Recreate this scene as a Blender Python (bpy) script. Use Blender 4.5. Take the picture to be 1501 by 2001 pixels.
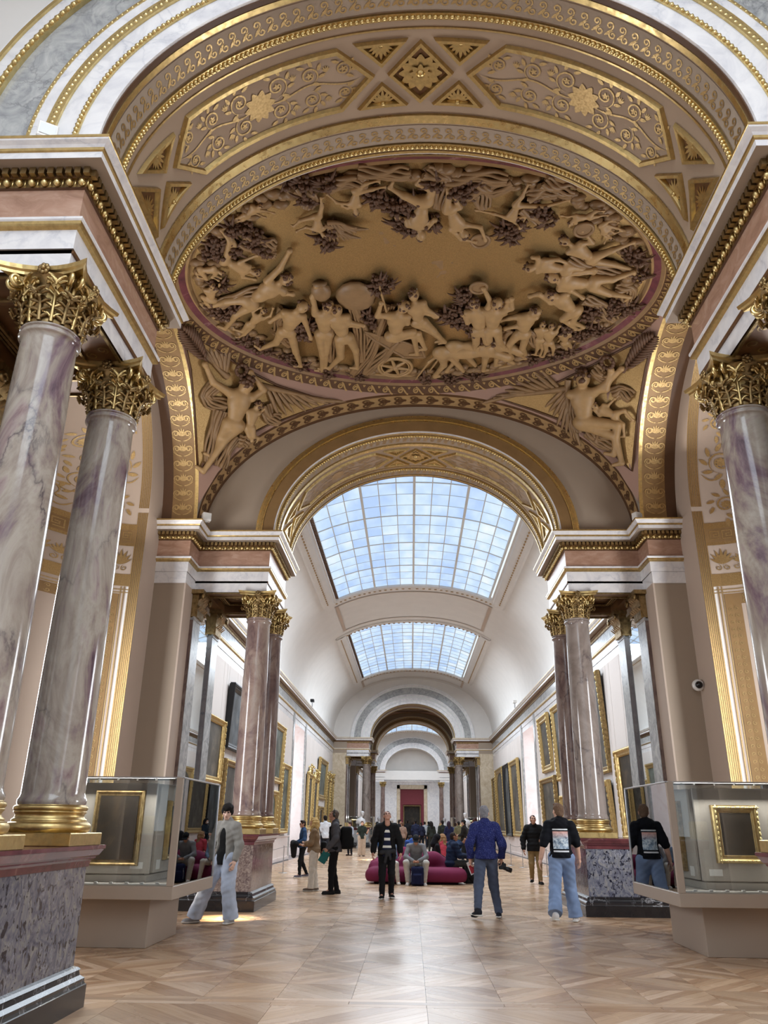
import bpy, math, random
import numpy as np
from math import sin, cos, pi, sqrt, radians, atan2
from mathutils import Matrix, Vector

for o in list(bpy.data.objects):
    bpy.data.objects.remove(o, do_unlink=True)
SC = bpy.context.scene
COL = SC.collection
rnd = random.Random(7)
RS = np.random.RandomState(5)

# ---------------------------------------------------------------- camera
F_PX, PITCH, YAW, ROLL = 1532.5, 0.3792, 0.0358, 0.0106
cam_d = bpy.data.cameras.new('camera')
cam = bpy.data.objects.new('camera', cam_d)
COL.objects.link(cam)
cam_d.sensor_fit = 'AUTO'
cam_d.sensor_width = 36.0
cam_d.lens = F_PX / 2001.0 * 36.0
cam_d.clip_start, cam_d.clip_end = 0.05, 400
fw = Vector((-sin(YAW) * cos(PITCH), cos(YAW) * cos(PITCH), sin(PITCH)))
rt = Vector((cos(YAW), sin(YAW), 0))
up = rt.cross(fw)
rt2 = rt * cos(ROLL) + up * sin(ROLL)
up2 = up * cos(ROLL) - rt * sin(ROLL)
M = Matrix((rt2, up2, -fw)).transposed().to_4x4()
M.translation = Vector((-0.1372, 0, 1.5))
cam.matrix_world = M
SC.camera = cam

# ---------------------------------------------------------------- world, lights, exposure
SC.view_settings.view_transform = 'Standard'
SC.view_settings.look = 'None'
SC.view_settings.gamma = 1.0
SC.view_settings.use_curve_mapping = False
SC.view_settings.exposure = 0.25
SC.cycles.max_bounces = 7
SC.cycles.diffuse_bounces = 4
SC.cycles.glossy_bounces = 4
SC.cycles.transmission_bounces = 6
SC.cycles.transparent_max_bounces = 12
SC.cycles.sample_clamp_indirect = 4.0
SC.cycles.caustics_reflective = False
SC.cycles.caustics_refractive = False
SC.cycles.use_denoising = True
w = bpy.data.worlds.new('world')
SC.world = w
w.use_nodes = True
wb = w.node_tree.nodes['Background']
wb.inputs[0].default_value = (0.80, 0.90, 1.0, 1)
wb.inputs[1].default_value = 1.0

def area(name, loc, sx, sy, power, color, rot=(0, 0, 0), spread=180):
    l = bpy.data.lights.new(name, 'AREA')
    l.shape = 'RECTANGLE'
    l.size, l.size_y = sx, sy
    l.energy = power
    l.color = color
    l.spread = radians(spread)
    o = bpy.data.objects.new(name, l)
    o.location = loc
    o.rotation_euler = rot
    COL.objects.link(o)
    return o

DAY = (0.84, 0.92, 1.0)
WARM = (1.0, 0.84, 0.66)
# daylight that falls through the laylights of the skylit bays
area('daylight_front_bay', (0, -3.0, 10.7), 6.6, 13.0, 1000, DAY)
area('daylight_gallery', (0, 27.2, 10.5), 6.6, 14.0, 1500, DAY)
area('daylight_gallery_deep', (0, 48, 10.5), 6.6, 13.0, 1250, DAY)
area('daylight_last_bay', (0, 83, 10.5), 6.6, 18.0, 1500, DAY)
# added strip lamps that brighten the arches and ceiling of the domed bay
for sx in (-1, 1):
    area('bay_fill', (sx * 4.95, 11.93, 7.62), 5.2, 0.4, 34, (1.0, .95, .88), (pi, -sx * radians(20), pi / 2))
    # daylight of the windows in the apses of the domed bay
    area('apse_daylight', (sx * 6.95, 11.975, 3.2), 4.0, 1.7, 330, (.93, .96, 1.0), (0, sx * radians(90), 0))
# low sun through the left apse window and the left gallery window
def beam(name, p, q, sx_, sy_, power, spread):
    d = Vector(q) - Vector(p)
    o = area(name, p, sx_, sy_, power, (1.0, .80, .55), spread=spread)
    o.rotation_euler = d.to_track_quat('-Z', 'Y').to_euler()
beam('sun_apse', (-6.9, 12.6, 4.2), (-3.3, 14.75, 0), .7, .25, 22, 8)
beam('sun_gallery', (-7.3, 41.5, 5.0), (-2.0, 39.0, 0), 1.6, .2, 45, 7)

# ---------------------------------------------------------------- mesh builder
class MB:
    def __init__(self):
        self.V, self.Q, self.T, self.N = [], [], [], []
        self.n = 0
        self.uv, self.col = None, None
    def add(self, V, F, m=0, smooth=False):
        V = np.asarray(V, float).reshape(-1, 3)
        if isinstance(F, np.ndarray):
            (self.Q if F.shape[1] == 4 else self.T).append((F + self.n, m, smooth))
        else:
            for f in F:
                self.N.append((tuple(i + self.n for i in f), m, smooth))
        self.V.append(V)
        self.n += len(V)
    def box(self, x0, x1, y0, y1, z0, z1, m=0):
        V = [(x, y, z) for z in (z0, z1) for y in (y0, y1) for x in (x0, x1)]
        self.add(V, np.array([(0, 2, 3, 1), (4, 5, 7, 6), (0, 1, 5, 4), (1, 3, 7, 5), (3, 2, 6, 7), (2, 0, 4, 6)]), m)
    def bbox(self, x0, x1, y0, y1, z0, z1, b=0.01, m=0):
        """box with chamfered edges"""
        c = ((x0 + x1) / 2, (y0 + y1) / 2, (z0 + z1) / 2)
        h = ((x1 - x0) / 2, (y1 - y0) / 2, (z1 - z0) / 2)
        V, idx = [], {}
        for sx in (-1, 1):
            for sy in (-1, 1):
                for sz in (-1, 1):
                    for ax in range(3):
                        p = [c[i] + (sx, sy, sz)[i] * (h[i] - (0 if i == ax else b)) for i in range(3)]
                        idx[(sx, sy, sz, ax)] = len(V)
                        V.append(p)
        fs = []
        for ax in range(3):
            a, b2 = [i for i in range(3) if i != ax]
            for s in (-1, 1):
                q = []
                for (u, v) in ((-1, -1), (1, -1), (1, 1), (-1, 1)):
                    k = [0, 0, 0]; k[ax] = s; k[a] = u; k[b2] = v
                    q.append(idx[(*k, ax)])
                fs.append(tuple(q))
        for ax in range(3):
            a, b2 = [i for i in range(3) if i != ax]
            for u in (-1, 1):
                for v in (-1, 1):
                    q = []
                    for (e, t) in ((-1, a), (1, a), (1, b2), (-1, b2)):
                        k = [0, 0, 0]; k[ax] = e; k[a] = u; k[b2] = v
                        q.append(idx[(*k, t)])
                    fs.append(tuple(q))
        for sx in (-1, 1):
            for sy in (-1, 1):
                for sz in (-1, 1):
                    fs.append(tuple(idx[(sx, sy, sz, k)] for k in range(3)))
        self.add(V, fs, m)
    def grid(self, P, m=0, smooth=True, wu=False, wv=False):
        P = np.asarray(P, float)
        nu, nv = P.shape[:2]
        I = np.arange(nu * nv).reshape(nu, nv)
        if wu: I = np.vstack([I, I[:1]])
        if wv: I = np.hstack([I, I[:, :1]])
        Q = np.stack([I[:-1, :-1], I[1:, :-1], I[1:, 1:], I[:-1, 1:]], -1).reshape(-1, 4)
        self.add(P.reshape(-1, 3), Q, m, smooth)
    def poly(self, V, m=0):
        self.add(V, [tuple(range(len(V)))], m)
    def lathe(self, prof, n=32, c=(0, 0, 0), m=0, smooth=True):
        a = np.arange(n) * 2 * pi / n
        P = np.array([[(c[0] + r * cos(t), c[1] + r * sin(t), c[2] + z) for t in a] for r, z in prof])
        self.grid(P, m, smooth, wv=True)
    def ball(self, c, r, n=8, k=6, m=0):
        r = (r,) * 3 if np.isscalar(r) else r
        P = np.array([[(c[0] + r[0] * sin(pi * i / k) * cos(2 * pi * j / n), c[1] + r[1] * sin(pi * i / k) * sin(2 * pi * j / n), c[2] + r[2] * cos(pi * i / k)) for j in range(n)] for i in range(k + 1)])
        self.grid(P, m, True, wv=True)
    def tube(self, pts, r, n=8, m=0, cap=True):
        pts = np.asarray(pts, float)
        rr = np.full(len(pts), r) if np.isscalar(r) else np.asarray(r)
        T = np.gradient(pts, axis=0)
        T /= np.linalg.norm(T, axis=1)[:, None] + 1e-9
        ref = np.array([0, 0, 1.0]) if abs(T[0][2]) < .9 else np.array([1.0, 0, 0])
        u = np.cross(T[0], ref); u /= np.linalg.norm(u)
        P = []
        for i in range(len(pts)):
            u = u - T[i] * (u @ T[i]); u /= np.linalg.norm(u) + 1e-9
            v = np.cross(T[i], u)
            P.append([pts[i] + rr[i] * (cos(a) * u + sin(a) * v) for a in np.arange(n) * 2 * pi / n])
        self.grid(np.array(P), m, True, wv=True)
        if cap:
            self.poly(P[0], m); self.poly(P[-1][::-1], m)
    def sweep(self, path, prof, m=0, closed=False, side=1):
        """profile (offset, z) swept along a plan path, mitred"""
        pa = np.asarray(path, float)
        n = len(pa)
        P = []
        for i in range(n):
            d1 = pa[i] - pa[i - 1] if (i > 0 or closed) else pa[1] - pa[0]
            d2 = pa[(i + 1) % n] - pa[i] if (i < n - 1 or closed) else d1
            d1 = d1 / np.linalg.norm(d1); d2 = d2 / np.linalg.norm(d2)
            n1 = np.array([d1[1], -d1[0]]) * side; n2 = np.array([d2[1], -d2[0]]) * side
            mm = n1 + n2; mm = mm / (mm @ n1)
            P.append([(pa[i][0] + mm[0] * o, pa[i][1] + mm[1] * o, z) for o, z in prof])
        # one strip per segment pair, unshared so that edges stay crisp
        for j in range(len(prof) - 1):
            A = np.array([[p[j], p[j + 1]] for p in P])
            if closed: A = np.vstack([A, A[:1]])
            for i in range(len(A) - 1):
                self.add([A[i][0], A[i + 1][0], A[i + 1][1], A[i][1]], np.array([(0, 1, 2, 3)]), m)
    def build(self, name, mats, parent=None, sx=1, **tags):
        me = bpy.data.meshes.new(name)
        V = np.concatenate(self.V) if self.V else np.zeros((0, 3))
        if sx < 0: V = V * np.array([-1, 1, 1])
        loops, starts, mi, sm = [], [], [], []
        tot = 0
        for L, k in ((self.Q, 4), (self.T, 3)):
            for F, m, s in L:
                if sx < 0: F = F[:, ::-1]
                loops.append(F.reshape(-1)); starts.append(tot + np.arange(len(F)) * k)
                tot += F.size
                mi.append(np.full(len(F), m)); sm.append(np.full(len(F), s))
        for f, m, s in self.N:
            if sx < 0: f = f[::-1]
            loops.append(np.array(f)); starts.append(np.array([tot])); tot += len(f)
            mi.append(np.array([m])); sm.append(np.array([s]))
        me.vertices.add(len(V)); me.vertices.foreach_set('co', V.astype(np.float32).reshape(-1))
        lo = np.concatenate(loops).astype(np.int32)
        st = np.concatenate(starts).astype(np.int32)
        me.loops.add(len(lo)); me.loops.foreach_set('vertex_index', lo)
        me.polygons.add(len(st)); me.polygons.foreach_set('loop_start', st)
        me.polygons.foreach_set('material_index', np.concatenate(mi).astype(np.int32))
        me.polygons.foreach_set('use_smooth', np.concatenate(sm).astype(bool))
        if self.uv is not None:
            lay = me.uv_layers.new(name='UVMap')
            uv = np.concatenate(self.uv)
            lay.data.foreach_set('uv', uv[lo].astype(np.float32).reshape(-1))
        if self.col is not None:
            at = me.color_attributes.new('tone', 'FLOAT_COLOR', 'POINT')
            at.data.foreach_set('color', np.concatenate(self.col).astype(np.float32).reshape(-1))
        me.update(calc_edges=True)
        for m_ in (mats if isinstance(mats, (list, tuple)) else [mats]):
            me.materials.append(m_)
        return link(name, me, parent, **tags)

def link(name, me, parent=None, loc=None, **tags):
    o = bpy.data.objects.new(name, me)
    COL.objects.link(o)
    if parent is not None:
        o.parent = parent
        CH.setdefault(parent.name, []).append(o)
    if loc is not None: o.location = loc
    for k, v in tags.items():
        if v is not None: o[k] = v
    return o
CH = {}

def thing(name, label, cat, loc=(0, 0, 0), rz=0, group=None):
    o = link(name, None, label=label, category=cat, group=group, kind='thing')
    o.location = loc
    o.rotation_euler = (0, 0, rz)
    return o

def dup(o, parent=None, loc=None, rz=None, **tags):
    """copy of a thing with copies of its parts and sub-parts (meshes shared)"""
    c = o.copy()
    COL.objects.link(c)
    if parent is not None:
        c.parent = parent
        CH.setdefault(parent.name, []).append(c)
    if loc is not None: c.location = loc
    if rz is not None: c.rotation_euler = (0, 0, rz)
    for k, v in tags.items():
        if v is None:
            if k in c: del c[k]
        else: c[k] = v
    for ch in list(CH.get(o.name, [])):
        dup(ch, c)
    return c

# ---------------------------------------------------------------- materials
def lin(h):
    h = h.lstrip('#')
    c = [int(h[i:i + 2], 16) / 255 for i in (0, 2, 4)]
    return tuple(x / 12.92 if x <= .04045 else ((x + .055) / 1.055) ** 2.4 for x in c) + (1,)

class NT:
    def __init__(self, name):
        self.mat = bpy.data.materials.new(name)
        self.mat.use_nodes = True
        self.t = self.mat.node_tree
        self.b = self.t.nodes['Principled BSDF']
        self.out = self.t.nodes['Material Output']
    def n(self, typ, **kw):
        nd = self.t.nodes.new(typ)
        ins = kw.pop('ins', {})
        for k, v in kw.items(): setattr(nd, k, v)
        for k, v in ins.items():
            if isinstance(v, bpy.types.NodeSocket): self.t.links.new(v, nd.inputs[k])
            else: nd.inputs[k].default_value = v
        return nd
    def l(self, a, b): self.t.links.new(a, b)
    def ramp(self, fac, stops, interp='LINEAR'):
        r = self.n('ShaderNodeValToRGB', ins={0: fac})
        r.color_ramp.interpolation = interp
        e = r.color_ramp.elements
        while len(e) < len(stops): e.new(.5)
        for i, (p, c) in enumerate(stops):
            e[i].position = p
            e[i].color = c if len(c) == 4 else (*c, 1)
        return r.outputs[0]
    def mix(self, fac, a, b, mode='MIX'):
        m = self.n('ShaderNodeMix', data_type='RGBA', blend_type=mode)
        for k, v in ((0, fac), (6, a), (7, b)):
            if isinstance(v, bpy.types.NodeSocket): self.l(v, m.inputs[k])
            else: m.inputs[k].default_value = v
        return m.outputs[2]
    def coord(self, scale=(1, 1, 1), jitter=True, out='Object'):
        tc = self.n('ShaderNodeTexCoord').outputs[out]
        if jitter:
            oi = self.n('ShaderNodeObjectInfo').outputs['Random']
            sc_ = self.n('ShaderNodeVectorMath', operation='SCALE', ins={0: (37., 19., 53.), 'Scale': oi})
            tc = self.n('ShaderNodeVectorMath', operation='ADD', ins={0: tc, 1: sc_.outputs[0]}).outputs[0]
        return self.n('ShaderNodeMapping', ins={'Vector': tc, 'Scale': scale}).outputs[0]
    def noise(self, vec, scale=5, detail=4, rough=.5, dist=0.):
        return self.n('ShaderNodeTexNoise', ins={'Vector': vec, 'Scale': scale, 'Detail': detail, 'Roughness': rough, 'Distortion': dist})
    def set(self, col=None, rough=None, metal=None, bump=None, bstr=.2, spec=None, bdist=.01):
        for k, v in (('Base Color', col), ('Roughness', rough), ('Metallic', metal), ('Specular IOR Level', spec)):
            if v is None: continue
            if isinstance(v, bpy.types.NodeSocket): self.l(v, self.b.inputs[k])
            else: self.b.inputs[k].default_value = v
        if bump is not None:
            bn = self.n('ShaderNodeBump', ins={'Height': bump, 'Strength': bstr, 'Distance': bdist})
            self.l(bn.outputs[0], self.b.inputs['Normal'])
        return self.mat

def plain(name, hexc, rough=.6, metal=0., var=.06, scale=6, spec=None, bstr=0):
    t = NT(name)
    c = lin(hexc)
    nz = t.noise(t.coord(), scale, 5).outputs[0]
    lo = tuple(x * (1 - var) for x in c[:3]); hi = tuple(min(1, x * (1 + var)) for x in c[:3])
    return t.set(t.ramp(nz, [(.3, lo), (.7, hi)]), rough, metal, spec=spec, bump=nz if bstr else None, bstr=bstr)

def marble(name, stops, scale=2.2, dist=1.2, vein=None, vscale=1.6, vwid=.03, rough=.14, spots=None, stretch=(1, 1, 1), vmix=.8, vein2=None):
    t = NT(name)
    co = t.coord(stretch)
    n1 = t.noise(co, scale, 9, .62, dist)
    c = t.ramp(n1.outputs[0], [(p, lin(h)) for p, h in stops])
    if vein:
        nd = t.noise(co, 2.2, 6, .6, .6)
        off = t.n('ShaderNodeVectorMath', operation='SCALE', ins={0: nd.outputs[1], 'Scale': .75}).outputs[0]
        vc = t.n('ShaderNodeVectorMath', operation='ADD', ins={0: co, 1: off}).outputs[0]
        vo = t.n('ShaderNodeTexVoronoi', feature='DISTANCE_TO_EDGE', ins={'Vector': vc, 'Scale': vscale}).outputs[0]
        mk = t.ramp(vo, [(0, (1, 1, 1)), (vwid, (.35, .35, .35)), (vwid * 3, (0, 0, 0))])
        fade = t.ramp(t.noise(co, 1.3, 3).outputs[0], [(.38, (0, 0, 0)), (.62, (1, 1, 1))])
        mk = t.mix(1., mk, fade, 'MULTIPLY')
        mk = t.mix(1., mk, (vmix, vmix, vmix, 1), 'MULTIPLY')
        c = t.mix(mk, c, lin(vein))
    if vein2:
        nd = t.noise(co, 4.5, 6, .6, 1.).outputs[0]
        mk = t.ramp(nd, [(.47, (0, 0, 0)), (.5, (.8, .8, .8)), (.53, (0, 0, 0))])
        c = t.mix(mk, c, lin(vein2))
    if spots:
        sv = t.noise(co, spots[1], 3, .55, 1.2).outputs[0]
        mk = t.ramp(sv, [(spots[2], (1, 1, 1)), (spots[2] + .05, (0, 0, 0))])
        c = t.mix(mk, c, lin(spots[0]))
    return t.set(c, rough)

def gold_mat(name, hexc='#d9a84e', rough=.34, dark=.55, scale=30):
    t = NT(name)
    co = t.coord()
    nz = t.noise(co, scale, 4).outputs[0]
    c = lin(hexc)
    col = t.ramp(nz, [(.3, tuple(x * dark for x in c[:3])), (.62, c[:3])])
    rg = t.ramp(nz, [(.3, (rough + .15,) * 3), (.7, (rough - .06,) * 3)])
    return t.set(col, rg, 1.0)

MT = {}
MT['gold'] = gold_mat('gilding', '#cdb27a', .34, .72, 16)
MT['gold_bright'] = gold_mat('burnished_gilding', '#dcc48a', .28, .8, 12)
MT['gold_old'] = gold_mat('old_gilding', '#a38a60', .42, .5, 14)
MT['gold_leaf'] = gold_mat('gold_leaf_ground', '#b39566', .5, .75, 60)
MT['gold_print'] = gold_mat('gold_stencil', '#bfa272', .45, .8, 40)
MT['white_marble'] = marble('white_veined_marble', [(.3, '#cfcdd0'), (.55, '#e6e3e2'), (.8, '#efece9')], 2.5, 1.5, '#a9abb5', 1.7, .02, .22, vmix=.5)
MT['grey_marble'] = marble('grey_marble', [(.25, '#7d7f82'), (.45, '#9fa0a0'), (.6, '#b3b3b1'), (.8, '#c9c8c4')], 2.6, 2.4, '#5f6165', 2.6, .025, .2, vmix=.6)
MT['pink_marble'] = marble('peach_marble', [(.25, '#94705c'), (.5, '#ab8671'), (.75, '#bf9f8b')], 3.0, .9, None, rough=.25, stretch=(1, 1, 2.5))
MT['maroon_marble'] = marble('maroon_marble', [(.3, '#4f2c31'), (.55, '#693a3f'), (.8, '#7d4a4a')], 3.5, .6, '#b58f8a', 1.0, .012, .16, vmix=.5)
MT['black_marble'] = marble('black_veined_marble', [(.3, '#1b1a1d'), (.6, '#262527'), (.85, '#3a373a')], 3, 1.2, '#b9b9bd', 2.6, .012, .26, vmix=.9)
MT['plinth_black'] = marble('black_marble', [(.3, '#19181a'), (.7, '#262425')], 3, 1, None, rough=.22)
MT['breccia'] = marble('violet_breccia', [(.2, '#2f2f3c'), (.38, '#565867'), (.52, '#74757f'), (.66, '#8a8884'), (.85, '#b4b3c0')], 6.5, 2.2, '#cfd0da', 3.4, .010, .13, spots=('#23232f', 15, .385), vmix=.55, stretch=(1, 1, .7))
MT['breccia_brown'] = marble('brown_breccia', [(.22, '#4a3d3a'), (.42, '#6f5f5a'), (.6, '#8f8178'), (.8, '#b3a59b')], 8.5, 2.6, '#d5cac4', 3.2, .010, .14, vein2='#4b3a3c', vmix=.5)
SH = dict(stretch=(1.1, 1.1, .6), vscale=1.0, vwid=.016)
MT['shaft_lilac'] = marble('lilac_breccia_shaft', [(.26, '#4a3844'), (.37, '#78646a'), (.46, '#95897f'), (.55, '#a9a094'), (.63, '#9c8c88'), (.74, '#6f5058')], 1.3, 2.0, '#33283a', rough=.12, vmix=.75, **SH)
MT['shaft_pink'] = marble('pink_breccia_shaft', [(.26, '#5a4546'), (.4, '#826c66'), (.52, '#988378'), (.64, '#a39488'), (.8, '#746669')], 1.9, 2.0, '#4a3842', rough=.11, vmix=.7, **SH)
MT['shaft_brown'] = marble('brown_breccia_shaft', [(.2, '#453739'), (.4, '#67534f'), (.55, '#7b6860'), (.7, '#897a73'), (.88, '#5b4b4b')], 1.9, 2.0, '#33262c', rough=.11, vmix=.75, **SH)
MT['shaft_grey'] = marble('grey_taupe_shaft', [(.2, '#5c4e4c'), (.4, '#84776f'), (.58, '#978b83'), (.75, '#a3968f'), (.9, '#6f5f60')], 1.6, 2.0, '#3b2f38', rough=.11, vmix=.75, **SH)
MT['plaster'] = plain('warm_white_plaster', '#d8d4cf', .75, var=.03, scale=1.5)
MT['plaster_beige'] = plain('mauve_beige_plaster', '#b9a696', .7, var=.03, scale=1.2)
MT['plaster_tan'] = plain('tan_plaster', '#a48d76', .65, var=.04, scale=1.5)
MT['pier_tan'] = plain('taupe_pier_paint', '#a08f7d', .7, var=.03, scale=1.)
MT['pendentive'] = plain('rose_brown_plaster', '#977767', .65, var=.04, scale=2)
MT['brown_paint'] = plain('dark_brown_paint', '#54371f', .5, var=.08, scale=4)
MT['bronze_paint'] = plain('bronze_brown_paint', '#8f7048', .45, .25, var=.1, scale=4)
MT['wall_fabric'] = plain('gallery_wall_paint', '#d3cac4', .75, var=.02, scale=1)
MT['panel_line'] = plain('panel_joint_grey', '#8d8580', .8, var=.02)  # dark grey of the wall panel joints and the architrave step
MT['stucco'] = plain('brown_stucco', '#876a48', .5, var=.12, scale=6)
MT['stucco_pale'] = plain('pale_stucco', '#a5855a', .5, var=.1, scale=6)
MT['stucco_dark'] = plain('dark_stucco', '#5a3e2a', .6, var=.14, scale=8)
MT['coffer_wood'] = plain('dark_gilded_coffer', '#6b4a2c', .4, .3, var=.15, scale=8)
MT['frame_grey'] = plain('glazing_bar_grey', '#dcdedc', .5, .0, var=.02)
MT['case_tan'] = plain('showcase_taupe_lacquer', '#a39587', .45, var=.015, scale=2)
MT['case_inner'] = plain('showcase_lining', '#b5ada3', .8, var=.02)
MT['steel'] = plain('brushed_steel', '#b0b0b2', .3, .9, var=.05)
MT['black_metal'] = plain('black_metal', '#1c1c1e', .4, .3)
MT['red_wall'] = plain('dark_red_paint', '#6d2630', .7, var=.05)
MT['white_plastic'] = plain('white_plastic', '#e8e6e2', .4, var=.01)
MT['dark_glass'] = plain('camera_dome_glass', '#0c0c10', .08, var=.0)
MT['beige_marble'] = marble('beige_marble', [(.3, '#b9a58a'), (.55, '#cdbda4'), (.8, '#ded2bd')], 2.2, 1.4, '#a08f78', 1.5, .02, .25, vmix=.5)
MT['reveal_marble'] = marble('pale_pink_marble', [(.3, '#e0cfc9'), (.55, '#ebdfdb'), (.8, '#d5b5a6')], 1.4, 1.0, None, rough=.3)

def mk_sky():
    t = NT('laylight_glass')
    co = t.coord((.12, 1.4, 1), False)
    g = t.noise(t.n('ShaderNodeTexCoord').outputs['Object'], .35, 3).outputs[0]
    s = t.noise(t.coord((.9, .25, 1), True), 1.3, 4).outputs[0]
    m = t.n('ShaderNodeMath', operation='ADD', ins={0: g, 1: s}).outputs[0]
    c = t.ramp(t.n('ShaderNodeMath', operation='MULTIPLY', ins={0: m, 1: .5}).outputs[0], [(.38, (.36, .56, .90)), (.5, (.56, .75, .96)), (.62, (.80, .90, .98))])
    t.set((.25, .28, .3, 1), .4)
    t.l(c, t.b.inputs['Emission Color'])
    t.b.inputs['Emission Strength'].default_value = .8
    return t.mat
MT['sky_pane'] = mk_sky()

def mk_win():
    t = NT('daylit_window_glass')
    t.set((.8, .85, .9, 1), .3)
    t.b.inputs['Emission Color'].default_value = (.86, .92, 1, 1)
    t.b.inputs['Emission Strength'].default_value = 2.2
    return t.mat
MT['win_pane'] = mk_win()

def mk_glass():
    t = NT('showcase_glass')
    tr = t.n('ShaderNodeBsdfTransparent', ins={0: (.93, .95, .95, 1)})
    gl = t.n('ShaderNodeBsdfGlossy', ins={0: (1, 1, 1, 1), 1: .0})
    fr = t.n('ShaderNodeFresnel', ins={'IOR': 1.5})
    f2 = t.n('ShaderNodeMath', operation='MULTIPLY_ADD', ins={0: fr.outputs[0], 1: 1.0, 2: .02})
    mx = t.n('ShaderNodeMixShader', ins={0: f2.outputs[0], 1: tr.outputs[0], 2: gl.outputs[0]})
    t.l(mx.outputs[0], t.out.inputs[0])
    return t.mat
MT['glass'] = mk_glass()

def mk_mirror():
    t = NT('mirror_glass')
    return t.set((.86, .88, .88, 1), .015, 1.0)
MT['mirror'] = mk_mirror()

def mk_wood():
    t = NT('oak_parquet')
    uv = t.n('ShaderNodeUVMap').outputs[0]
    tone = t.n('ShaderNodeVertexColor', layer_name='tone').outputs[0]
    gr = t.noise(t.n('ShaderNodeMapping', ins={'Vector': uv, 'Scale': (2.2, 45, 1)}).outputs[0], 1., 5, .6, .4).outputs[0]
    gc = t.ramp(gr, [(.25, (.72, .66, .6)), (.55, (1, 1, 1)), (.8, (1.0, .97, .93))])
    c = t.mix(1., tone, gc, 'MULTIPLY')
    wear = t.noise(t.n('ShaderNodeTexCoord').outputs['Object'], .8, 4).outputs[0]
    rg = t.ramp(wear, [(.3, (.2,) * 3), (.7, (.34,) * 3)])
    return t.set(c, rg, bump=gr, bstr=.04, spec=.5)
MT['wood'] = mk_wood()

def mk_canvas(name, stops, scale=1.6):
    t = NT(name)
    co = t.coord((1, 1, 1), True)
    n1 = t.noise(co, scale, 6, .65, 1.4).outputs[0]
    c = t.ramp(n1, [(p, lin(h)) for p, h in stops])
    v = t.n('ShaderNodeTexVoronoi', feature='SMOOTH_F1', ins={'Vector': co, 'Scale': scale * 1.3}).outputs[0]
    c = t.mix(t.ramp(v, [(.2, (.0,) * 3), (.75, (.75,) * 3)]), c, lin('#17140f'))
    return t.set(c, .45, spec=.3)
MT['canvas_dark'] = mk_canvas('dark_varnished_canvas', [(.3, '#14110e'), (.52, '#2b251e'), (.68, '#4b3c2c'), (.85, '#8a7350')], 2.4)
MT['canvas_grey'] = mk_canvas('grey_brown_canvas', [(.3, '#35332f'), (.5, '#5a564f'), (.66, '#746a5d'), (.85, '#a08d74')])
MT['canvas_green'] = mk_canvas('grey_green_canvas', [(.3, '#3f443e'), (.5, '#69716a'), (.7, '#8b8f86'), (.85, '#b3ac98')])
MT['canvas_blue'] = mk_canvas('slate_canvas', [(.3, '#2e3338'), (.5, '#5a6064'), (.7, '#6f6a61'), (.85, '#9a8f80')])
# ================================================================ architecture
AX, AR, ZC = 3.1, 2.45, 7.38          # transverse arch: half span, rise, springing height
GW = 5.8                              # gallery half width
VR, VE = 4.25, 2.2                    # vault rise and exponent
BLK = [6.75, 17.2, 60.4, 70.85, 96.6] # centres of the column screens
WX = 5.42                             # side wall of the domed bays
BX, BY, BH = 4.66, 3.4, 3.12          # domed bay: half width, half depth, crown above springing

def arch_pt(t, d=0., a=AX, r=AR):
    return (a + d) * cos(t), ZC + (r + d) * sin(t)
def vault_pt(t, d=0.):
    c, s = cos(t), sin(t)
    return (GW + d) * math.copysign(abs(c) ** (2 / VE), c), ZC + (VR + d) * abs(s) ** (2 / VE)

def arch_sweep(mb, prof, m=0, a=AX, r=AR, n=64, t0=0., t1=pi, smooth=True):
    """profile of (d, y): ring offset d from the intrados at depth y"""
    ts = np.linspace(t0, t1, n + 1)
    for (d0, y0), (d1, y1) in zip(prof[:-1], prof[1:]):
        P = np.array([[(arch_pt(t, d0, a, r)[0], y0, arch_pt(t, d0, a, r)[1]), (arch_pt(t, d1, a, r)[0], y1, arch_pt(t, d1, a, r)[1])] for t in ts])
        mb.grid(P, m, smooth)

# ---------------------------------------------------------------- floor: oak parquet in squares of slanting strips
def plank_poly(cx, cy, w, k, n, flip):
    """k-th of n diagonal strips clipped to the square cell"""
    h = w / 2
    L = w * 2 / n
    lo, hi = -w + k * L, -w + (k + 1) * L      # bands of x+y
    pts = []
    def clip(poly, f):
        out = []
        for i in range(len(poly)):
            a, b = poly[i], poly[(i + 1) % len(poly)]
            fa, fb = f(a), f(b)
            if fa >= 0: out.append(a)
            if fa * fb < 0:
                t = fa / (fa - fb)
                out.append((a[0] + t * (b[0] - a[0]), a[1] + t * (b[1] - a[1])))
        return out
    g = .0016
    poly = [(-h + g, -h + g), (h - g, -h + g), (h - g, h - g), (-h + g, h - g)]
    poly = clip(poly, lambda p: p[0] + p[1] - lo - g)
    poly = clip(poly, lambda p: hi - g - p[0] - p[1])
    if len(poly) < 3: return None
    return [((-x if flip else x), y) for x, y in poly]

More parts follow.
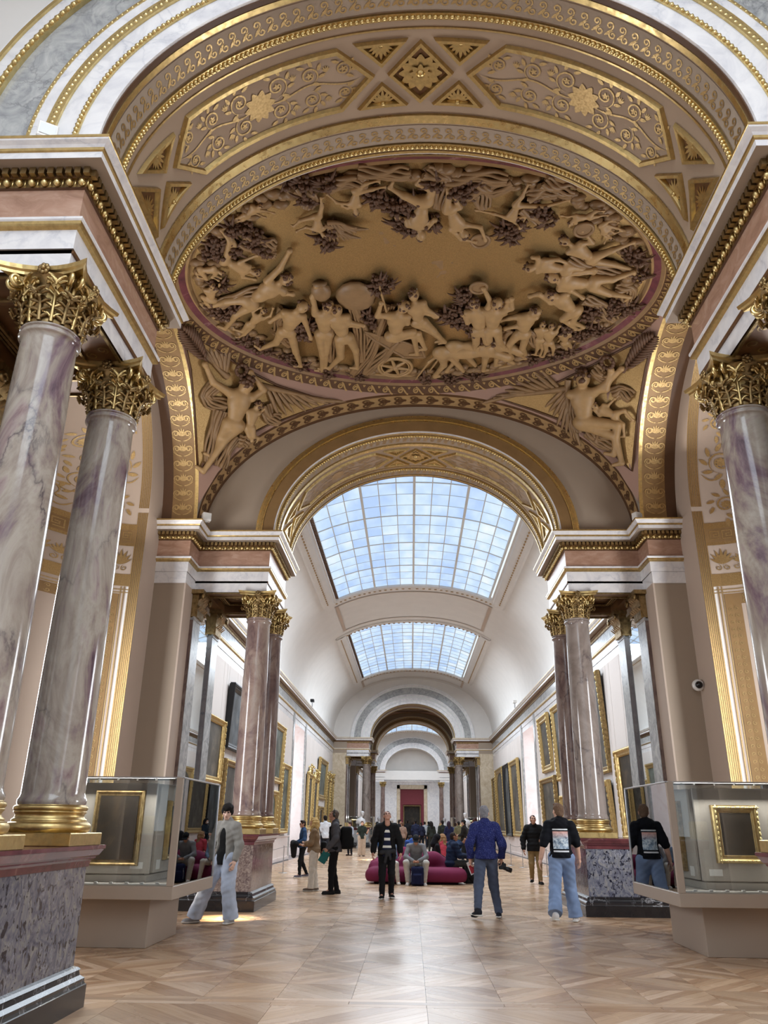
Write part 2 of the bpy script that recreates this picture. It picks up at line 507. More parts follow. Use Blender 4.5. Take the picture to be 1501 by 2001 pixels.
OAK = [lin(h) for h in ('#b89777', '#c2a384', '#aa896b', '#bd9e80', '#caad92', '#a48264')]
def plank_mesh(mb, poly, c, ang, tone, top=0.0, th=.014):
    n = len(poly)
    P = np.array(poly) + np.array(c)
    V = np.vstack([np.c_[P, np.full(n, top)], np.c_[P, np.full(n, top - th)]])
    area2 = sum(poly[i][0] * poly[(i + 1) % n][1] - poly[(i + 1) % n][0] * poly[i][1] for i in range(n))
    o = range(n) if area2 > 0 else range(n - 1, -1, -1)
    mb.add(V, [tuple(o)] + [(i, i + n, (i + 1) % n + n, (i + 1) % n) for i in range(n)], 0)
    d = np.array([cos(ang), sin(ang)]); q = np.array([-d[1], d[0]])
    uv = np.c_[P @ d, P @ q] + rnd.random() * 9
    mb.uv.append(np.vstack([uv, uv])); mb.col.append(np.tile(np.array(tone), (2 * n, 1)))
def new_pm():
    mb = MB(); mb.uv = []; mb.col = []; return mb

fb = MB(); fb.box(-9, 9, -13, 112, -.12, -.012)
floor = fb.build('floor', MT['black_marble'], kind='structure')
def tone_of(i, j):
    c = np.array(rnd.choice(OAK))
    return np.append(c[:3] * (1.06 if (i + j) % 2 else .9) * (.95 + .1 * rnd.random()), 1)  # oak tone varies at random; lighter and darker squares paint the grain sheen
far = new_pm(); singles = 0
W_ = .69
cells = []
for j in range(0, 127):
    for i in range(-8, 8):
        cells.append((8.38 + (j + .5) * W_, (i + .5) * W_, i, j))
# the first bay has larger squares and a plain border strip
near = []
for j in range(0, 15):
    for i in range(-5, 5):
        near.append((8.05 - (j + .5) * 1.38, (i + .5) * 1.38, i, j))
for y, x, i, j in near + cells:
    w_ = 1.38 if y < 8.05 else W_
    n = 9 if y < 8.05 else 8
    fl = (i + j) % 2
    for k in range(n):
        poly = plank_poly(0, 0, w_, k, n, fl)
        if not poly: continue
        ang = (-pi / 4 if not fl else pi / 4)
        vis = 4.4 < y < 11.5 and abs(x) < .45 * y and singles < 290
        mb = new_pm() if vis else far
        if vis:
            plank_mesh(mb, poly, (0, 0), ang, tone_of(i, j))
            o = mb.build('parquet_strip', MT['wood'], floor); o.location = (x, y, 0); singles += 1
        else:
            plank_mesh(mb, poly, (x, y), ang, tone_of(i, j))
for k in range(3):
    for q in range(-5, 5):
        x0 = q * 1.4 + (k % 2) * .7
        plank_mesh(far, [(0, 0), (1.396, 0), (1.396, .107), (0, .107)], (x0, 8.053 + k * .109), 0, tone_of(q, k))
far.build('parquet_strips', MT['wood'], floor, kind='stuff')

# ---------------------------------------------------------------- entablature profile (offset from frieze face, z)
ENT = [('white_marble', [(-.02, 6.08), (-.02, 6.32)]), ('panel_line', [(-.02, 6.32), (0, 6.32)]), ('white_marble', [(0, 6.32), (0, 6.53)]),
       ('gold', [(0, 6.53), (.03, 6.555), (.05, 6.56), (.05, 6.595)]), ('white_marble', [(.05, 6.595), (.06, 6.61), (.06, 6.635), (0, 6.64)]),
       ('FRIEZE', [(0, 6.64), (0, 7.0)]), ('brown_paint', [(0, 7.0), (.02, 7.01), (.02, 7.02)]),
       ('gold_old', [(.02, 7.02), (.03, 7.09), (.06, 7.09)]), ('coffer_wood', [(.06, 7.09), (.06, 7.175)]),
       ('pier_tan', [(.06, 7.175), (.21, 7.18)]), ('white_marble', [(.21, 7.18), (.21, 7.25)]),
       ('gold', [(.21, 7.25), (.225, 7.26), (.23, 7.285)]), ('white_marble', [(.23, 7.285), (.245, 7.31), (.275, 7.34), (.28, 7.355)]),
       ('gold', [(.28, 7.355), (.285, 7.36), (.285, 7.385)]), ('white_marble', [(.285, 7.385), (-.3, 7.39)])]
def along(path, step, off, side):
    """points spaced along a mitred offset path, with direction"""
    pa = np.asarray(path, float)
    res = []
    n = len(pa)
    Q = []
    for i in range(n):
        d1 = pa[i] - pa[i - 1] if i else pa[1] - pa[0]
        d2 = pa[i + 1] - pa[i] if i < n - 1 else d1
        d1 = d1 / np.linalg.norm(d1); d2 = d2 / np.linalg.norm(d2)
        n1 = np.array([d1[1], -d1[0]]) * side; n2 = np.array([d2[1], -d2[0]]) * side
        mm = n1 + n2; mm = mm / (mm @ n1)
        Q.append(pa[i] + mm * off)
    for a, b in zip(Q[:-1], Q[1:]):
        L = np.linalg.norm(b - a)
        k = max(1, int(round(L / step)))
        for i in range(k):
            res.append((a + (b - a) * (i + .5) / k, (b - a) / L))
    return res
def entablature(name, path, side, sx, frieze='pink_marble', detail=True, dz=0., parent=None):
    mats = ['white_marble', 'gold', frieze, 'brown_paint', 'gold_old', 'coffer_wood', 'pier_tan', 'panel_line']
    mb = MB()
    for mt, pr in ENT:
        mb.sweep(path, [(o, z + dz) for o, z in pr], mats.index(frieze if mt == 'FRIEZE' else mt), side=side)
    root = mb.build(name, [MT[k] for k in mats], parent, sx, kind='structure')
    if detail:
        e = MB()
        for p, d in along(path, .118, .045, side):
            e.ball((p[0], p[1], 7.055), (.036, .036, .045), 7, 5)
            q = p + d * .059
            e.ball((q[0], q[1], 7.05), (.011, .011, .04), 4, 3)
        e.build('egg_moulding', MT['gold_bright'], root, sx)
        e = MB()
        for p, d in along(path, .085, .085, side):
            nx, ny = d[1] * side, -d[0] * side
            a = p - d * .028; b = p + d * .028
            V = []
            for z in (7.1, 7.172):
                for pt in (a, b):
                    for o in (-.03, .03): V.append((pt[0] + nx * o, pt[1] + ny * o, z))
            e.add(V, np.array([(0, 2, 3, 1), (4, 5, 7, 6), (0, 1, 5, 4), (1, 3, 7, 5), (3, 2, 6, 7), (2, 0, 4, 6)]))
        e.build('dentil_course', MT['gold_old'], root, sx)
    return root

# ---------------------------------------------------------------- column screens
trim_no = [0]
def trim():
    trim_no[0] += 1
    return 'trim_%d' % trim_no[0]

def soffit_map(yc, a=AX, r=AR, lift=0.0):
    def f(tdeg, y):
        t = radians(tdeg)
        return ((a - lift) * cos(t), y, ZC + (r - lift) * sin(t))
    return f
def strip_on(mb, fmap, u0, u1, v0, v1, n=60, m=0, lift=.0, smooth=True):
    P = np.array([[fmap(u, v) for v in (v0, v1)] for u in np.linspace(u0, u1, n + 1)])
    mb.grid(P, m, smooth)

def rope(mb, curve, n, r, m=0):
    """row of slanted beads along a curve function of 0..1"""
    for i in range(n):
        c = np.array(curve((i + .5) / n)); c2 = np.array(curve((i + .62) / n))
        mb.ball(c, r, 5, 4, m)

def ribbon(mb, pts, wid, fmap, m=0, taper=True):
    p = np.asarray(pts, float)
    d = np.gradient(p, axis=0); d /= np.linalg.norm(d, axis=1)[:, None] + 1e-9
    nrm = np.c_[-d[:, 1], d[:, 0]]
    n = len(p)
    ww = np.full(n, wid) if np.isscalar(wid) else np.asarray(wid)
    if taper: ww = ww * np.clip(np.minimum(np.arange(n) + .6, n - .4 - np.arange(n)) / (n * .22), .12, 1)
    A, B = p + nrm * ww[:, None] / 2, p - nrm * ww[:, None] / 2
    mb.grid(np.array([[fmap(*A[i]), fmap(*B[i])] for i in range(n)]), m, False)
def spiral(cx, cy, r0, r1, a0, turns, n=22):
    t = np.linspace(0, 1, n)
    r = r0 + (r1 - r0) * t ** .8
    a = a0 + turns * 2 * pi * t
    return np.c_[cx + r * np.cos(a), cy + r * np.sin(a)]
def leaf(mb, x, y, ang, L, W, fmap, m=0):
    t = np.linspace(0, 1, 6)
    pts = np.c_[x + cos(ang) * L * t, y + sin(ang) * L * t]
    ribbon(mb, pts, W * np.sin(pi * (.12 + .85 * t)) ** .8, fmap, m, False)
def rosette(mb, x, y, r, fmap, m=0, k=6):
    for i in range(k): leaf(mb, x, y, i * 2 * pi / k, r, r * .55, fmap, m)
def palmette(mb, x, y, ang, s, fmap, m=0, k=7):
    for i in range(k):
        b = ang + (i - (k - 1) / 2) * .36
        leaf(mb, x, y, b, s * (1 - .05 * abs(i - (k - 1) / 2) ** 1.5), s * .2, fmap, m)
def rinceau(mb, fmap, cx, cy, hw, hh, sgn=1, m=0, w=.022, rows=3):
    """one half of a scroll panel: spirals with rosettes either side of a stem, from the centre outward (+u*sgn)"""
    R = min(hh * .42, hw / rows * .5)
    stem = np.c_[cx + sgn * np.linspace(.05, hw * .97, 30), cy + hh * .12 * np.sin(np.linspace(0, rows * pi, 30))]
    ribbon(mb, stem, w * 1.1, fmap, m)
    for i in range(rows):
        x = cx + sgn * hw * (i + .62) / (rows + .25)
        f = 1 - .16 * i
        for q in (-1, 1):
            y = cy + q * hh * .47
            a0 = -q * pi / 2 if sgn > 0 else -q * pi / 2 + 0
            ribbon(mb, spiral(x, y, R * f, R * .26, a0, q * sgn * 1.45, 26), w, fmap, m)
            rosette(mb, x, y, R * .3, fmap, m, 5)
            for j in range(5):
                an = a0 + q * sgn * (.4 + j * .8)
                leaf(mb, x + R * f * .98 * cos(an), y + R * f * .98 * sin(an), an + q * sgn * .7, R * .62, R * .3, fmap, m)
            if i < rows - 1: palmette(mb, x + sgn * hw * .5 / (rows + .25), y, q * pi / 2, R * .6, fmap, m, 5)

def arch_block(yc, face, idx, near=False, detail=True, pier=True, gold_tymp=True):
    """screen of columns carrying a coffered arch. face=+1: domed bay lies beyond it, -1: domed bay lies in front"""
    y0, y1 = yc - 1.2, yc + 1.2            # arch faces
    ye0, ye1 = yc - 1.13, yc + 1.13        # frieze faces
    # walls behind the columns, down to the floor, with pier towards the domed bay
    ybay = (yc + face * (BLK[1] - BLK[0]) / 2)
    ypier = ybay - face * BY
    for sx in (-1, 1):
        if pier:
            path = [(GW + .2, ye0), (3.18, ye0), (3.18, ye1), (4.74, ye1), (4.74, ypier), (WX + .1, ypier)] if face > 0 else \
                   [(WX + .1, ypier), (4.74, ypier), (4.74, ye0), (3.18, ye0), (3.18, ye1), (GW + .2, ye1)]
            ent = entablature(trim(), [(p[0], p[1]) for p in path], -1 if face > 0 else -1, sx, detail=detail)
        else:
            ent = entablature(trim(), [(GW + .2, ye0), (3.18, ye0), (3.18, ye1), (GW + .2, ye1)], -1, sx, 'grey_marble', detail=False)
        wb = MB()
        a, b = (y0 + .04, ypier - .04) if face > 0 else (ypier + .04, y1 - .04)
        if not pier: a, b = y0, y1
        wb.box(4.78, GW + .6, a, b, 0, 7.3, 0)
        # masonry above the springing up to the vaults is closed by the arch plates; lining below soffit of the entablature
        if pier:
            fy_ = y0 if face > 0 else y1
            wb.box(4.8, GW, fy_ + .02, fy_ + .05, 0, 6.3, 1) if face > 0 else wb.box(4.8, GW, fy_ - .05, fy_ - .02, 0, 6.3, 1)
        wl = wb.build('wall_%s' % ('left' if sx < 0 else 'right'), [MT['pier_tan'], MT['beige_marble']], None, sx, kind='structure')
        # pale inner face strip of the pier
        sb = MB()
        if face < 0: sb.box(4.755, 4.79, ypier + .035, y0 + .05, 0, 6.09, 0)
        else: sb.box(4.755, 4.79, y1 - .05, ypier - .035, 0, 6.09, 0)
        sb.build('pier_cheek', MT['plaster_beige'], wl, sx)
        # coffered ceiling between the columns and the wall
        cb = MB()
        cb.box(3.18, 4.78, ye0 + .02, ye1 - .02, 6.28, 6.32, 0)
        cb.box(3.22, 3.68, ye0 + .06, ye1 - .06, 6.085, 6.28, 0)
        cb.box(4.5, 4.78, ye0 + .06, ye1 - .06, 6.085, 6.28, 0)
        for ya in (ye0 + .06, ye1 - .5): cb.box(3.68, 4.5, ya, ya + .44, 6.085, 6.28, 0)
        for k in range(3):
            e = .02 + .06 * k
            z = 6.27 - .015 * k
            for (xa, xb, ya, yb) in ((3.68 + e, 4.5 - e, ye0 + .5 + e, ye0 + .53 + e), (3.68 + e, 4.5 - e, ye1 - .53 - e, ye1 - .5 - e), (3.68 + e, 3.71 + e, ye0 + .5 + e, ye1 - .5 - e), (4.47 - e, 4.5 - e, ye0 + .5 + e, ye1 - .5 - e)):
                cb.box(xa, xb, ya, yb, z - .03, z + .01, 1)
        for ya in (ye0 + .06, ye0 + .4, ye1 - .43, ye1 - .09): cb.box(3.25, 4.7, ya, ya + .03, 6.06, 6.09, 1)
        for xa in (3.22, 3.58): cb.box(xa, xa + .03, ye0 + .3, ye1 - .3, 6.06, 6.09, 1)
        mpf = lambda u, v: (u, v, 6.075)
        for i in range(4):
            yy = yc - .42 + i * .28
            ribbon(cb, spiral(3.42 - .07, yy, .07, .02, pi / 2, 1.3, 14), .016, mpf, 1)
            ribbon(cb, spiral(3.42 + .07, yy + .1, .07, .02, -pi / 2, 1.3, 14), .016, mpf, 1)
        rosette(cb, 4.09, yc, .16, lambda u, v: (u, v, 6.262), 1, 8)
        cb.ball((4.09, yc, 6.26), (.05, .05, .04), 8, 5, 1)
        cb.build('coffered_soffit', [MT['coffer_wood'], MT['gold_old']], ent, sx)
        pil = link(trim(), None, kind='structure')
        # pilasters with a mirror between, on the wall behind the columns
        for q in (-1, 1):
            pm = MB()
            py = yc - .12 + q * .84
            pm.box(4.68, 4.78, py - .27, py + .27, 1.35, 5.5, 0)
            pm.box(4.66, 4.78, py - .3, py + .3, 0.0, 1.32, 0)
            pm.box(4.665, 4.78, py - .29, py + .29, 1.32, 1.6, 1)
            pm.box(4.665, 4.7, py - .29, py + .29, 5.46, 5.52, 0)
            pr = pm.build('pilaster', [MT['grey_marble'], MT['gold_bright']], pil, sx)
            side = MB()
            side.box(4.69, 4.775, py - .275, py + .275, 1.6, 5.45, 0)
            side.build('pilaster_edge', MT['shaft_brown'], pr, sx)
            cap = MB()
            for i in range(5):
                yy = py - .24 + i * .12
                for zz, o, h in ((5.55, .0, .2), (5.72, .03, .24)):
                    V = [(4.60 - o, yy - .055, zz), (4.60 - o, yy + .055, zz), (4.57 - o, yy + .06, zz + h * .6), (4.57 - o, yy - .06, zz + h * .6), (4.47 - o, yy + .03, zz + h), (4.47 - o, yy - .03, zz + h), (4.44 - o, yy, zz + h * .8)]
                    cap.add(V, [(0, 1, 2, 3), (3, 2, 4, 5), (5, 4, 6)], 0, True)
            for q2 in (-1, 1):
                cap.tube([(4.45, py + q2 * .3 + x * .07, 5.93 + z * .07) for x, z in [(cos(a) * (1 - a / 9), sin(a) * (1 - a / 9)) for a in np.linspace(0, 8, 16)]], .028, 6)
            cap.box(4.56, 4.78, py - .26, py + .26, 5.52, 6.0, 0)
            cap.box(4.44, 4.78, py - .36, py + .36, 6.0, 6.085, 0)
            cap.V = [v + np.array([.06, 0, 0]) for v in cap.V]
            cap.build('pilaster_capital', MT['gold_old'], pr, sx)
        mm = MB(); mm.box(4.742, 4.752, yc - .72, yc + .5, 1.35, 5.9)
        mm.build('mirror_panel', MT['mirror'], pil, sx)
    # ---- arch: soffit, faces
    ab = MB()
    names = ['plaster_tan', 'gold', 'brown_paint', 'white_marble', 'grey_marble', 'plaster', 'pier_tan', 'gold_bright', 'bronze_paint']
    # near face (marble archivolt) looks towards the skylit bay; far face looks into the domed bay
    fy = y0 if face > 0 else y1            # skylit side
    by = y1 if face > 0 else y0            # domed side
    s = -1 if face > 0 else 1              # outward direction of the skylit face
    if not detail: names[7] = 'frame_grey'
    rings = [(0, .20, 3, .03), (.20, .25, 7, .05), (.25, .43, 3, .04), (.43, .53, 7, .07), (.53, .66, 3, .05), (.66, .69, 7, .06), (.69, 1.17, 4, .0), (1.17, 1.24, 7, .05), (1.24, 1.36, 3, .04), (1.36, 1.4, 7, .07), (1.4, 1.44, 3, .05)]
    for d0, d1, m, pz in rings:
        arch_sweep(ab, [(d0, fy + s * .0), (d0, fy + s * pz), (d1, fy + s * pz), (d1, fy)], m, n=72)
    # plate from archivolt to vault
    ts = np.linspace(0, pi, 73)
    P = np.array([[(arch_pt(t, 1.4)[0], fy, arch_pt(t, 1.4)[1]), (vault_pt(t, .3)[0], fy, vault_pt(t, .3)[1])] for t in ts])
    ab.grid(P, 5, False)
    for sx in (-1, 1): ab.poly([(sx * AX, fy, ZC), (sx * (GW + .3), fy, ZC), (sx * (GW + .3), fy, ZC - .08), (sx * AX, fy, ZC - .08)], 5)
    # domed side: gilded archivolt and tympanum
    s2 = -s
    for d0, d1, m, pz in [(0, .03, 3, .02), (.03, .27, 8, .03), (.27, .30, 7, .05), (.30, .36, 1, .07), (.36, .41, 7, .05)]:
        arch_sweep(ab, [(d0, by), (d0, by + s2 * pz), (d1, by + s2 * pz), (d1, by)], m, n=72)
    P = np.array([[(arch_pt(t, .39)[0], by, arch_pt(t, .39)[1]), ((BX + .5) * cos(t), by, ZC + (BH + .5) * sin(t))] for t in ts])
    ab.grid(P, 6, False)
    # soffit
    f = soffit_map(yc)
    q = -face                                 # +y offset direction so that bands keep the photo's order from the skylit face
    o = lambda k: (fy + face * k)             # distance into the arch from the skylit face
    fl = lambda L: soffit_map(yc, lift=L)
    arch_sweep(ab, [(0, y0), (0, y1)], 0, n=72)
    for k0, k1, m, L in [(0.0, .06, 2, .012), (.06, .12, 1, .02), (.15, .42, 6, .006), (.44, .52, 1, .03), (.62, .64, 1, .015), (1.78, 1.90, 7, .035), (1.95, 2.22, 6, .006), (2.23, 2.32, 1, .03), (2.36, 2.4, 1, .012)]:
        strip_on(ab, fl(L), 2, 178, o(k0), o(k1), 72, m)
        if L > .01:
            for kk in (k0, k1):
                Pq = np.array([[fl(0)(u, o(kk)), fl(L)(u, o(kk))] for u in np.linspace(2, 178, 73)]); ab.grid(Pq, m, True)
    root = ab.build(trim(), [MT[k] for k in names], kind='structure')
    if detail:
        g = MB()
        for k in (.48, 2.28):
            rope(g, lambda t, k=k: fl(.035)(2 + 176 * t, o(k)), 150, .03, 0)
        for k, dd, r in ((-.06, .225, .028), (-.08, .48, .035), (-.07, .675, .02), (-.06, 1.2, .035)):
            for i in range(150):
                t = pi * (i + .5) / 150
                x, z = arch_pt(t, dd); g.ball((x, fy - face * .05, z), r, 5, 4, 0)
        g.build('bead_moulding', MT['gold_bright'], root)
        # running scrolls on the two borders
        g = MB()
        for k, hw in ((.285, .1), (2.085, .1)):
            N = 58
            for i in range(N):
                u0 = 4 + 172 * (i + .5) / N
                # local metric: degrees per metre along the arch
                def lm(uu, vv, u0=u0, k=k):
                    return fl(.012)(u0 + uu / (AX * .93) * 57.3, o(k + vv))
                ribbon(g, spiral(-.02, .045, .05, .012, -pi / 2, 1.35, 16), .018, lm)
                ribbon(g, spiral(.03, -.045, .05, .012, pi / 2, 1.35, 16), .018, lm)
                leaf(g, 0, 0, .8, .1, .035, lm)
        g.build('scroll_border', MT['gold_print'], root)
        # coffers: hexagonal panels, lozenge and triangles, with gilded frames
        def frame(mb, poly, w1, m, L, closed=True):
            """frame strip just inside a polygon on the soffit (u degrees, v distance from the skylit face)"""
            p = np.array(poly, float); n = len(p)
            sc_ = AX * .93 / 57.3
            pm = np.c_[p[:, 0] * sc_, p[:, 1]]
            c = pm.mean(0)
            ar = sum(pm[i][0] * pm[(i + 1) % n][1] - pm[(i + 1) % n][0] * pm[i][1] for i in range(n))
            sg = 1 if ar > 0 else -1
            inner = []
            for i in range(n):
                d1 = pm[i] - pm[i - 1]; d1 /= np.linalg.norm(d1)
                d2 = pm[(i + 1) % n] - pm[i]; d2 /= np.linalg.norm(d2)
                n1 = np.array([-d1[1], d1[0]]) * sg; n2 = np.array([-d2[1], d2[0]]) * sg
                mm = n1 + n2; mm /= (mm @ n1); inner.append(pm[i] + mm * w1)
            inner = np.array(inner)
            tob = lambda P_: np.c_[P_[:, 0] / sc_, P_[:, 1]]
            A, B = tob(pm), tob(inner)
            for i in range(n):
                j = (i + 1) % n
                K = max(2, int(abs(A[i][0] - A[j][0]) / 4))
                ss = np.linspace(0, 1, K + 1)
                oa = [A[i] + (A[j] - A[i]) * t for t in ss]; ib = [B[i] + (B[j] - B[i]) * t for t in ss]
                G = np.array([[fl(0)(a_[0], o(a_[1])), fl(L)(a_[0] * .8 + b_[0] * .2, o(a_[1] * .8 + b_[1] * .2)), fl(L)(a_[0] * .2 + b_[0] * .8, o(a_[1] * .2 + b_[1] * .8)), fl(0.004)(b_[0], o(b_[1]))] for a_, b_ in zip(oa, ib)])
                mb.grid(G, m, False)
            return B
        cf = MB()
        vc = 1.19
        hexes = [[(100, vc), (108, vc - .42), (147, vc - .42), (155.5, vc), (147, vc + .42), (108, vc + .42)],
                 [(80, vc), (72, vc - .42), (33, vc - .42), (24.5, vc), (33, vc + .42), (72, vc + .42)]]
        tri = [[(90, vc - .42), (97.4, vc), (90, vc + .42), (82.6, vc)]]
        for mir in (0, 1):
            for T in ([(104.6, vc - .44), (92.6, vc - .44), (98.6, vc - .1)], [(104.6, vc + .44), (92.6, vc + .44), (98.6, vc + .1)],
                      [(151.5, vc - .36), (168, vc - .42), (159, vc - .06)], [(151.5, vc + .36), (168, vc + .42), (159, vc + .06)], [(171.5, vc - .4), (171.5, vc + .4), (162.5, vc)]):
                tri.append([(180 - u, v) for u, v in T] if mir else T)
        for h in hexes:
            B = frame(cf, h, .075, 0, .045)
            cen = np.mean(h, 0)
            fm = lambda uu, vv, cen=cen: fl(.012)(cen[0] + uu / (AX * .93) * 57.3, o(cen[1] + vv))
            for sg in (-1, 1): rinceau(cf, fm, 0, 0, 1.28, .34, sg, 1, .02, 3)
            rosette(cf, 0, 0, .2, fm, 1, 10); rosette(cf, 0, 0, .1, lambda a_, b_: fm(a_, b_), 1, 8)
        for T in tri:
            B = frame(cf, T, .06, 0, .05)
            Bp = [fl(.002)(b_[0], o(b_[1])) for b_ in B]
            cf.poly(Bp, 2)
            cen = np.mean(T, 0)
            fm = lambda uu, vv, cen=cen: fl(.02)(cen[0] + uu / (AX * .93) * 57.3, o(cen[1] + vv))
            if len(T) == 4:
                rosette(cf, 0, 0, .24, fm, 0, 12); cf.ball(fm(0, 0), .06, 8, 6, 0)
                rosette(cf, 0, 0, .13, lambda a_, b_: fl(.04)(cen[0] + a_ / (AX * .93) * 57.3, o(cen[1] + b_)), 0, 8)
            else:
                base = np.mean(np.array(T[:2]), 0); d = np.array([(T[2][0] - base[0]) * AX * .93 / 57.3, T[2][1] - base[1]])
                an = atan2(d[1], d[0]); st = (base - cen) * np.array([AX * .93 / 57.3, 1]) * .6
                palmette(cf, st[0], st[1], an, .2, fm, 0, 9)
                cf.ball(fm(*st), .035, 6, 5, 0)
        cf.build('coffer_ornament', [MT['gold'], MT['gold_print'] if near else MT['stucco_pale'], MT['coffer_wood']], root)
    # crossing panels of the cornice return close the gap above the side screens
    return root

arch_block(BLK[0], 1, 0, near=True)
arch_block(BLK[1], -1, 1)
arch_block(BLK[2], 1, 2, detail=False)
arch_block(BLK[3], -1, 3, detail=False)

# ---------------------------------------------------------------- skylit bays: walls, vault, laylights
win_no = [0]
def vault(y0, y1, lights, name):
    vb = MB()
    xs = 3.66
    ts_ = math.acos((xs / GW) ** (VE / 2))
    edges = sorted([y0] + [e for l in lights for e in l[:2]] + [y1])
    solid = [(edges[i], edges[i + 1]) for i in range(0, len(edges), 2)]
    for tt in (np.linspace(0, ts_, 13), np.linspace(pi - ts_, pi, 13)):
        vb.grid(np.array([[(vault_pt(t)[0], y, vault_pt(t)[1]) for y in (y0, y1)] for t in tt]), 0, True)
    tm = np.linspace(ts_, pi - ts_, 33)
    for a, b in solid:
        vb.grid(np.array([[(vault_pt(t)[0], y, vault_pt(t)[1]) for y in (a, b)] for t in tm]), 0, True)
        if b - a > 3 and a > y0:
            # raised panel on the rib between two laylights
            for ya in (a + 1.0, b - 1.0):
                vb.grid(np.array([[(vault_pt(t, -.03)[0], y, vault_pt(t, -.03)[1]) for y in (ya - .05, ya + .05)] for t in tm]), 1, True)
            for t in (ts_ + .02, pi - ts_ - .02):
                vb.grid(np.array([[(vault_pt(tt, -.03)[0], y, vault_pt(tt, -.03)[1]) for y in (a + 1., b - 1.)] for tt in (t - .015, t + .015)]), 1, True)
    ce = vb.build(name, [MT['plaster'], MT['plaster_beige']], kind='structure')
    for a, b, rows in lights:
        win_no[0] += 1
        wr = link('window_%d' % win_no[0], None, kind='structure')
        fr = MB()
        # deep moulded frame
        def fp(t, y, d): x, z = vault_pt(t, d); return (x, y, z)
        for t0, sg in ((ts_, 1), (pi - ts_, -1)):
            prof = [(-.11, -.01), (-.10, -.1), (-.04, -.13), (.0, -.1), (.015, -.05), (.03, -.05), (.04, .12)]
            fr.grid(np.array([[fp(t0 + sg * dt, y, d) for y in (a - .25, b + .25)] for dt, d in prof]), 0, False)
            for i in range(int((b - a) / .3)):
                y = a + .15 + i * .3
                c = fp(t0 - sg * .06, y, -.13)
                fr.ball(c, (.035, .11, .035), 6, 4, 1)
        for y, sg in ((a, 1), (b, -1)):
            prof = [(-.3, -.01), (-.28, -.08), (-.15, -.11), (-.05, -.08), (0, -.04), (.03, .12)]
            fr.grid(np.array([[fp(t, y + sg * dy, d) for dy, d in prof] for t in np.linspace(ts_ - .1, pi - ts_ + .1, 37)]), 0, False)
            for i in range(30):
                t = ts_ + (pi - 2 * ts_) * (i + .5) / 30
                fr.ball(fp(t, y - sg * .16, -.12), (.07, .03, .03), 6, 4, 1)
        fr.build('window_frame', [MT['plaster'], MT['stucco_pale']], wr)
        # dark pierced heating strip along the left edge
        gs = MB()
        for i in range(int((b - a) / .16)):
            y = a + .1 + i * .16
            t = pi - ts_ - .05
            x, z = vault_pt(t, .02)
            gs.box(x - .07, x + .07, y - .05, y + .05, z - .02, z + .02)
        gs.build('pierced_vent_strip', MT['stucco_dark'], wr)
        nc = 12
        tt = np.linspace(ts_ + .06, pi - ts_ - .06, 400)
        XZ = np.array([vault_pt(t, .05) for t in tt])
        s_ = np.r_[0, np.cumsum(np.linalg.norm(np.diff(XZ, axis=0), axis=1))]
        ct = np.interp(np.linspace(0, s_[-1], nc + 1), s_, tt)
        pts = [vault_pt(t, .05) for t in ct]
        pit = (b - a) / rows
        for c in range(nc):
            (xa, za), (xb, zb) = pts[c], pts[c + 1]
            p = MB()
            V = [(xa, 0, za), (xb, 0, zb), (xb, pit, zb), (xa, pit, za)]
            V += [(x, y, z + .02) for x, y, z in V]
            p.add(V, np.array([(0, 1, 2, 3), (7, 6, 5, 4), (0, 4, 5, 1), (1, 5, 6, 2), (2, 6, 7, 3), (3, 7, 4, 0)]))
            first = p.build('pane', MT['sky_pane'], wr)
            first.location = (0, a, 0)
            for r in range(1, rows):
                dup(first, wr, loc=(0, a + r * pit, 0))
        bm = None
        for c in range(nc + 1):
            g = MB()
            thick = .042 if c % 3 == 0 else .014
            x, z = pts[c]
            g.box(x - thick, x + thick, a, b, z - .05, z + .03)
            g.build('glazing_bar', MT['frame_grey'], wr)
        barm = {}
        for r in range(rows + 1):
            th = .036 if r % 3 == 0 else .014
            if th not in barm:
                g = MB()
                g.tube([(x, 0, z - .01) for x, z in pts], th * .8, 4)
                barm[th] = g.build('glazing_bar', MT['frame_grey'], wr)
                barm[th].location = (0, a + r * pit, 0)
            else: dup(barm[th], wr, loc=(0, a + r * pit, 0))
    return ce

GA0, GA1 = BLK[1] + 1.2, BLK[2] - 1.2
vault(-12, BLK[0] - 1.2, [(-9.5, 3.0, 6)], 'ceiling')
vault(GA0, GA1, [(20.07, 34.4, 15), (41.2, 54.9, 15)], 'ceiling')
vault(BLK[3] + 1.2, BLK[4] - 1.2, [(73.6, 93.4, 18)], 'ceiling')

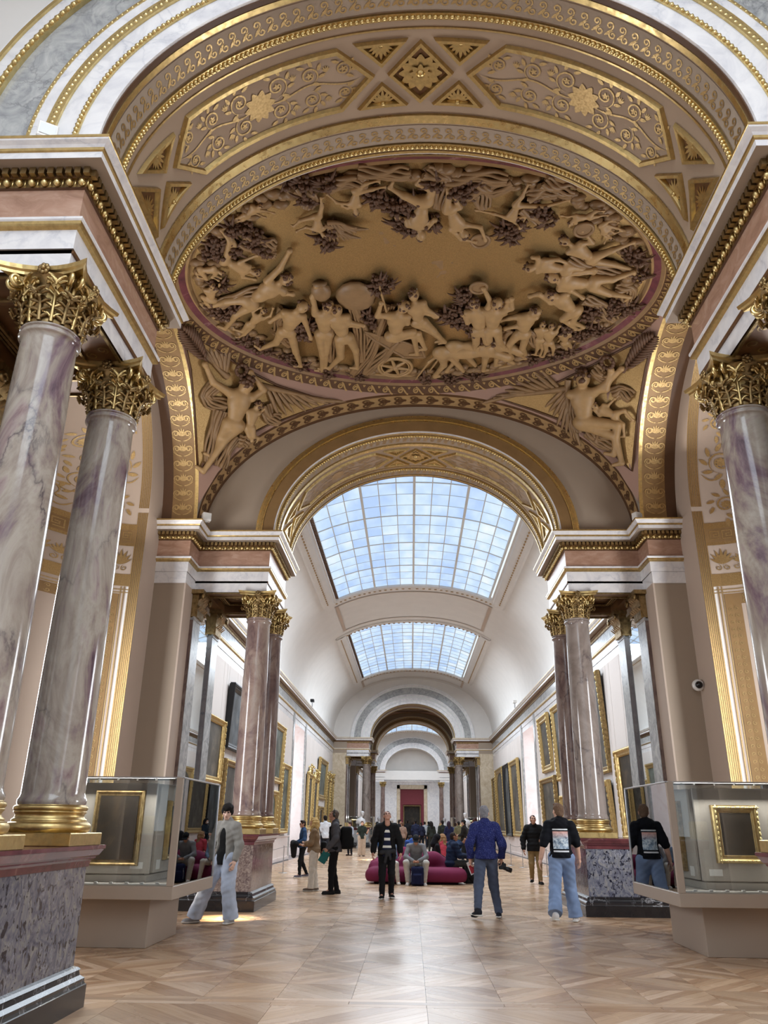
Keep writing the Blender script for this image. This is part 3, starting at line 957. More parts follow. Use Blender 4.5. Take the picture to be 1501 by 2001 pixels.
def gallery_wall(y0, y1, sx, holes=(), panels=True):
    side = 'left' if sx < 0 else 'right'
    wb = MB()
    ys = [y0] + [e for h in holes for e in h] + [y1]
    for i in range(0, len(ys), 2):
        wb.box(GW, GW + .3, ys[i], ys[i + 1], 0, 7.3, 0)
    for h in holes:
        wb.box(GW, GW + .3, h[0], h[1], 6.35, 7.35, 0)
    root = wb.build('wall_%s' % side, [MT['panel_line'] if panels else MT['wall_fabric']], None, sx, kind='structure')
    # marble dado
    db = MB()
    for i in range(0, len(ys), 2):
        db.box(GW - .05, GW, ys[i], ys[i + 1], 0, .95, 0)
        db.box(GW - .075, GW, ys[i], ys[i + 1], .95, 1.0, 0)
        db.box(GW - .08, GW, ys[i], ys[i + 1], 0, .14, 0)
    db.build('marble_dado', MT['reveal_marble'], root, sx)
    # upright panels divided by narrow joints
    if panels:
        pm = {}
        for i in range(0, len(ys), 2):
            L = ys[i + 1] - ys[i]
            k = 0; y = ys[i] + .12
            seq = [1.25, .42, .3]
            while y < ys[i + 1] - .2:
                w_ = min(seq[k % 3], ys[i + 1] - .12 - y)
                key = round(w_, 3)
                if key not in pm:
                    p = MB(); p.bbox(GW - .025, GW + .01, .013, w_ - .013, 1.0, 6.08, .006)
                    pm[key] = p.build('wall_panel', MT['wall_fabric'], root, sx); pm[key].location = (0, y, 0)
                else: dup(pm[key], root, loc=(0, y, 0))
                y += w_; k += 1
    path = [(GW - .03, y0), (GW - .03, y1)]
    entablature(trim(), path, -1, sx, 'grey_marble', detail=False)
    return root

HOLE = (38.9, 43.4)
for sx in (-1, 1):
    gallery_wall(GA0, GA1, sx, [HOLE])
    gallery_wall(BLK[3] + 1.2, BLK[4] - 1.2, sx, panels=False)
    gallery_wall(-12, BLK[0] - 1.2, sx, [(-6, -1.5)], panels=False)
    # window embrasures
    for h in (HOLE, (-6, -1.5)):
        eb = MB()
        xo = GW + 1.7
        eb.box(GW + .01, xo, h[0] - .3, h[0] + .02, 0, 6.35, 0); eb.box(GW + .01, xo, h[1] - .02, h[1] + .3, 0, 6.35, 0)
        eb.box(GW + .01, xo, h[0], h[1], 6.33, 6.6, 0)
        for yy in (h[0] - .32, h[1] - .12):
            eb.box(GW - .06, GW + .02, yy, yy + .44, 0, 6.5, 1)
        er = eb.build('wall_%s' % ('left' if sx < 0 else 'right'), [MT['reveal_marble'], MT['grey_marble']], None, sx, kind='structure')
        win_no[0] += 1
        wr = link('window_%d' % win_no[0], None, kind='structure')
        fr = MB()
        for z in (.6, 2.6, 4.6, 6.3): fr.box(xo - .08, xo, h[0], h[1], z - .05, z + .05)
        for i in range(5):
            y = h[0] + (h[1] - h[0]) * i / 4
            fr.box(xo - .08, xo, y - .05, y + .05, .6, 6.3)
        fr.box(xo - .1, xo + .1, h[0], h[1], 0, .6)
        fr.build('window_frame', MT['plaster'], wr, sx)
        for i in range(4):
            for a, b in ((.65, 2.55), (2.65, 4.55), (4.65, 6.25)):
                p = MB(); ya = h[0] + (h[1] - h[0]) * i / 4
                p.box(xo - .03, xo - .02, ya + .05, ya + (h[1] - h[0]) / 4 - .05, a, b)
                p.build('pane', MT['win_pane'], wr, sx)
# ================================================================ domed bays
def ell(a, b, t, yb): return (a * cos(t), yb + b * sin(t))
def pend_z(x, y, yb):
    u, v = x / BX, (y - yb) / BY
    return ZC + BH * sqrt(max(0.02, 2 - u * u - v * v))
OZ = ZC + BH                                   # height of the oval
def domed_bay(yb, detail=True):
    names = ['pendentive', 'brown_paint', 'gold_print', 'stucco', 'gold', 'maroon_marble', 'stucco_pale', 'pier_tan', 'plaster_beige', 'bronze_paint']
    ix = {k: i for i, k in enumerate(names)}
    mb = MB()
    # pendentives: sail surface between the four arches and the oval
    for qx in (-1, 1):
        for qy in (-1, 1):
            G = []
            for phi in np.linspace(0, pi / 2, 41):
                c, s = cos(phi), sin(phi)
                k = 1 / max(c, s)
                row = []
                for t in np.linspace(0, 1, 13):
                    rr = 1 + (k - 1) * t
                    x, y = qx * BX * c * rr, yb + qy * BY * s * rr
                    row.append((x, y, pend_z(x, y, yb)))
                G.append(row)
            mb.grid(G, 0, True)
    # soffits of the two cross arches and the two side arches
    ts = np.linspace(0, pi, 81)
    for q in (-1, 1):
        ya = yb + q * BY; yo = yb + q * ((BLK[1] - BLK[0]) / 2 - 1.2)
        bands = [(0, .16, 'brown_paint'), (.16, .8, 'stucco_pale'), (.8, 1, 'brown_paint')]
        for a, b, m in bands:
            P = np.array([[(BX * cos(t), ya + (yo - ya) * f, ZC + BH * sin(t)) for f in (a, b)] for t in ts]); mb.grid(P, ix[m], True)
        for a, b, m in [(0, .1, 'gold'), (.1, .72, 'bronze_paint'), (.72, 1, 'brown_paint')]:
            P = np.array([[(q * (BX + (WX - BX) * f), yb + BY * cos(t), ZC + BH * sin(t)) for f in (a, b)] for t in ts]); mb.grid(P, ix[m], True)
    # mouldings of the oval
    tt = np.linspace(0, 2 * pi, 161)
    rings = [(1.0, -.02, .955, .10, 'brown_paint'), (.955, .10, .95, .085, 'stucco_pale'), (.95, .085, .938, .13, 'stucco'), (.938, .13, .912, .17, 'maroon_marble'), (.912, .17, .902, .14, 'stucco_pale'), (.902, .14, .892, .2, 'stucco'), (.892, .2, .885, .22, 'stucco_pale')]
    for a, za, b, zb, m in rings:
        mb.grid([[(*ell(BX * k, BY * k, t, yb), OZ + e) for k, e in ((a, za), (b, zb))] for t in tt], ix[m], True)
    ce = mb.build('ceiling', [MT[k] for k in names], kind='structure')
    gb = MB()
    gb.grid([[(*ell(BX * k, BY * k, t, yb), OZ + .22) for k in (.89, .7, .5, .3, .1, .001)] for t in tt], 0, True)
    gb.build('gold_ground', MT['gold_leaf'], ce)
    # side walls with apses
    D, RY, RZ, Z0 = 1.9, 2.6, 2.95, 7.4
    for sx in (-1, 1):
        sb = MB()
        al = np.linspace(0, pi, 61)
        sb.grid([[(WX, yb + RY * cos(a), Z0 + RZ * sin(a)), (WX, yb + (BY + .1) * cos(a), ZC + (BH + .1) * sin(a))] for a in al], 0, False)
        for q in (-1, 1):
            sb.poly([(WX, yb + q * RY, 0), (WX, yb + q * (BY + .1), 0), (WX, yb + q * (BY + .1), Z0), (WX, yb + q * RY, Z0)], 0)
        wl = sb.build('wall_%s' % ('left' if sx < 0 else 'right'), [MT['plaster_beige']], None, sx, kind='structure')
        ds = D * np.sin(np.linspace(0, pi / 2, 14))
        def ap(d, a, z=None):
            k = sqrt(max(0, 1 - (d / D) ** 2))
            if z is None: return (WX + d, yb + RY * k * cos(a), Z0 + RZ * k * sin(a))
            return (WX + d, yb + RY * k * (1 if a < 1 else -1), z)
        nb = MB()
        nb.grid([[ap(d, a) for d in ds] for a in al], 0, True)
        for q in (0, 2): nb.grid([[ap(d, q, z) for d in ds] for z in (0, Z0)], 0, True)
        niche = nb.build('apse', [MT['plaster_beige']], wl, sx)
        if not detail: continue
        win_no[0] += 1
        aw = link('window_%d' % win_no[0], None, kind='structure')
        fb_ = MB()
        xw = WX + 1.66
        for z in (.9, 2.3, 3.7, 5.2): fb_.box(xw - .06, xw + .06, yb - 1.0, yb + 1.0, z - .05, z + .05)
        for k in range(5): fb_.box(xw - .06, xw + .06, yb - 1.0 + k * .5 - .04, yb - 1.0 + k * .5 + .04, .9, 5.2)
        fb_.build('window_frame', MT['plaster'], aw, sx)
        for k in range(4):
            for z in (.95, 2.35, 3.75):
                pb_ = MB(); pb_.box(xw, xw + .02, yb - 1.0 + k * .5 + .04, yb - 1.0 + k * .5 + .46, z, z + 1.32); pb_.build('pane', MT['win_pane'], aw, sx)
        # gilded edge, frames and stencilled ornament
        ob = MB(); L = .012
        def apo(d, z, q=0):                      # far/near flank of the apse, slightly proud
            x, y, zz = ap(d, q, z)
            n = -1 if q == 0 else 1
            return (x - L * .3, y + n * L, zz)
        def strip(d0, d1, z0, z1, m, q=0, n=2):
            ob.grid([[apo(d0 + (d1 - d0) * i / n, z, q) for i in range(n + 1)] for z in (z0, z1)], m, False)
        for q in (0, 2):
            for i in range(6):
                d = .005 + i * .034
                strip(d, d + .026, .2, Z0 - .1, 0, q, 1)
            # tall panel below
            for d0, d1, m in ((.2, .24, 1), (.27, .29, 2), (.33, .35, 2), (1.15, 1.19, 2)): strip(d0, d1, .3, 5.75, m, q)
            strip(.36, .62, .3, 5.6, 3, q); strip(.36, 1.5, 5.4, 5.6, 3, q, 8)
            strip(.2, 1.8, 5.68, 5.7, 2, q, 8); strip(.2, 1.8, 5.62, 5.64, 2, q, 8)
            for z0, z1 in ((5.76, 6.0), (6.58, 6.64), (6.92, 7.04)): strip(.19, 1.8, z0, z1, 0, q, 10)
            strip(.19, 1.8, 6.64, 6.92, 3, q, 10)
            fm = lambda u, v, q=q: apo(max(.001, min(1.85, u)), v, q)
            L = .02
            # greek key
            for i in range(6):
                u = .27 + i * .21
                for a, b, c, d in ((0, 0, .15, .02), (0, 0, .02, .18), (0, .16, .17, .18), (.15, .05, .17, .18), (.06, .05, .17, .07), (.06, .05, .08, .12), (.06, .1, .13, .12)):
                    ob.poly([fm(u + a, 6.69 + b), fm(u + c, 6.69 + b), fm(u + c, 6.69 + d), fm(u + a, 6.69 + d)], 2)
            # anthemion frieze
            for i in range(5):
                u = .42 + i * .3
                palmette(ob, u, 6.2, pi / 2, .3 if i % 2 == 0 else .2, fm, 2, 7)
                for sg in (-1, 1): ribbon(ob, spiral(u + sg * .075, 6.12, .065, .015, pi / 2, sg * 1.3, 14), .018, fm, 2)
            # running ornament of the frame
            for i in range(38):
                z = .5 + i * .13
                for sg in (-1, 1): ribbon(ob, spiral(.49 + sg * .045, z, .042, .01, pi / 2 * sg, sg * 1.2, 9), .014, fm, 2)
            for i in range(7):
                for sg in (-1, 1): ribbon(ob, spiral(.68 + i * .12, 5.5 + sg * .045, .042, .01, 0, sg * 1.2, 9), .014, fm, 2)
            # scroll panel of the half dome; metres along depth and height
            def hm(u, v, q=q):
                d = max(.02, min(1.86, u))
                k = sqrt(1 - (d / D) ** 2)
                zz = 7.05 + v
                if zz <= Z0: return apo(d, zz, q)
                a = min(1.5, (zz - Z0) / RZ * 1.05)
                x, y, z = ap(d, a if q == 0 else pi - a)
                return (x - .008, y - (.02 if q == 0 else -.02) * cos(a), z - .02 * sin(a))
            for cu, cv, R, sg in ((.62, .34, .2, 1), (.62, 1.22, .24, -1), (1.18, .8, .24, 1), (1.2, 1.75, .22, -1), (.55, 2.0, .17, 1), (1.62, .4, .2, -1), (1.65, 1.3, .22, 1)):
                ribbon(ob, spiral(cu, cv, R, R * .3, -pi / 2, sg * 1.6, 28), .03, hm, 2)
                rosette(ob, cu, cv, R * .42, hm, 2, 8)
                for j in range(8):
                    an = -pi / 2 + sg * (j * .7)
                    leaf(ob, cu + R * cos(an), cv + R * sin(an), an + sg * .8, R * .75, R * .32, hm, 2)
                ribbon(ob, np.c_[cu + np.linspace(0, .35 * sg, 10), cv - R - .12 * np.sin(np.linspace(0, pi, 10))], .026, hm, 2)
                leaf(ob, cu, cv - R * 1.5, -pi / 2, R * .8, R * .4, hm, 2)
            ribbon(ob, np.c_[.9 + .1 * np.sin(np.linspace(0, 9, 40)), np.linspace(.1, 2.3, 40)], .03, hm, 2)
            L = .012
        # gilded ribs continue over the face arch
        for i in range(6):
            d = .005 + i * .034
            k0, k1 = sqrt(1 - (d / D) ** 2), sqrt(1 - ((d + .026) / D) ** 2)
            ob.grid([[(WX + d, yb + RY * k0 * cos(a) * .996, Z0 + RZ * k0 * sin(a) * .996), (WX + d + .026, yb + RY * k1 * cos(a) * .996, Z0 + RZ * k1 * sin(a) * .996)] for a in al], 0, True)
        ob.build('gilded_ornament', [MT['gold_leaf'], MT['plaster'], MT['gold_print'], MT['bronze_paint']], niche, sx)
        # palmette band on the soffit of the side arch
        lb = MB()
        def lm(u, v, q=1):                       # u metres across the band, v degrees along the arch
            a = radians(v); return (WX - .08 - .35 + u, yb + (BY - .012) * cos(a), ZC + (BH - .012) * sin(a))
        for i in range(30):
            v = 3 + 174 * (i + .5) / 30
            g = lambda a_, b_, v=v: lm(a_, v + b_ / 3.26 * 57.3)
            for sg in (-1, 1):
                ribbon(lb, spiral(sg * .13, .03, .085, .02, -pi / 2, sg * 1.5, 18), .03, g, 0)
                ribbon(lb, np.c_[sg * np.linspace(.02, .21, 8), -.13 + .1 * np.linspace(0, 1, 8) ** 2], .022, g, 0)
            palmette(lb, 0, -.02, pi / 2, .17, g, 0, 7)
        lb.build('palmette_band', MT['gold_print'], wl, sx)
    if not detail: return ce
    # heart band on the cross-arch soffits
    hb = MB()
    for q in (-1, 1):
        ya = yb + q * BY; yo = yb + q * ((BLK[1] - BLK[0]) / 2 - 1.2)
        yc_ = ya + (yo - ya) * .48
        for i in range(39):
            v = 2 + 176 * (i + .5) / 39
            def hm(u, w_, v=v, q=q):
                a = radians(v + w_ / 3.95 * 57.3)
                return ((BX - .012) * cos(a), yc_ + q * u, ZC + (BH - .012) * sin(a))
            for sg in (-1, 1):
                ribbon(hb, spiral(sg * .085, .04, .085, .02, -pi / 2, sg * 1.25, 16), .036, hm, 0)
                leaf(hb, sg * .04, -.11, pi / 2 + sg * .9, .17, .06, hm, 0)
            leaf(hb, 0, -.13, pi / 2, .22, .06, hm, 0)
    hb.build('heart_band', MT['brown_paint'], ce)
    # running wave scroll around the oval
    vb = MB(); N = 84
    per = 2 * pi * sqrt((BX ** 2 + BY ** 2) / 2) * .97
    for i in range(N):
        t0 = 2 * pi * i / N
        def wm(u, v, t0=t0):
            k = .9785 - v / 4.1
            # keep arc length roughly even around the ellipse
            t = t0 + u / sqrt((BX * sin(t0)) ** 2 + (BY * cos(t0)) ** 2) * 1.0
            return (*ell(BX * k, BY * k, t, yb), OZ - .02 + (1 - k) / .045 * .12 - .015)
        P = 2 * pi / N * sqrt((BX * sin(t0)) ** 2 + (BY * cos(t0)) ** 2)
        ribbon(vb, spiral(0, .0, .07, .014, pi / 2 + .3, -1.5, 20), .03, wm, 0, True)
        ss = np.linspace(0, 1, 10)
        ribbon(vb, np.c_[-P * .5 + P * .5 * ss, -.085 + .16 * (3 * ss ** 2 - 2 * ss ** 3)], .035, wm, 0, False)
        for k in (-1, 0, 1): leaf(vb, P * .45, .03, pi / 2 + k * .5, .06, .022, wm, 0)
    vb.build('wave_scroll_border', MT['gold_print'], ce)
    return ce
BAY0 = (BLK[0] + BLK[1]) / 2
CEIL = domed_bay(BAY0)
domed_bay((BLK[2] + BLK[3]) / 2, False)

# ================================================================ columns and pedestals
def capital_parts(parent):
    mb = MB()
    mb.lathe([(.235, 4.24), (.245, 4.27), (.24, 4.3), (.25, 4.5), (.275, 4.62), (.33, 4.69), (.34, 4.70)], 28, m=0)
    cap = mb.build('capital', MT['gold_old'], parent)  # darker gilding on the bell paints in the shade between the leaves
    ab = MB()
    # abacus with four concave sides
    out = []
    for q in range(4):
        a = q * pi / 2 + pi / 4
        for t in np.linspace(-1, 1, 9)[:-1]:
            # side between corners a and a+90deg
            th = a + pi / 4
            along_, dep = .40 * t, .40 - .10 * (1 - t * t)
            out.append((cos(th) * dep - sin(th) * along_, sin(th) * dep + cos(th) * along_))
    n = len(out)
    for z0, z1, s0, s1 in ((4.70, 4.73, .93, .93), (4.73, 4.745, .93, 1.0), (4.745, 4.785, 1.0, 1.02)):
        ab.add([(x * s0, y * s0, z0) for x, y in out] + [(x * s1, y * s1, z1) for x, y in out], [(i, (i + 1) % n, (i + 1) % n + n, i + n) for i in range(n)])
    ab.poly([(x * .93, y * .93, 4.70) for x, y in out][::-1])
    ab.build('abacus', MT['gold'], cap)
    def leafmesh(h, r0):
        L = MB()
        pr = np.array([(r0, 0), (r0 + .012, .25), (r0 + .02, .5), (r0 + .035, .75), (r0 + .07, .95), (r0 + .115, 1.0), (r0 + .14, .92), (r0 + .13, .84)])
        sp_ = np.c_[pr[:, 0] + .008, np.zeros(8), 4.25 + pr[:, 1] * h]
        L.tube(sp_, [.022, .02, .018, .016, .015, .015, .014, .01], 6)
        L.grid([[(r - .012 - .02 * abs(v), v * w_ , 4.25 + z * h - .02 * abs(v)) for v in (-1, -.5, 0, .5, 1)] for (r, z), w_ in zip(pr, (.06, .072, .078, .075, .06, .045, .03, .012))], 0, True)
        for i, (f, wl) in enumerate(((.06, .075), (.22, .088), (.4, .09), (.58, .088), (.76, .075), (.9, .05))):
            c_ = np.array([np.interp(f, np.linspace(0, 1, 8), sp_[:, k]) for k in range(3)])
            for sg in (-1, 1):
                q1 = c_ + np.array([.006, sg * wl * .55, h * .1]); q2 = c_ + np.array([-.004 + .012 * (i > 3), sg * wl * .95, h * .15]); q3 = c_ + np.array([.014, sg * wl * 1.02, h * .11])
                L.tube([c_, q1, q2, q3], [.012, .017, .013, .006], 5)
        return L
    first = {}
    for key, h, r0, off, mt in (('a', .23, .245, 0, 'gold_old'), ('b', .36, .238, pi / 8, 'gold')):
        for k in range(8):
            if key not in first:
                o = leafmesh(h, r0).build('acanthus_leaf', MT[mt], cap); first[key] = o
            else: o = dup(first[key], cap)
            o.rotation_euler = (0, 0, off + k * pi / 4)
    vm = MB()
    th = np.linspace(0, 1, 26)
    rr = .062 * (1 - .8 * th); an = pi + th * 2 * pi * 1.6
    path = [(.27 + .05 * t, 0, 4.5 + .17 * t) for t in np.linspace(0, 1, 6)] + [(.385 + a * cos(b), 0, 4.645 + a * sin(b)) for a, b in zip(rr, an)]
    for o in (-.028, .028): vm.tube([(x, y + o * min(1.6, x / .27), z) for x, y, z in path], .021, 6)
    v0 = vm.build('volute', MT['gold_bright'], cap); v0.rotation_euler = (0, 0, pi / 4)
    for k in range(1, 4): dup(v0, cap).rotation_euler = (0, 0, pi / 4 + k * pi / 2)
    hm = MB()
    for sg in (-1, 1):
        hm.tube([(.29 + .012 * t, sg * (.16 - .1 * t), 4.48 + .15 * t) for t in np.linspace(0, 1, 5)] + [(.305, sg * (.062 - .0) + sg * .04 * (1 - .7 * t) * cos(pi / 2 + t * 8) * -1, 4.63 + .04 * (1 - .7 * t) * sin(t * 8 + .5)) for t in np.linspace(0, 1, 14)], .014, 5)
    h0 = hm.build('small_scroll', MT['gold'], cap)
    fm = MB()
    for i in range(7):
        a = i * 2 * pi / 7
        fm.ball((.335, .035 * cos(a), 4.735 + .035 * sin(a)), (.02, .026, .026), 5, 4)
    fm.ball((.35, 0, 4.735), .025, 6, 5)
    f0 = fm.build('flower', MT['gold_old'], cap)
    for k in range(1, 4):
        dup(h0, cap).rotation_euler = (0, 0, k * pi / 2)
        dup(f0, cap).rotation_euler = (0, 0, k * pi / 2)
    return cap
def make_column(mat):
    t = thing('marble_column', '', 'column')
    mb = MB(); mb.bbox(-.36, .36, -.36, .36, 0, .105, .006)
    mb.build('plinth', MT['gold'], t)
    mb = MB()
    pr = [(.35, .105)]
    pr += [(.315 + .045 * cos(a), .15 + .045 * sin(a)) for a in np.linspace(-pi / 2, pi / 2, 9)]
    pr += [(.318, .2), (.318, .212), (.298, .225), (.29, .245), (.298, .262), (.308, .27), (.308, .282)]
    pr += [(.292 + .024 * cos(a), .306 + .024 * sin(a)) for a in np.linspace(-pi / 2, pi / 2, 7)] + [(.29, .335)]
    mb.lathe(pr, 40)
    mb.build('base', MT['gold'], t)
    mb = MB()
    pr = [(.29, .335), (.295, .35), (.295, .375), (.28, .4), (.272, .43)]
    for s in np.linspace(0, 1, 12): pr.append((.272 - .036 * s ** 1.6, .45 + s * 3.66))
    pr += [(.238, 4.14), (.25, 4.155)] + [(.252 + .014 * cos(a), 4.175 + .018 * sin(a)) for a in np.linspace(-pi / 2, pi / 2, 5)] + [(.248, 4.2), (.248, 4.215)]
    pr += [(.25 + .012 * cos(a), 4.228 + .012 * sin(a)) for a in np.linspace(-pi / 2, pi / 2, 5)] + [(.236, 4.242)]
    mb.lathe(pr, 40)
    mb.build('shaft', MT[mat], t)
    capital_parts(t)
    return t
proto = make_column('shaft_lilac')
CXX, CPY = 3.365, .775
used = [False]
def place_column(x, y, label, mat, rz, group=None):
    if not used[0]: o = proto; used[0] = True; o['label'] = label; o.location = (x, y, 1.3); o.rotation_euler = (0, 0, rz)
    else: o = dup(proto, loc=(x, y, 1.3), rz=rz, label=label)
    if group: o['group'] = group
    for ch in CH[o.name]:
        if ch.name.startswith('shaft'):
            if mat != 'shaft_lilac':
                ch.material_slots[0].link = 'OBJECT'
                ch.material_slots[0].material = MT[mat]
    return o
COLS = [
 (0, -1, -1, 'shaft_lilac', 'nearest lilac-grey breccia column on the left, cut by the photo edge'),
 (0, -1, 1, 'shaft_lilac', 'lilac-grey breccia column with a red patch on the near left pedestal'),
 (0, 1, -1, 'shaft_grey', 'nearest breccia column on the right, only its gilded capital edge in the photo'),
 (0, 1, 1, 'shaft_lilac', 'pinkish-grey breccia column on the near right, cut by the photo edge'),
 (1, -1, -1, 'shaft_pink', 'pinkish breccia column in front on the left pedestal behind the boy in light jeans'),
 (1, -1, 1, 'shaft_brown', 'dark brown breccia column behind the pinkish column on the left pedestal'),
 (1, 1, -1, 'shaft_grey', 'taupe breccia column in front on the right pedestal beside the person in a black hoodie'),
 (1, 1, 1, 'shaft_brown', 'dark brown breccia column behind the taupe column on the right pedestal'),
 (2, -1, -1, 'shaft_grey', 'grey front column left of the distant marble-faced arch'),
 (2, -1, 1, 'shaft_pink', 'second column, pinkish, left under the distant marble-faced arch'),
 (2, 1, -1, 'shaft_grey', 'grey front column right of the distant marble-faced arch'),
 (2, 1, 1, 'shaft_pink', 'second column, pinkish, right under the distant marble-faced arch'),
 (3, -1, -1, 'shaft_pink', 'pinkish column left in the distant second screen, behind the marble-faced arch'),
 (3, 1, -1, 'shaft_pink', 'pinkish column right in the distant second screen, behind the marble-faced arch'),
 (4, -1, -1, 'shaft_brown', 'farthest column left of the end wall doorway'),
 (4, 1, -1, 'shaft_brown', 'farthest column right of the end wall doorway'),
]
for b, sx, q, mat, lab in COLS:
    place_column(sx * CXX, BLK[b] - .1 + q * CPY, lab, mat, rnd.choice([0, pi / 2, pi]), None)

def pedestal(bi, sx, die, label):
    yc = BLK[bi]
    y0, y1 = yc - 1.37, yc + 1.07
    t = thing('column_pedestal', label, 'pedestal')
    X1 = 4.745
    path = [(X1, y0), (3.02, y0), (3.02, y1), (X1, y1)]
    def sw(name, prof, mat, cap=None):
        mb = MB(); mb.sweep(path, prof, 0, side=-1)
        if cap: mb.poly([(X1, y0 - cap[1] * 0 - cap[1], cap[0]), (3.02 - cap[1], y0 - cap[1], cap[0]), (3.02 - cap[1], y1 + cap[1], cap[0]), (X1, y1 + cap[1], cap[0])], 0)
        return mb.build(name, MT[mat], t, sx)
    sw('plinth', [(.03, 0), (.03, .175), (.02, .18)], 'plinth_black')
    sw('base_moulding', [(.02, .18), (.01, .2), (.012, .225), (-.02, .25), (-.03, .285), (-.02, .295), (-.04, .315), (-.07, .325)], 'black_marble')
    sw('die', [(-.07, .325), (-.075, 1.115)], die)
    sw('cap', [(-.075, 1.115), (-.06, 1.12), (-.05, 1.17), (-.02, 1.19), (-.02, 1.2), (.0, 1.215), (.03, 1.265), (.04, 1.27), (.04, 1.3)], 'maroon_marble', (1.3, .04))
    return t
pedestal(0, -1, 'breccia', 'violet breccia pedestal with maroon cap in the left foreground')
pedestal(0, 1, 'breccia', 'pedestal of the near right columns, only its red cap corner at the photo edge')
pedestal(1, -1, 'breccia_brown', 'brown breccia pedestal behind the boy in light jeans')
pedestal(1, 1, 'breccia', 'dark violet breccia pedestal behind the person in a black hoodie')
pedestal(2, -1, 'grey_marble', 'grey pedestal left under the distant marble-faced arch')
pedestal(2, 1, 'grey_marble', 'grey pedestal right under the distant marble-faced arch')
pedestal(3, -1, 'grey_marble', 'grey pedestal left in the distant second screen')
pedestal(3, 1, 'grey_marble', 'grey pedestal right in the distant second screen')
pedestal(4, -1, 'grey_marble', 'farthest grey pedestal left of the end wall')
pedestal(4, 1, 'grey_marble', 'farthest grey pedestal right of the end wall')

# ================================================================ end wall
ye = BLK[4] - 1.2
for sx in (-1, 1):
    entablature(trim(), [(GW + .2, ye + .07), (3.18, ye + .07), (3.18, ye + 2.2)], -1, sx, 'grey_marble', detail=False)
ta = MB()
eb = ta
for d0, d1, m, pz in [(0, .2, 0, .06), (.2, .25, 1, .02), (.25, .6, 0, .05), (.6, 1.15, 2, .0), (1.15, 1.25, 0, .07)]:
    arch_sweep(eb, [(d0, ye), (d0, ye - pz), (d1, ye - pz), (d1, ye)], m, n=60)
ts = np.linspace(0, pi, 61)
eb.grid([[(arch_pt(t, 1.2)[0], ye, arch_pt(t, 1.2)[1]), (vault_pt(t, .3)[0], ye, vault_pt(t, .3)[1])] for t in ts], 3, False)
arch_sweep(eb, [(0, ye), (0, ye + 2.2)], 3)
yw = ye + 2.2
eb = MB()
eb.grid([[(arch_pt(t, .1)[0], yw, arch_pt(t, .1)[1]), (arch_pt(t)[0] * .001, yw, ZC)] for t in ts], 4, False)
eb.box(-6, -1.75, yw, yw + .3, 0, ZC, 0); eb.box(1.75, 6, yw, yw + .3, 0, ZC, 0); eb.box(-1.75, 1.75, yw, yw + .3, 5.85, ZC, 0)
eb.box(-3.2, 3.2, yw - .2, yw, 7.18, 7.4, 5); eb.box(-3.2, 3.2, yw - .12, yw, 7.05, 7.18, 1)
eb.box(-3.2, 3.2, yw - .06, yw, 6.35, 7.05, 2); eb.box(-3.2, 3.2, yw - .08, yw, 6.15, 6.35, 0)
ta.box(-6, 6, ye + .02, ye + .06, 6.3, 7.3, 3)
for sx in (-1, 1): ta.box(min(sx * 5.2, sx * 6), max(sx * 5.2, sx * 6), ye, ye + .1, 0, 6.4, 3)
ta.build(trim(), [MT[k] for k in ('white_marble', 'frame_grey', 'grey_marble', 'plaster', 'plaster', 'pier_tan')], kind='structure')
eb.build('wall_far', [MT[k] for k in ('white_marble', 'frame_grey', 'grey_marble', 'plaster', 'plaster', 'pier_tan')], kind='structure')
db = MB()
for x0, x1, z0, z1 in ((-1.78, -1.4, 0, 5.85), (1.4, 1.78, 0, 5.85), (-1.78, 1.78, 5.4, 5.85)):
    db.bbox(x0, x1, yw - .12, yw + .1, z0, z1, .03)
for x0, x1, z0, z1 in ((-1.46, -1.38, 0, 5.48), (1.38, 1.46, 0, 5.48), (-1.46, 1.46, 5.38, 5.48)): db.box(x0, x1, yw - .16, yw - .1, z0, z1)
dr = db.build('door_1', MT['beige_marble'], kind='structure')
rb = MB(); rb.box(-1.4, -1.08, yw + .05, yw + .3, 0, 5.4); rb.box(1.08, 1.4, yw + .05, yw + .3, 0, 5.4); rb.box(-1.4, 1.4, yw + .03, yw + .31, 3.7, 5.41); rb.box(-1.4, 1.4, yw + 1.2, yw + 1.3, 0, 3.8)
rb.build('red_door_lining', MT['red_wall'], dr)
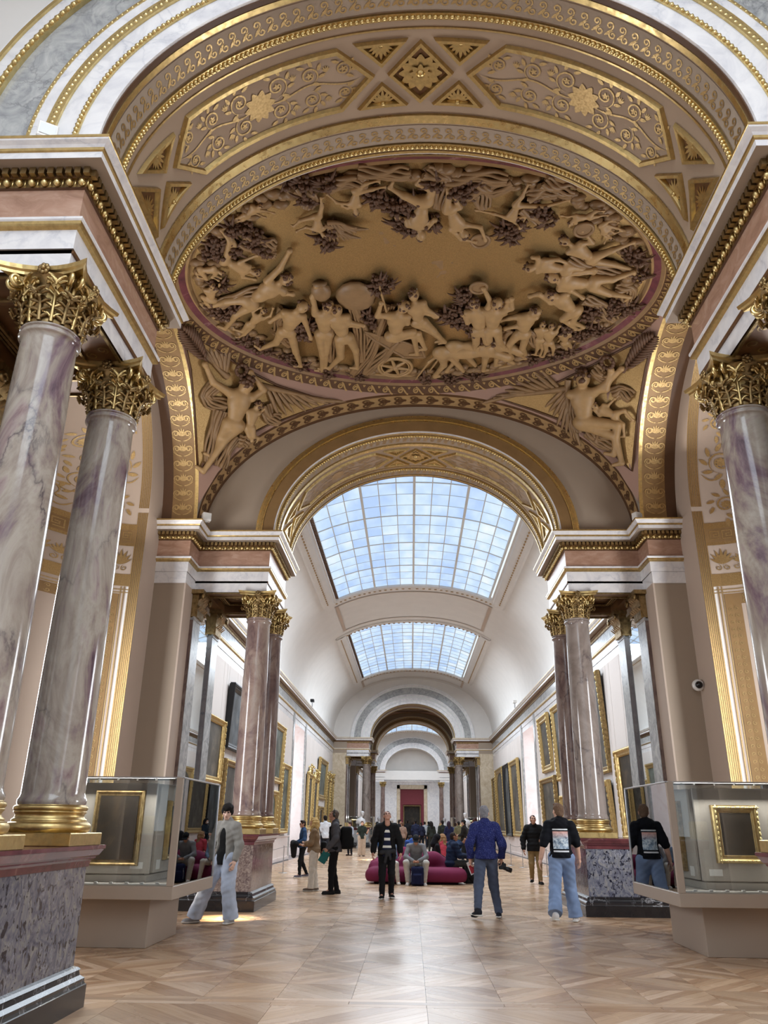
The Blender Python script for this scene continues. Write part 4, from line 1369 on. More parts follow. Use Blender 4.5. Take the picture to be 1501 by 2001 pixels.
# ================================================================ smooth bodies: blended capsules turned into one surface
def snet(F, o, h):
    S = F < 0
    n = np.array(F.shape)
    cnt = np.zeros(n - 1, np.int8)
    for a in (0, 1):
        for b in (0, 1):
            for c in (0, 1):
                cnt += S[a:n[0] - 1 + a, b:n[1] - 1 + b, c:n[2] - 1 + c]
    act = (cnt > 0) & (cnt < 8)
    I = np.argwhere(act)
    idx = np.full(n - 1, -1, np.int64)
    idx[act] = np.arange(len(I))
    acc = np.zeros((len(I), 3)); num = np.zeros(len(I))
    for ax in range(3):
        o1, o2 = [k for k in range(3) if k != ax]
        for a in (0, 1):
            for b in (0, 1):
                p = I.copy(); p[:, o1] += a; p[:, o2] += b
                q = p.copy(); q[:, ax] += 1
                fa = F[p[:, 0], p[:, 1], p[:, 2]]; fb_ = F[q[:, 0], q[:, 1], q[:, 2]]
                m = (fa < 0) != (fb_ < 0)
                t = np.where(m, fa / np.where(m, fa - fb_, 1), 0)
                pos = p.astype(float); pos[:, ax] += t
                acc += pos * m[:, None]; num += m
    V = acc / num[:, None] * h + o
    Q = []
    for ax in range(3):
        o1, o2 = (ax + 1) % 3, (ax + 2) % 3
        sl = [slice(None)] * 3
        A = [slice(None)] * 3; B = [slice(None)] * 3
        A[ax] = slice(0, n[ax] - 1); B[ax] = slice(1, n[ax])
        df = S[tuple(A)] != S[tuple(B)]
        E = np.argwhere(df)
        E = E[(E[:, o1] > 0) & (E[:, o2] > 0) & (E[:, o1] < n[o1] - 1) & (E[:, o2] < n[o2] - 1)]
        ins = S[E[:, 0], E[:, 1], E[:, 2]]
        def cell(d1, d2):
            c = E.copy(); c[:, o1] -= d1; c[:, o2] -= d2
            return idx[c[:, 0], c[:, 1], c[:, 2]]
        q = np.stack([cell(1, 1), cell(0, 1), cell(0, 0), cell(1, 0)], 1)
        q[~ins] = q[~ins][:, ::-1]
        Q.append(q)
    return V, np.concatenate(Q)

def prim_d(pr, P):
    k = pr[0]
    if k == 'c':
        a, b, ra, rb = np.asarray(pr[1], float), np.asarray(pr[2], float), pr[3], pr[4]
        ba = b - a
        t = np.clip(((P - a) @ ba) / (ba @ ba + 1e-12), 0, 1)
        return np.linalg.norm(P - a - t[..., None] * ba, axis=-1) - (ra + (rb - ra) * t)
    if k == 'e':
        c, r = np.asarray(pr[1], float), np.asarray(pr[2], float)
        q = P - c
        if len(pr) > 3 and pr[3] is not None: q = q @ pr[3].T
        l = np.linalg.norm(q / r, axis=-1)
        return (l - 1) * r.min() if l.ndim == 0 else (l - 1) * np.minimum(r.min() * 1.4, np.linalg.norm(q, axis=-1) / np.maximum(l, 1e-6))
    if k == 'b':
        c, hs, rd = np.asarray(pr[1], float), np.asarray(pr[2], float), pr[4]
        q = P - c
        if pr[3] is not None: q = q @ pr[3].T
        q = np.abs(q) - (hs - rd)
        return np.linalg.norm(np.maximum(q, 0), axis=-1) + np.minimum(q.max(-1), 0) - rd
def prim_box(pr):
    if pr[0] == 'c':
        a, b = np.asarray(pr[1], float), np.asarray(pr[2], float); r = max(pr[3], pr[4])
        return np.minimum(a, b) - r, np.maximum(a, b) + r
    c = np.asarray(pr[1], float); r = np.asarray(pr[2], float)
    r = np.full(3, np.linalg.norm(r)) if (len(pr) > 3 and pr[3] is not None) else r
    return c - r, c + r

def body(prims, h, k=.03, cuts=(), subs=(), wr=0.0, wseed=0.0, pad=2):
    """prims blended with radius k; cuts: (point, normal) keeps the side against the normal"""
    bb = [prim_box(p) for p in prims]
    lo = np.min([b[0] for b in bb], 0) - h * pad - k * .4; hi = np.max([b[1] for b in bb], 0) + h * pad + k * .4
    n = np.ceil((hi - lo) / h).astype(int) + 1
    ax = [lo[i] + np.arange(n[i]) * h for i in range(3)]
    F = np.full(n, 9.)
    for pr, (a, b) in zip(prims, bb):
        i0 = np.maximum(0, np.floor((a - lo - k - 2 * h) / h)).astype(int); i1 = np.minimum(n, np.ceil((b - lo + k + 2 * h) / h).astype(int) + 1)
        P = np.stack(np.meshgrid(ax[0][i0[0]:i1[0]], ax[1][i0[1]:i1[1]], ax[2][i0[2]:i1[2]], indexing='ij'), -1)
        d = prim_d(pr, P)
        sl = tuple(slice(i0[i], i1[i]) for i in range(3))
        f = F[sl]
        hh = np.clip(.5 + .5 * (f - d) / k, 0, 1)
        F[sl] = f + (d - f) * hh - k * hh * (1 - hh)
    if wr:
        X, Y, Z = np.meshgrid(*ax, indexing='ij')
        F = F + wr * (np.sin(X * 31 + Z * 17 + wseed + 2 * np.sin(Z * 9 + Y * 11)) * np.sin(Z * 37 + Y * 19 + wseed * 2 + 2 * np.sin(X * 13)))
    for pr in subs:
        a, b = prim_box(pr)
        i0 = np.maximum(0, np.floor((a - lo - 2 * h) / h)).astype(int); i1 = np.minimum(n, np.ceil((b - lo + 2 * h) / h).astype(int) + 1)
        if (i1 <= i0).any(): continue
        P = np.stack(np.meshgrid(ax[0][i0[0]:i1[0]], ax[1][i0[1]:i1[1]], ax[2][i0[2]:i1[2]], indexing='ij'), -1)
        sl = tuple(slice(i0[i], i1[i]) for i in range(3))
        F[sl] = np.maximum(F[sl], -prim_d(pr, P))
    for p, nn in cuts:
        nn = np.asarray(nn, float)
        X, Y, Z = np.meshgrid(*ax, indexing='ij')
        F = np.maximum(F, (X - p[0]) * nn[0] + (Y - p[1]) * nn[1] + (Z - p[2]) * nn[2])
    return snet(F, lo, h)
def rotmat(x, z):
    """rows = local axes; x roughly right, z along"""
    z = np.asarray(z, float); z = z / np.linalg.norm(z)
    x = np.asarray(x, float); x = x - z * (x @ z); x /= np.linalg.norm(x) + 1e-9
    y = np.cross(z, x)
    return np.array([x, y, z])

def relief_body(J, nrm, sc=1.0, flat=1.0):
    """blended nude figure from eleven joints lying on a surface with outward normal nrm"""
    J = [np.asarray(j, float) for j in J]
    head, neck, pel, eL, hL, eR, hR, kL, fL, kR, fR = J
    nrm = np.asarray(nrm, float) / np.linalg.norm(nrm)
    sp = neck - pel; L = np.linalg.norm(sp)
    S = max(.5, min(1.5, L / .46)) * sc
    up_ = sp / (L + 1e-9)
    side = np.cross(up_, nrm); side /= np.linalg.norm(side) + 1e-9
    sgn = 1 if (eL - neck) @ side >= (eR - neck) @ side else -1
    shL, shR = neck - up_ * .04 * S + side * sgn * .15 * S, neck - up_ * .04 * S - side * sgn * .15 * S
    hsg = 1 if (kL - pel) @ side >= (kR - pel) @ side else -1
    hpL, hpR = pel + side * hsg * .075 * S, pel - side * hsg * .075 * S
    o = nrm * .05 * S
    R = rotmat(side, up_)
    c = lambda a, b, ra, rb: ('c', a, b, ra * S, rb * S)
    P = [('e', neck * .72 + pel * .28 + o, np.array([.155, .10, .19]) * S, R), ('e', neck * .42 + pel * .58 + o, np.array([.115, .09, .16]) * S, R), ('e', pel + o * .8, np.array([.145, .105, .12]) * S, R),
         c(neck + o, neck * .4 + head * .6 + o, .05, .045), ('e', head + o * 1.2, np.array([.088, .092, .115]) * S, rotmat(side, head - neck)),
         c(neck - up_ * .05 * S + o, shL + o, .08, .06), c(neck - up_ * .05 * S + o, shR + o, .08, .06),
         c(shL + o, eL + o, .056, .044), c(eL + o, hL + o * .9, .044, .03), c(shR + o, eR + o * .6, .056, .044), c(eR + o * .6, hR + o * .6, .044, .03),
         ('e', hL + o, np.array([.042] * 3) * S), ('e', hR + o * .6, np.array([.042] * 3) * S),
         c(hpL + o, kL + o * 1.2, .088, .058), c(kL + o * 1.2, fL + o * .4, .056, .032), c(hpR + o * .6, kR + o * .7, .088, .058), c(kR + o * .7, fR + o * .3, .056, .032)]
    for f_, k_ in ((fL, kL), (fR, kR)):
        d = f_ - k_; d = d / (np.linalg.norm(d) + 1e-9)
        t = np.cross(d, nrm)
        P.append(c(f_ + o * .3, f_ + t * .12 * S + o * .3, .035, .024))
    return P, S, dict(head=head + o * 1.2, side=side, up=up_, o=o, nrm=nrm)
def curls(mb, c, r, n, s, m=0, seed=0):
    """clump of leaves or curls"""
    q = random.Random(seed)
    for i in range(n):
        a, b = q.random() * 2 * pi, math.acos(2 * q.random() - 1)
        d = np.array([sin(b) * cos(a), sin(b) * sin(a), cos(b)])
        mb.ball(np.asarray(c) + d * r * (.6 + .5 * q.random()), (s * (.7 + .6 * q.random()), s * (.7 + .6 * q.random()), s * (.6 + .5 * q.random())), 5, 4, m)
# ================================================================ stucco relief of the oval and the pendentives
RELIEF = [[(-287,1131),(-302,1128),(-336,1100),(-310,1104),(-276,1087),(-314,1146),(-292,1153),(-316,1049),(-326,1027),(-310,1062),(-316,1031)],[(-348,1131),(-357,1123),(-385,1122),(-361,1138),(-353,1145),(-369,1143),(-359,1153),(-379,1146),(-395,1144),(-381,1137),(-395,1134)],[(-372,1162),(-379,1172),(-383,1205),(-364,1171),(-358,1159),(-389,1180),(-387,1199),(-398,1192),(-398,1215),(-396,1198),(-393,1221)],[(-234,1147),(-254,1164),(-315,1215),(-241,1118),(-218,1074),(-247,1192),(-230,1195),(-346,1249),(-380,1304),(-358,1214),(-403,1236)],[(-293,1242),(-304,1258),(-326,1286),(-314,1244),(-296,1231),(-282,1259),(-273,1235),(-346,1308),(-364,1304),(-344,1318),(-361,1334)],[(-215,1222),(-233,1242),(-257,1303),(-216,1273),(-212,1326),(-262,1251),(-285,1272),(-282,1336),(-322,1368),(-249,1376),(-246,1434)],[(-167,1230),(-175,1249),(-184,1320),(-194,1202),(-183,1170),(-163,1263),(-159,1234),(-195,1389),(-204,1463),(-187,1385),(-196,1455)],[(-152,1237),(-154,1258),(-145,1331),(-131,1278),(-104,1288),(-145,1288),(-115,1293),(-157,1395),(-187,1449),(-125,1377),(-126,1448)],[(-24,1224),(-36,1249),(-44,1322),(-75,1253),(-66,1214),(-18,1280),(-33,1268),(-7,1305),(2,1392),(3,1316),(18,1373)],[(-6,1198),(-6,1223),(5,1285),(19,1245),(40,1265),(11,1254),(35,1269),(34,1313),(58,1358),(29,1316),(50,1352)],[(107,1223),(114,1242),(126,1310),(137,1218),(121,1179),(99,1284),(89,1259),(141,1345),(154,1381),(121,1353),(118,1390)],[(149,1219),(145,1238),(148,1305),(178,1234),(175,1206),(167,1252),(167,1214),(145,1336),(143,1368),(166,1345),(179,1369)],[(226,1255),(212,1266),(211,1328),(198,1301),(174,1309),(179,1277),(162,1285),(189,1362),(197,1410),(218,1379),(232,1421)],[(246,1296),(246,1310),(249,1348),(255,1329),(257,1312),(243,1329),(244,1347),(248,1376),(248,1404),(259,1378),(259,1408)],[(263,1297),(264,1314),(266,1354),(275,1321),(279,1297),(258,1334),(250,1320),(279,1371),(283,1400),(266,1381),(265,1408)],[(293,1314),(294,1330),(302,1364),(308,1339),(319,1357),(291,1347),(287,1360),(317,1379),(328,1403),(310,1386),(305,1401)],[(246,1200),(259,1206),(299,1252),(224,1197),(208,1204),(271,1239),(282,1223),(281,1274),(314,1313),(302,1287),(328,1308)],[(240,1145),(255,1161),(316,1165),(279,1183),(305,1206),(275,1136),(311,1130),(351,1193),(392,1210),(348,1156),(382,1140)],[(246,1060),(264,1076),(303,1107),(294,1066),(271,1037),(285,1097),(308,1124),(331,1085),(364,1070),(343,1124),(385,1143)],[(197,1124),(212,1119),(261,1131),(207,1099),(198,1098),(243,1106),(278,1126),(285,1139),(313,1144),(287,1130),(316,1137)],[(247,1015),(252,1005),(276,1002),(240,1001),(229,998),(257,1017),(246,1024),(282,989),(296,991),(287,1002),(304,1000)],[(322,1058),(311,1044),(300,1028),(326,1048),(337,1042),(316,1059),(315,1072),(313,1017),(328,1024),(327,1036),(353,1048)],[(166,1024),(149,1007),(157,977),(121,994),(92,986),(174,1002),(170,1021),(162,958),(168,935),(201,981),(237,969)],[(77,1034),(68,1021),(51,978),(102,1019),(113,1050),(72,1048),(97,1056),(47,958),(45,937),(66,975),(56,953)],[(5,1040),(-1,1022),(9,967),(21,1014),(28,1007),(-17,1008),(-34,1002),(-22,952),(-44,939),(22,945),(-2,933)],[(-99,986),(-101,972),(-95,942),(-128,965),(-142,947),(-112,978),(-121,973),(-71,938),(-51,935),(-80,927),(-60,923)],[(-155,1034),(-164,1022),(-162,992),(-182,1015),(-200,1025),(-148,1014),(-141,1026),(-190,999),(-203,1015),(-152,971),(-152,953)],[(-250,973),(-258,977),(-277,994),(-248,983),(-231,990),(-266,988),(-247,1000),(-288,997),(-301,1004),(-285,1004),(-299,1011)],[(-39,1080),(-51,1074),(-60,1049),(-36,1084),(-14,1091),(-62,1070),(-71,1083),(-69,1039),(-81,1031),(-63,1036),(-69,1025)],[(29,1125),(37,1122),(47,1151),(31,1111),(18,1115),(42,1132),(49,1118),(37,1164),(27,1181),(46,1171),(45,1193)],[(58,1112),(61,1123),(66,1142),(71,1116),(90,1112),(54,1121),(48,1105),(56,1160),(49,1183),(69,1163),(72,1186)]]
RMISC = {'urn':[(-177,1189)],'wheel':[(-45,1450)],'staff':[(-69,1162),(-44,1343)],'lion':[(53,1393),(145,1383),(41,1484),(55,1484),(102,1464),(145,1461),(206,1436),(189,1410),(27,1427),(-1,1498)],'chariot':[(-104,1314),(-87,1341),(-25,1407),(18,1407),(9,1370),(-25,1351)],'tamb':[(112,1178),(272,1032),(105,1055)],'clumps':[(-69,1165),(-75,1186),(-56,1175),(-234,1312),(-226,1329),(-216,1295),(-246,1442),(-193,1468),(-326,1368),(-313,1383),(86,1204),(96,1220),(84,1251),(55,1266),(66,1283),(86,1292),(108,1318),(130,1345),(152,1354),(-127,1481),(19,1498),(76,1499),(131,1490),(244,1421),(285,1412),(314,1393),(-153,1062),(-159,1044),(-145,1032),(-201,920),(-171,925),(-139,926),(-175,957),(-70,954),(-62,965),(-46,976),(-14,982),(-30,977),(-6,972),(26,930),(58,946),(81,941),(70,954),(156,1038),(142,1032),(157,1050),(364,1098),(381,1112),(396,1153),(405,1241),(395,1257),(360,1272),(341,1322),(361,1322),(-344,1058),(-341,1084),(-359,1084),(-360,1166),(-387,1242),(-371,1259),(-348,1243),(-348,1345),(-273,1403),(-93,1264),(-90,1289),(-306,1022),(-285,1023),(-275,1060),(-259,1073),(-312,1072),(-272,1047),(24,1017),(190,987),(210,1010),(300,1321),(324,1339),(326,1271),(337,1256),(372,1240),(162,1020),(-14,1028),(-30,1016)],'drape':[[(-53,1233),(-75,1315),(-100,1405),(-138,1485)],[(-35,1351),(-68,1406),(-110,1475)],[(-108,1186),(-121,1231),(-111,1314),(-112,1425)],[(-161,1246),(-176,1348),(-178,1424)],[(-374,1227),(-330,1204),(-278,1183)],[(-250,1245),(-269,1277),(-272,1329),(-257,1365)],[(-280,1311),(-265,1347),(-249,1347)],[(199,1319),(232,1337),(248,1374)],[(-91,907),(-45,913),(-13,911)],[(10,909),(41,925),(35,983)],[(41,930),(88,921),(135,927)],[(88,931),(114,953),(143,932)],[(166,986),(204,1021),(221,1004)],[(171,964),(193,954),(217,955)],[(-188,935),(-167,957),(-177,979)],[(-140,937),(-108,927),(-77,933)],[(261,1109),(311,1137),(369,1152)],[(361,1195),(389,1195),(396,1241)],[(190,933),(216,950),(241,957)],[(67,962),(98,952),(105,985)],[(-287,1035),(-257,1060),(-241,1067)],[(-301,1059),(-269,1079),(-244,1086)],[(189,1319),(171,1336),(155,1391)],[(311,1224),(343,1240),(383,1289)]],'wings':[[(-147,1008),(-126,1003),(-107,1024)],[(-152,1014),(-131,1017),(-120,1038)]],'cloak':[(-114,1208),(-100,1247)]}
PENDF = [[[-367,1448,1024],[-378,1455,1012],[-400,1497,956],[-428,1412,1010],[-437,1371,1028],[-333,1471,1025],[-355,1429,1043],[-417,1507,928],[-459,1519,854],[-424,1501,929],[-441,1516,887]],[[-348,1491,999],[-359,1494,989],[-369,1516,959],[-373,1490,985],[-385,1480,986],[-350,1503,986],[-334,1501,997],[-362,1530,946],[-351,1538,944],[-370,1526,944],[-364,1535,936]],[[356,1446,1032],[356,1467,1016],[367,1512,964],[401,1444,1006],[404,1407,1029],[401,1433,1014],[422,1396,1024],[429,1485,944],[424,1526,892],[425,1504,925],[439,1525,872]],[[383,1480,987],[395,1480,978],[423,1476,961],[378,1485,986],[367,1481,997],[407,1470,980],[419,1451,987],[438,1460,964],[455,1465,943],[438,1480,942],[442,1494,920]]]
PENDG = [[[[-460,1293,1042],[-462,1367,1012],[-467,1439,957],[-468,1511,855],[-455,1516,865],[-405,1523,917],[-332,1531,966],[-254,1536,1002],[-184,1535,1027],[-241,1511,1032],[-304,1474,1036],[-371,1413,1045],[-420,1342,1052]],[[-436,1360,1033],[-435,1406,1009],[-437,1453,971],[-440,1506,906],[-431,1508,912],[-397,1508,945],[-348,1512,977],[-298,1517,1001],[-252,1519,1019],[-289,1501,1021],[-329,1475,1023],[-373,1435,1029],[-407,1391,1037]],[[-409,1420,1017],[-408,1441,1003],[-408,1464,983],[-410,1493,952],[-405,1494,956],[-387,1493,971],[-363,1494,987],[-338,1497,999],[-317,1500,1009],[-334,1489,1009],[-354,1476,1009],[-376,1455,1013],[-393,1434,1018]],[[-380,1471,997],[-380,1473,996],[-380,1474,995],[-380,1476,993],[-379,1476,993],[-378,1476,994],[-377,1476,995],[-375,1476,996],[-374,1476,996],[-375,1476,996],[-376,1475,996],[-378,1474,997],[-379,1472,997]]],[[[461,1304,1038],[461,1375,1008],[460,1448,955],[456,1523,849],[443,1525,865],[403,1526,914],[331,1529,969],[256,1533,1004],[173,1531,1035],[243,1509,1032],[304,1474,1036],[369,1416,1044],[422,1354,1045]],[[436,1368,1030],[434,1412,1005],[432,1459,969],[431,1515,902],[422,1515,912],[394,1512,943],[346,1512,978],[298,1516,1002],[244,1518,1023],[289,1501,1020],[329,1477,1022],[371,1438,1028],[408,1399,1031]],[[408,1426,1015],[406,1447,1001],[404,1470,982],[404,1500,949],[399,1499,954],[385,1496,969],[361,1495,986],[337,1498,998],[311,1501,1010],[333,1491,1008],[352,1478,1008],[373,1459,1012],[392,1440,1014]],[[377,1475,995],[377,1476,994],[377,1478,993],[377,1480,991],[376,1480,991],[376,1479,992],[374,1479,993],[373,1480,994],[371,1480,995],[372,1479,995],[374,1478,995],[375,1477,995],[376,1476,995]]]]
PENDM = {'palm':[[[-432,1371,1031],[-442,1330,1042],[-458,1282,1046]],[[426,1401,1018],[441,1356,1032],[461,1308,1037]]],'wing':[[[-340,1461,1029],[-284,1493,1030],[-186,1535,1027]],[[326,1476,1024],[275,1499,1029],[173,1532,1034]],[[-398,1419,1025],[-410,1403,1028],[-429,1366,1036]],[[326,1460,1037],[323,1504,1000],[347,1530,957]]],'wreath':[[-372,1416,1042],[396,1397,1040]],'drape':[[[-423,1420,1008],[-445,1427,987],[-437,1444,978],[-409,1464,983]],[[-420,1466,972],[-439,1493,925],[-446,1519,876]],[[-394,1516,936],[-416,1524,903],[-427,1534,871]],[[-390,1525,928],[-370,1535,933]],[[-334,1497,1001],[-325,1520,982],[-304,1531,982]],[[347,1479,1010],[344,1505,987],[362,1527,949]],[[372,1523,947],[393,1526,924],[422,1518,907]],[[386,1509,952],[393,1526,924]],[[414,1449,993],[426,1434,996],[446,1436,978]],[[370,1423,1039],[391,1428,1023],[399,1420,1024]]]}
RZ_ = 10.68
DN = (0, 0, -1)
RL = thing('ceiling_relief', 'oval stucco relief of dancing figures on a gold ground in the dome', 'relief')
def w2(p, dz=0.): return np.array([p[0] / 100, p[1] / 100, RZ_ + dz])
FN = {4: 'nymph_figure', 5: 'dancer_figure'}
for i, J in enumerate(RELIEF):
    low = i >= len(RELIEF) - 3
    P, S, q = relief_body([w2(p, (.03 if low else -.02 - .03 * (i % 3))) for p in J], DN, .84 if not low else .75)
    V, Q = body(P, .02 if not low else .022, .035)
    if low: V[:, 2] = RZ_ + .05 + (V[:, 2] - RZ_) * .35
    mb = MB(); mb.add(V, Q, 0, True)
    o = mb.build('relief_figure', MT['stucco_pale'] if not low else MT['stucco'], RL)
    if not low:
        hb = MB()
        h = q['head'] + q['up'] * .03 * S
        curls(hb, h, .085 * S, 26, .032 * S, 0, i)
        hb.build('curly_hair', MT['stucco_dark'], o)
M_ = RMISC
mb = MB()
for i, p in enumerate(M_['clumps']):
    c = w2(p, -.02)
    curls(mb, c, .15, 34, .045, 0, i)
    for k in range(5):
        a = rnd.random() * 2 * pi
        mb.tube([c + np.array([cos(a) * t * .3, sin(a) * t * .3, -.06 * sin(3 * t)]) for t in np.linspace(0, 1, 5)], [.025, .03, .03, .02, .006], 5)
mb.build('vine_foliage', MT['stucco_dark'], RL, kind='stuff')
# ground of rocks and grass along the rim
mb = MB()
for i in range(230):
    t = 2 * pi * i / 230 + rnd.random() * .02
    k = .87 - .07 * rnd.random()
    x, y = ell(BX * k, BY * k, t, BAY0)
    mb.ball((x, y, RZ_ + .02), (.1 + .08 * rnd.random(), .06 + .05 * rnd.random(), .05 + .05 * rnd.random()), 6, 4)
mb.build('rocky_ground', MT['stucco'], RL, kind='stuff')
for d in M_['drape']:
    pts = np.array([w2(p, -.0) for p in d])
    mb = MB()
    tt = np.linspace(0, 1, 14)
    s = np.linspace(0, 1, len(pts))
    C_ = np.stack([np.interp(tt, s, pts[:, k]) for k in range(3)], 1)
    tg = np.gradient(C_, axis=0); nn = np.c_[-tg[:, 1], tg[:, 0]]; nn /= np.linalg.norm(nn, axis=1)[:, None] + 1e-9
    for j in range(-2, 3):
        off = j * .05
        C2 = C_.copy(); C2[:, 0] += nn[:, 0] * (off + .02 * np.sin(tt * 9 + j)); C2[:, 1] += nn[:, 1] * (off + .02 * np.sin(tt * 9 + j))
        C2[:, 2] -= .03 + .02 * (2 - abs(j)) + .015 * np.sin(tt * 11 + j * 2)
        mb.tube(C2, .038 + .01 * np.sin(tt * 7 + j), 6)
    mb.build('drapery_fold', MT['stucco'], RL)
mb = MB(); c = w2(M_['urn'][0], -.06)
mb.lathe([(.0, -.24), (.1, -.22), (.17, -.12), (.19, .0), (.17, .12), (.1, .17), (.09, .2), (.14, .24), (.0, .25)], 16)
V = np.concatenate(mb.V); V = np.c_[V[:, 0] + c[0], -V[:, 2] + c[1], V[:, 1] * .6 + c[2]]; mb.V = [V]
mb.build('urn', MT['stucco'], RL)
c = w2(M_['wheel'][0], -.05)
mb = MB()
A = np.linspace(0, 2 * pi, 33)
for r, t in ((.36, .035), (.3, .02)): mb.tube([(c[0] + r * cos(a), c[1] + r * sin(a), c[2]) for a in A], t, 6, cap=False)
for i in range(6):
    a = i * pi / 3 + .3; mb.tube([c, (c[0] + .34 * cos(a), c[1] + .34 * sin(a), c[2])], [.05, .025], 6)
mb.ball(c, .08, 10, 6)
mb.build('chariot_wheel', MT['stucco_pale'], RL)
mb = MB()
pts = [w2(p, 0) for p in M_['chariot']]
mb.add([p + np.array([0, 0, -.08]) for p in pts] + [p + np.array([0, 0, .05]) for p in pts], [tuple(range(6)), *[(i, (i + 1) % 6, (i + 1) % 6 + 6, i + 6) for i in range(6)]])
for a, b in zip(pts, pts[1:] + pts[:1]): mb.tube([a + np.array([0, 0, -.08]), b + np.array([0, 0, -.08])], .03, 6)
mb.build('chariot_body', MT['stucco'], RL)
mb = MB(); a, b = [w2(p, -.12) for p in M_['staff']]
mb.tube([a, b], .022, 6); mb.build('staff', MT['stucco_pale'], RL)
for p in M_['tamb']:
    c = w2(p, -.1); mb = MB(); mb.tube([(c[0] + .15 * cos(t), c[1] + .15 * sin(t), c[2]) for t in A], .03, 6, cap=False); mb.lathe([(.0, 0), (.14, 0)], 20, c)
    mb.build('tambourine', MT['stucco'], RL)
mb = MB(); c = w2(M_['cloak'][0], -.03); mb.ball(c, (.38, .42, .12), 14, 8); mb.build('billowing_cloak', MT['stucco'], RL)
# two big cats drawing the chariot
L_ = [w2(p, -.07) for p in M_['lion']]
ru, ch_, f1, f2, f3, f4, f5, hd, t1, t2 = L_
mid = (ru + ch_) / 2 + np.array([0, .05, 0])
for dx, dy in ((0, 0), (.25, -.12)):
    o_ = np.array([dx, dy, .06 if dx else 0])
    P = [('e', ru + o_, (.2, .2, .12)), ('e', mid + o_, (.42, .17, .12)), ('e', ch_ + o_, (.2, .22, .13)), ('c', ch_ + o_, hd + o_, .12, .1), ('e', hd + o_, (.14, .12, .1)), ('c', hd + o_, hd + o_ + np.array([.12, .05, 0]), .07, .05),
         ('c', ru + o_, ru + (f1 - ru) * .5 + np.array([.12, 0, 0]) + o_, .13, .07), ('c', ru + (f1 - ru) * .5 + np.array([.12, 0, 0]) + o_, f1 + o_, .065, .045), ('c', f1 + o_, f1 + o_ + np.array([.1, 0, 0]), .045, .04),
         ('c', ru + o_ + np.array([.08, 0, .05]), f3 + o_, .1, .045), ('c', ch_ + o_, f4 + o_, .1, .045), ('c', f4 + o_, f4 + o_ + np.array([.1, 0, 0]), .045, .04), ('c', ch_ + o_ + np.array([.1, 0, .04]), f5 + o_, .09, .045),
         ('c', ru + o_, t1 + o_, .04, .03), ('c', t1 + o_, t2 + o_, .03, .02)]
    V, Q = body(P, .022, .05); mb = MB(); mb.add(V, Q, 0, True); mb.build('panther_figure', MT['stucco_pale'], RL)
def wing(parent, root, mid_, tip, wd, nrm, mat):
    mb = MB()
    root, mid_, tip, nrm = [np.asarray(v, float) for v in (root, mid_, tip, nrm)]
    tt = np.linspace(0, 1, 16)
    C_ = np.array([(1 - t) ** 2 * root + 2 * t * (1 - t) * mid_ + t * t * tip for t in tt])
    ax_ = tip - root; sd = np.cross(ax_, nrm); sd /= np.linalg.norm(sd)
    for row, (n_, off, ln) in enumerate(((7, .0, .42), (9, .18, .6))):
        for k in range(n_):
            f = k / (n_ - 1)
            b0 = C_[int(2 + f * 11)]
            for sg in (1,):
                d = (ax_ / np.linalg.norm(ax_)) * (.55 + .45 * f) + sd * sg * (.75 - .9 * f)
                d /= np.linalg.norm(d)
                l = wd * ln * (1.5 - .3 * f)
                mb.tube([b0 + d * l * t + nrm * (.03 - .012 * row + .02 * sin(pi * t)) for t in np.linspace(0, 1, 6)], np.array([.02, .04, .045, .042, .035, .012]) * wd * 1.4, 5)
    mb.tube(C_ + nrm * .04, np.linspace(.07, .02, 16) * wd * 1.5, 6)
    return mb.build('feathered_wing', mat, parent)
for l in M_['wings']: wing(RL, *[w2(p, -.05) for p in l], .45, DN, MT['stucco'])

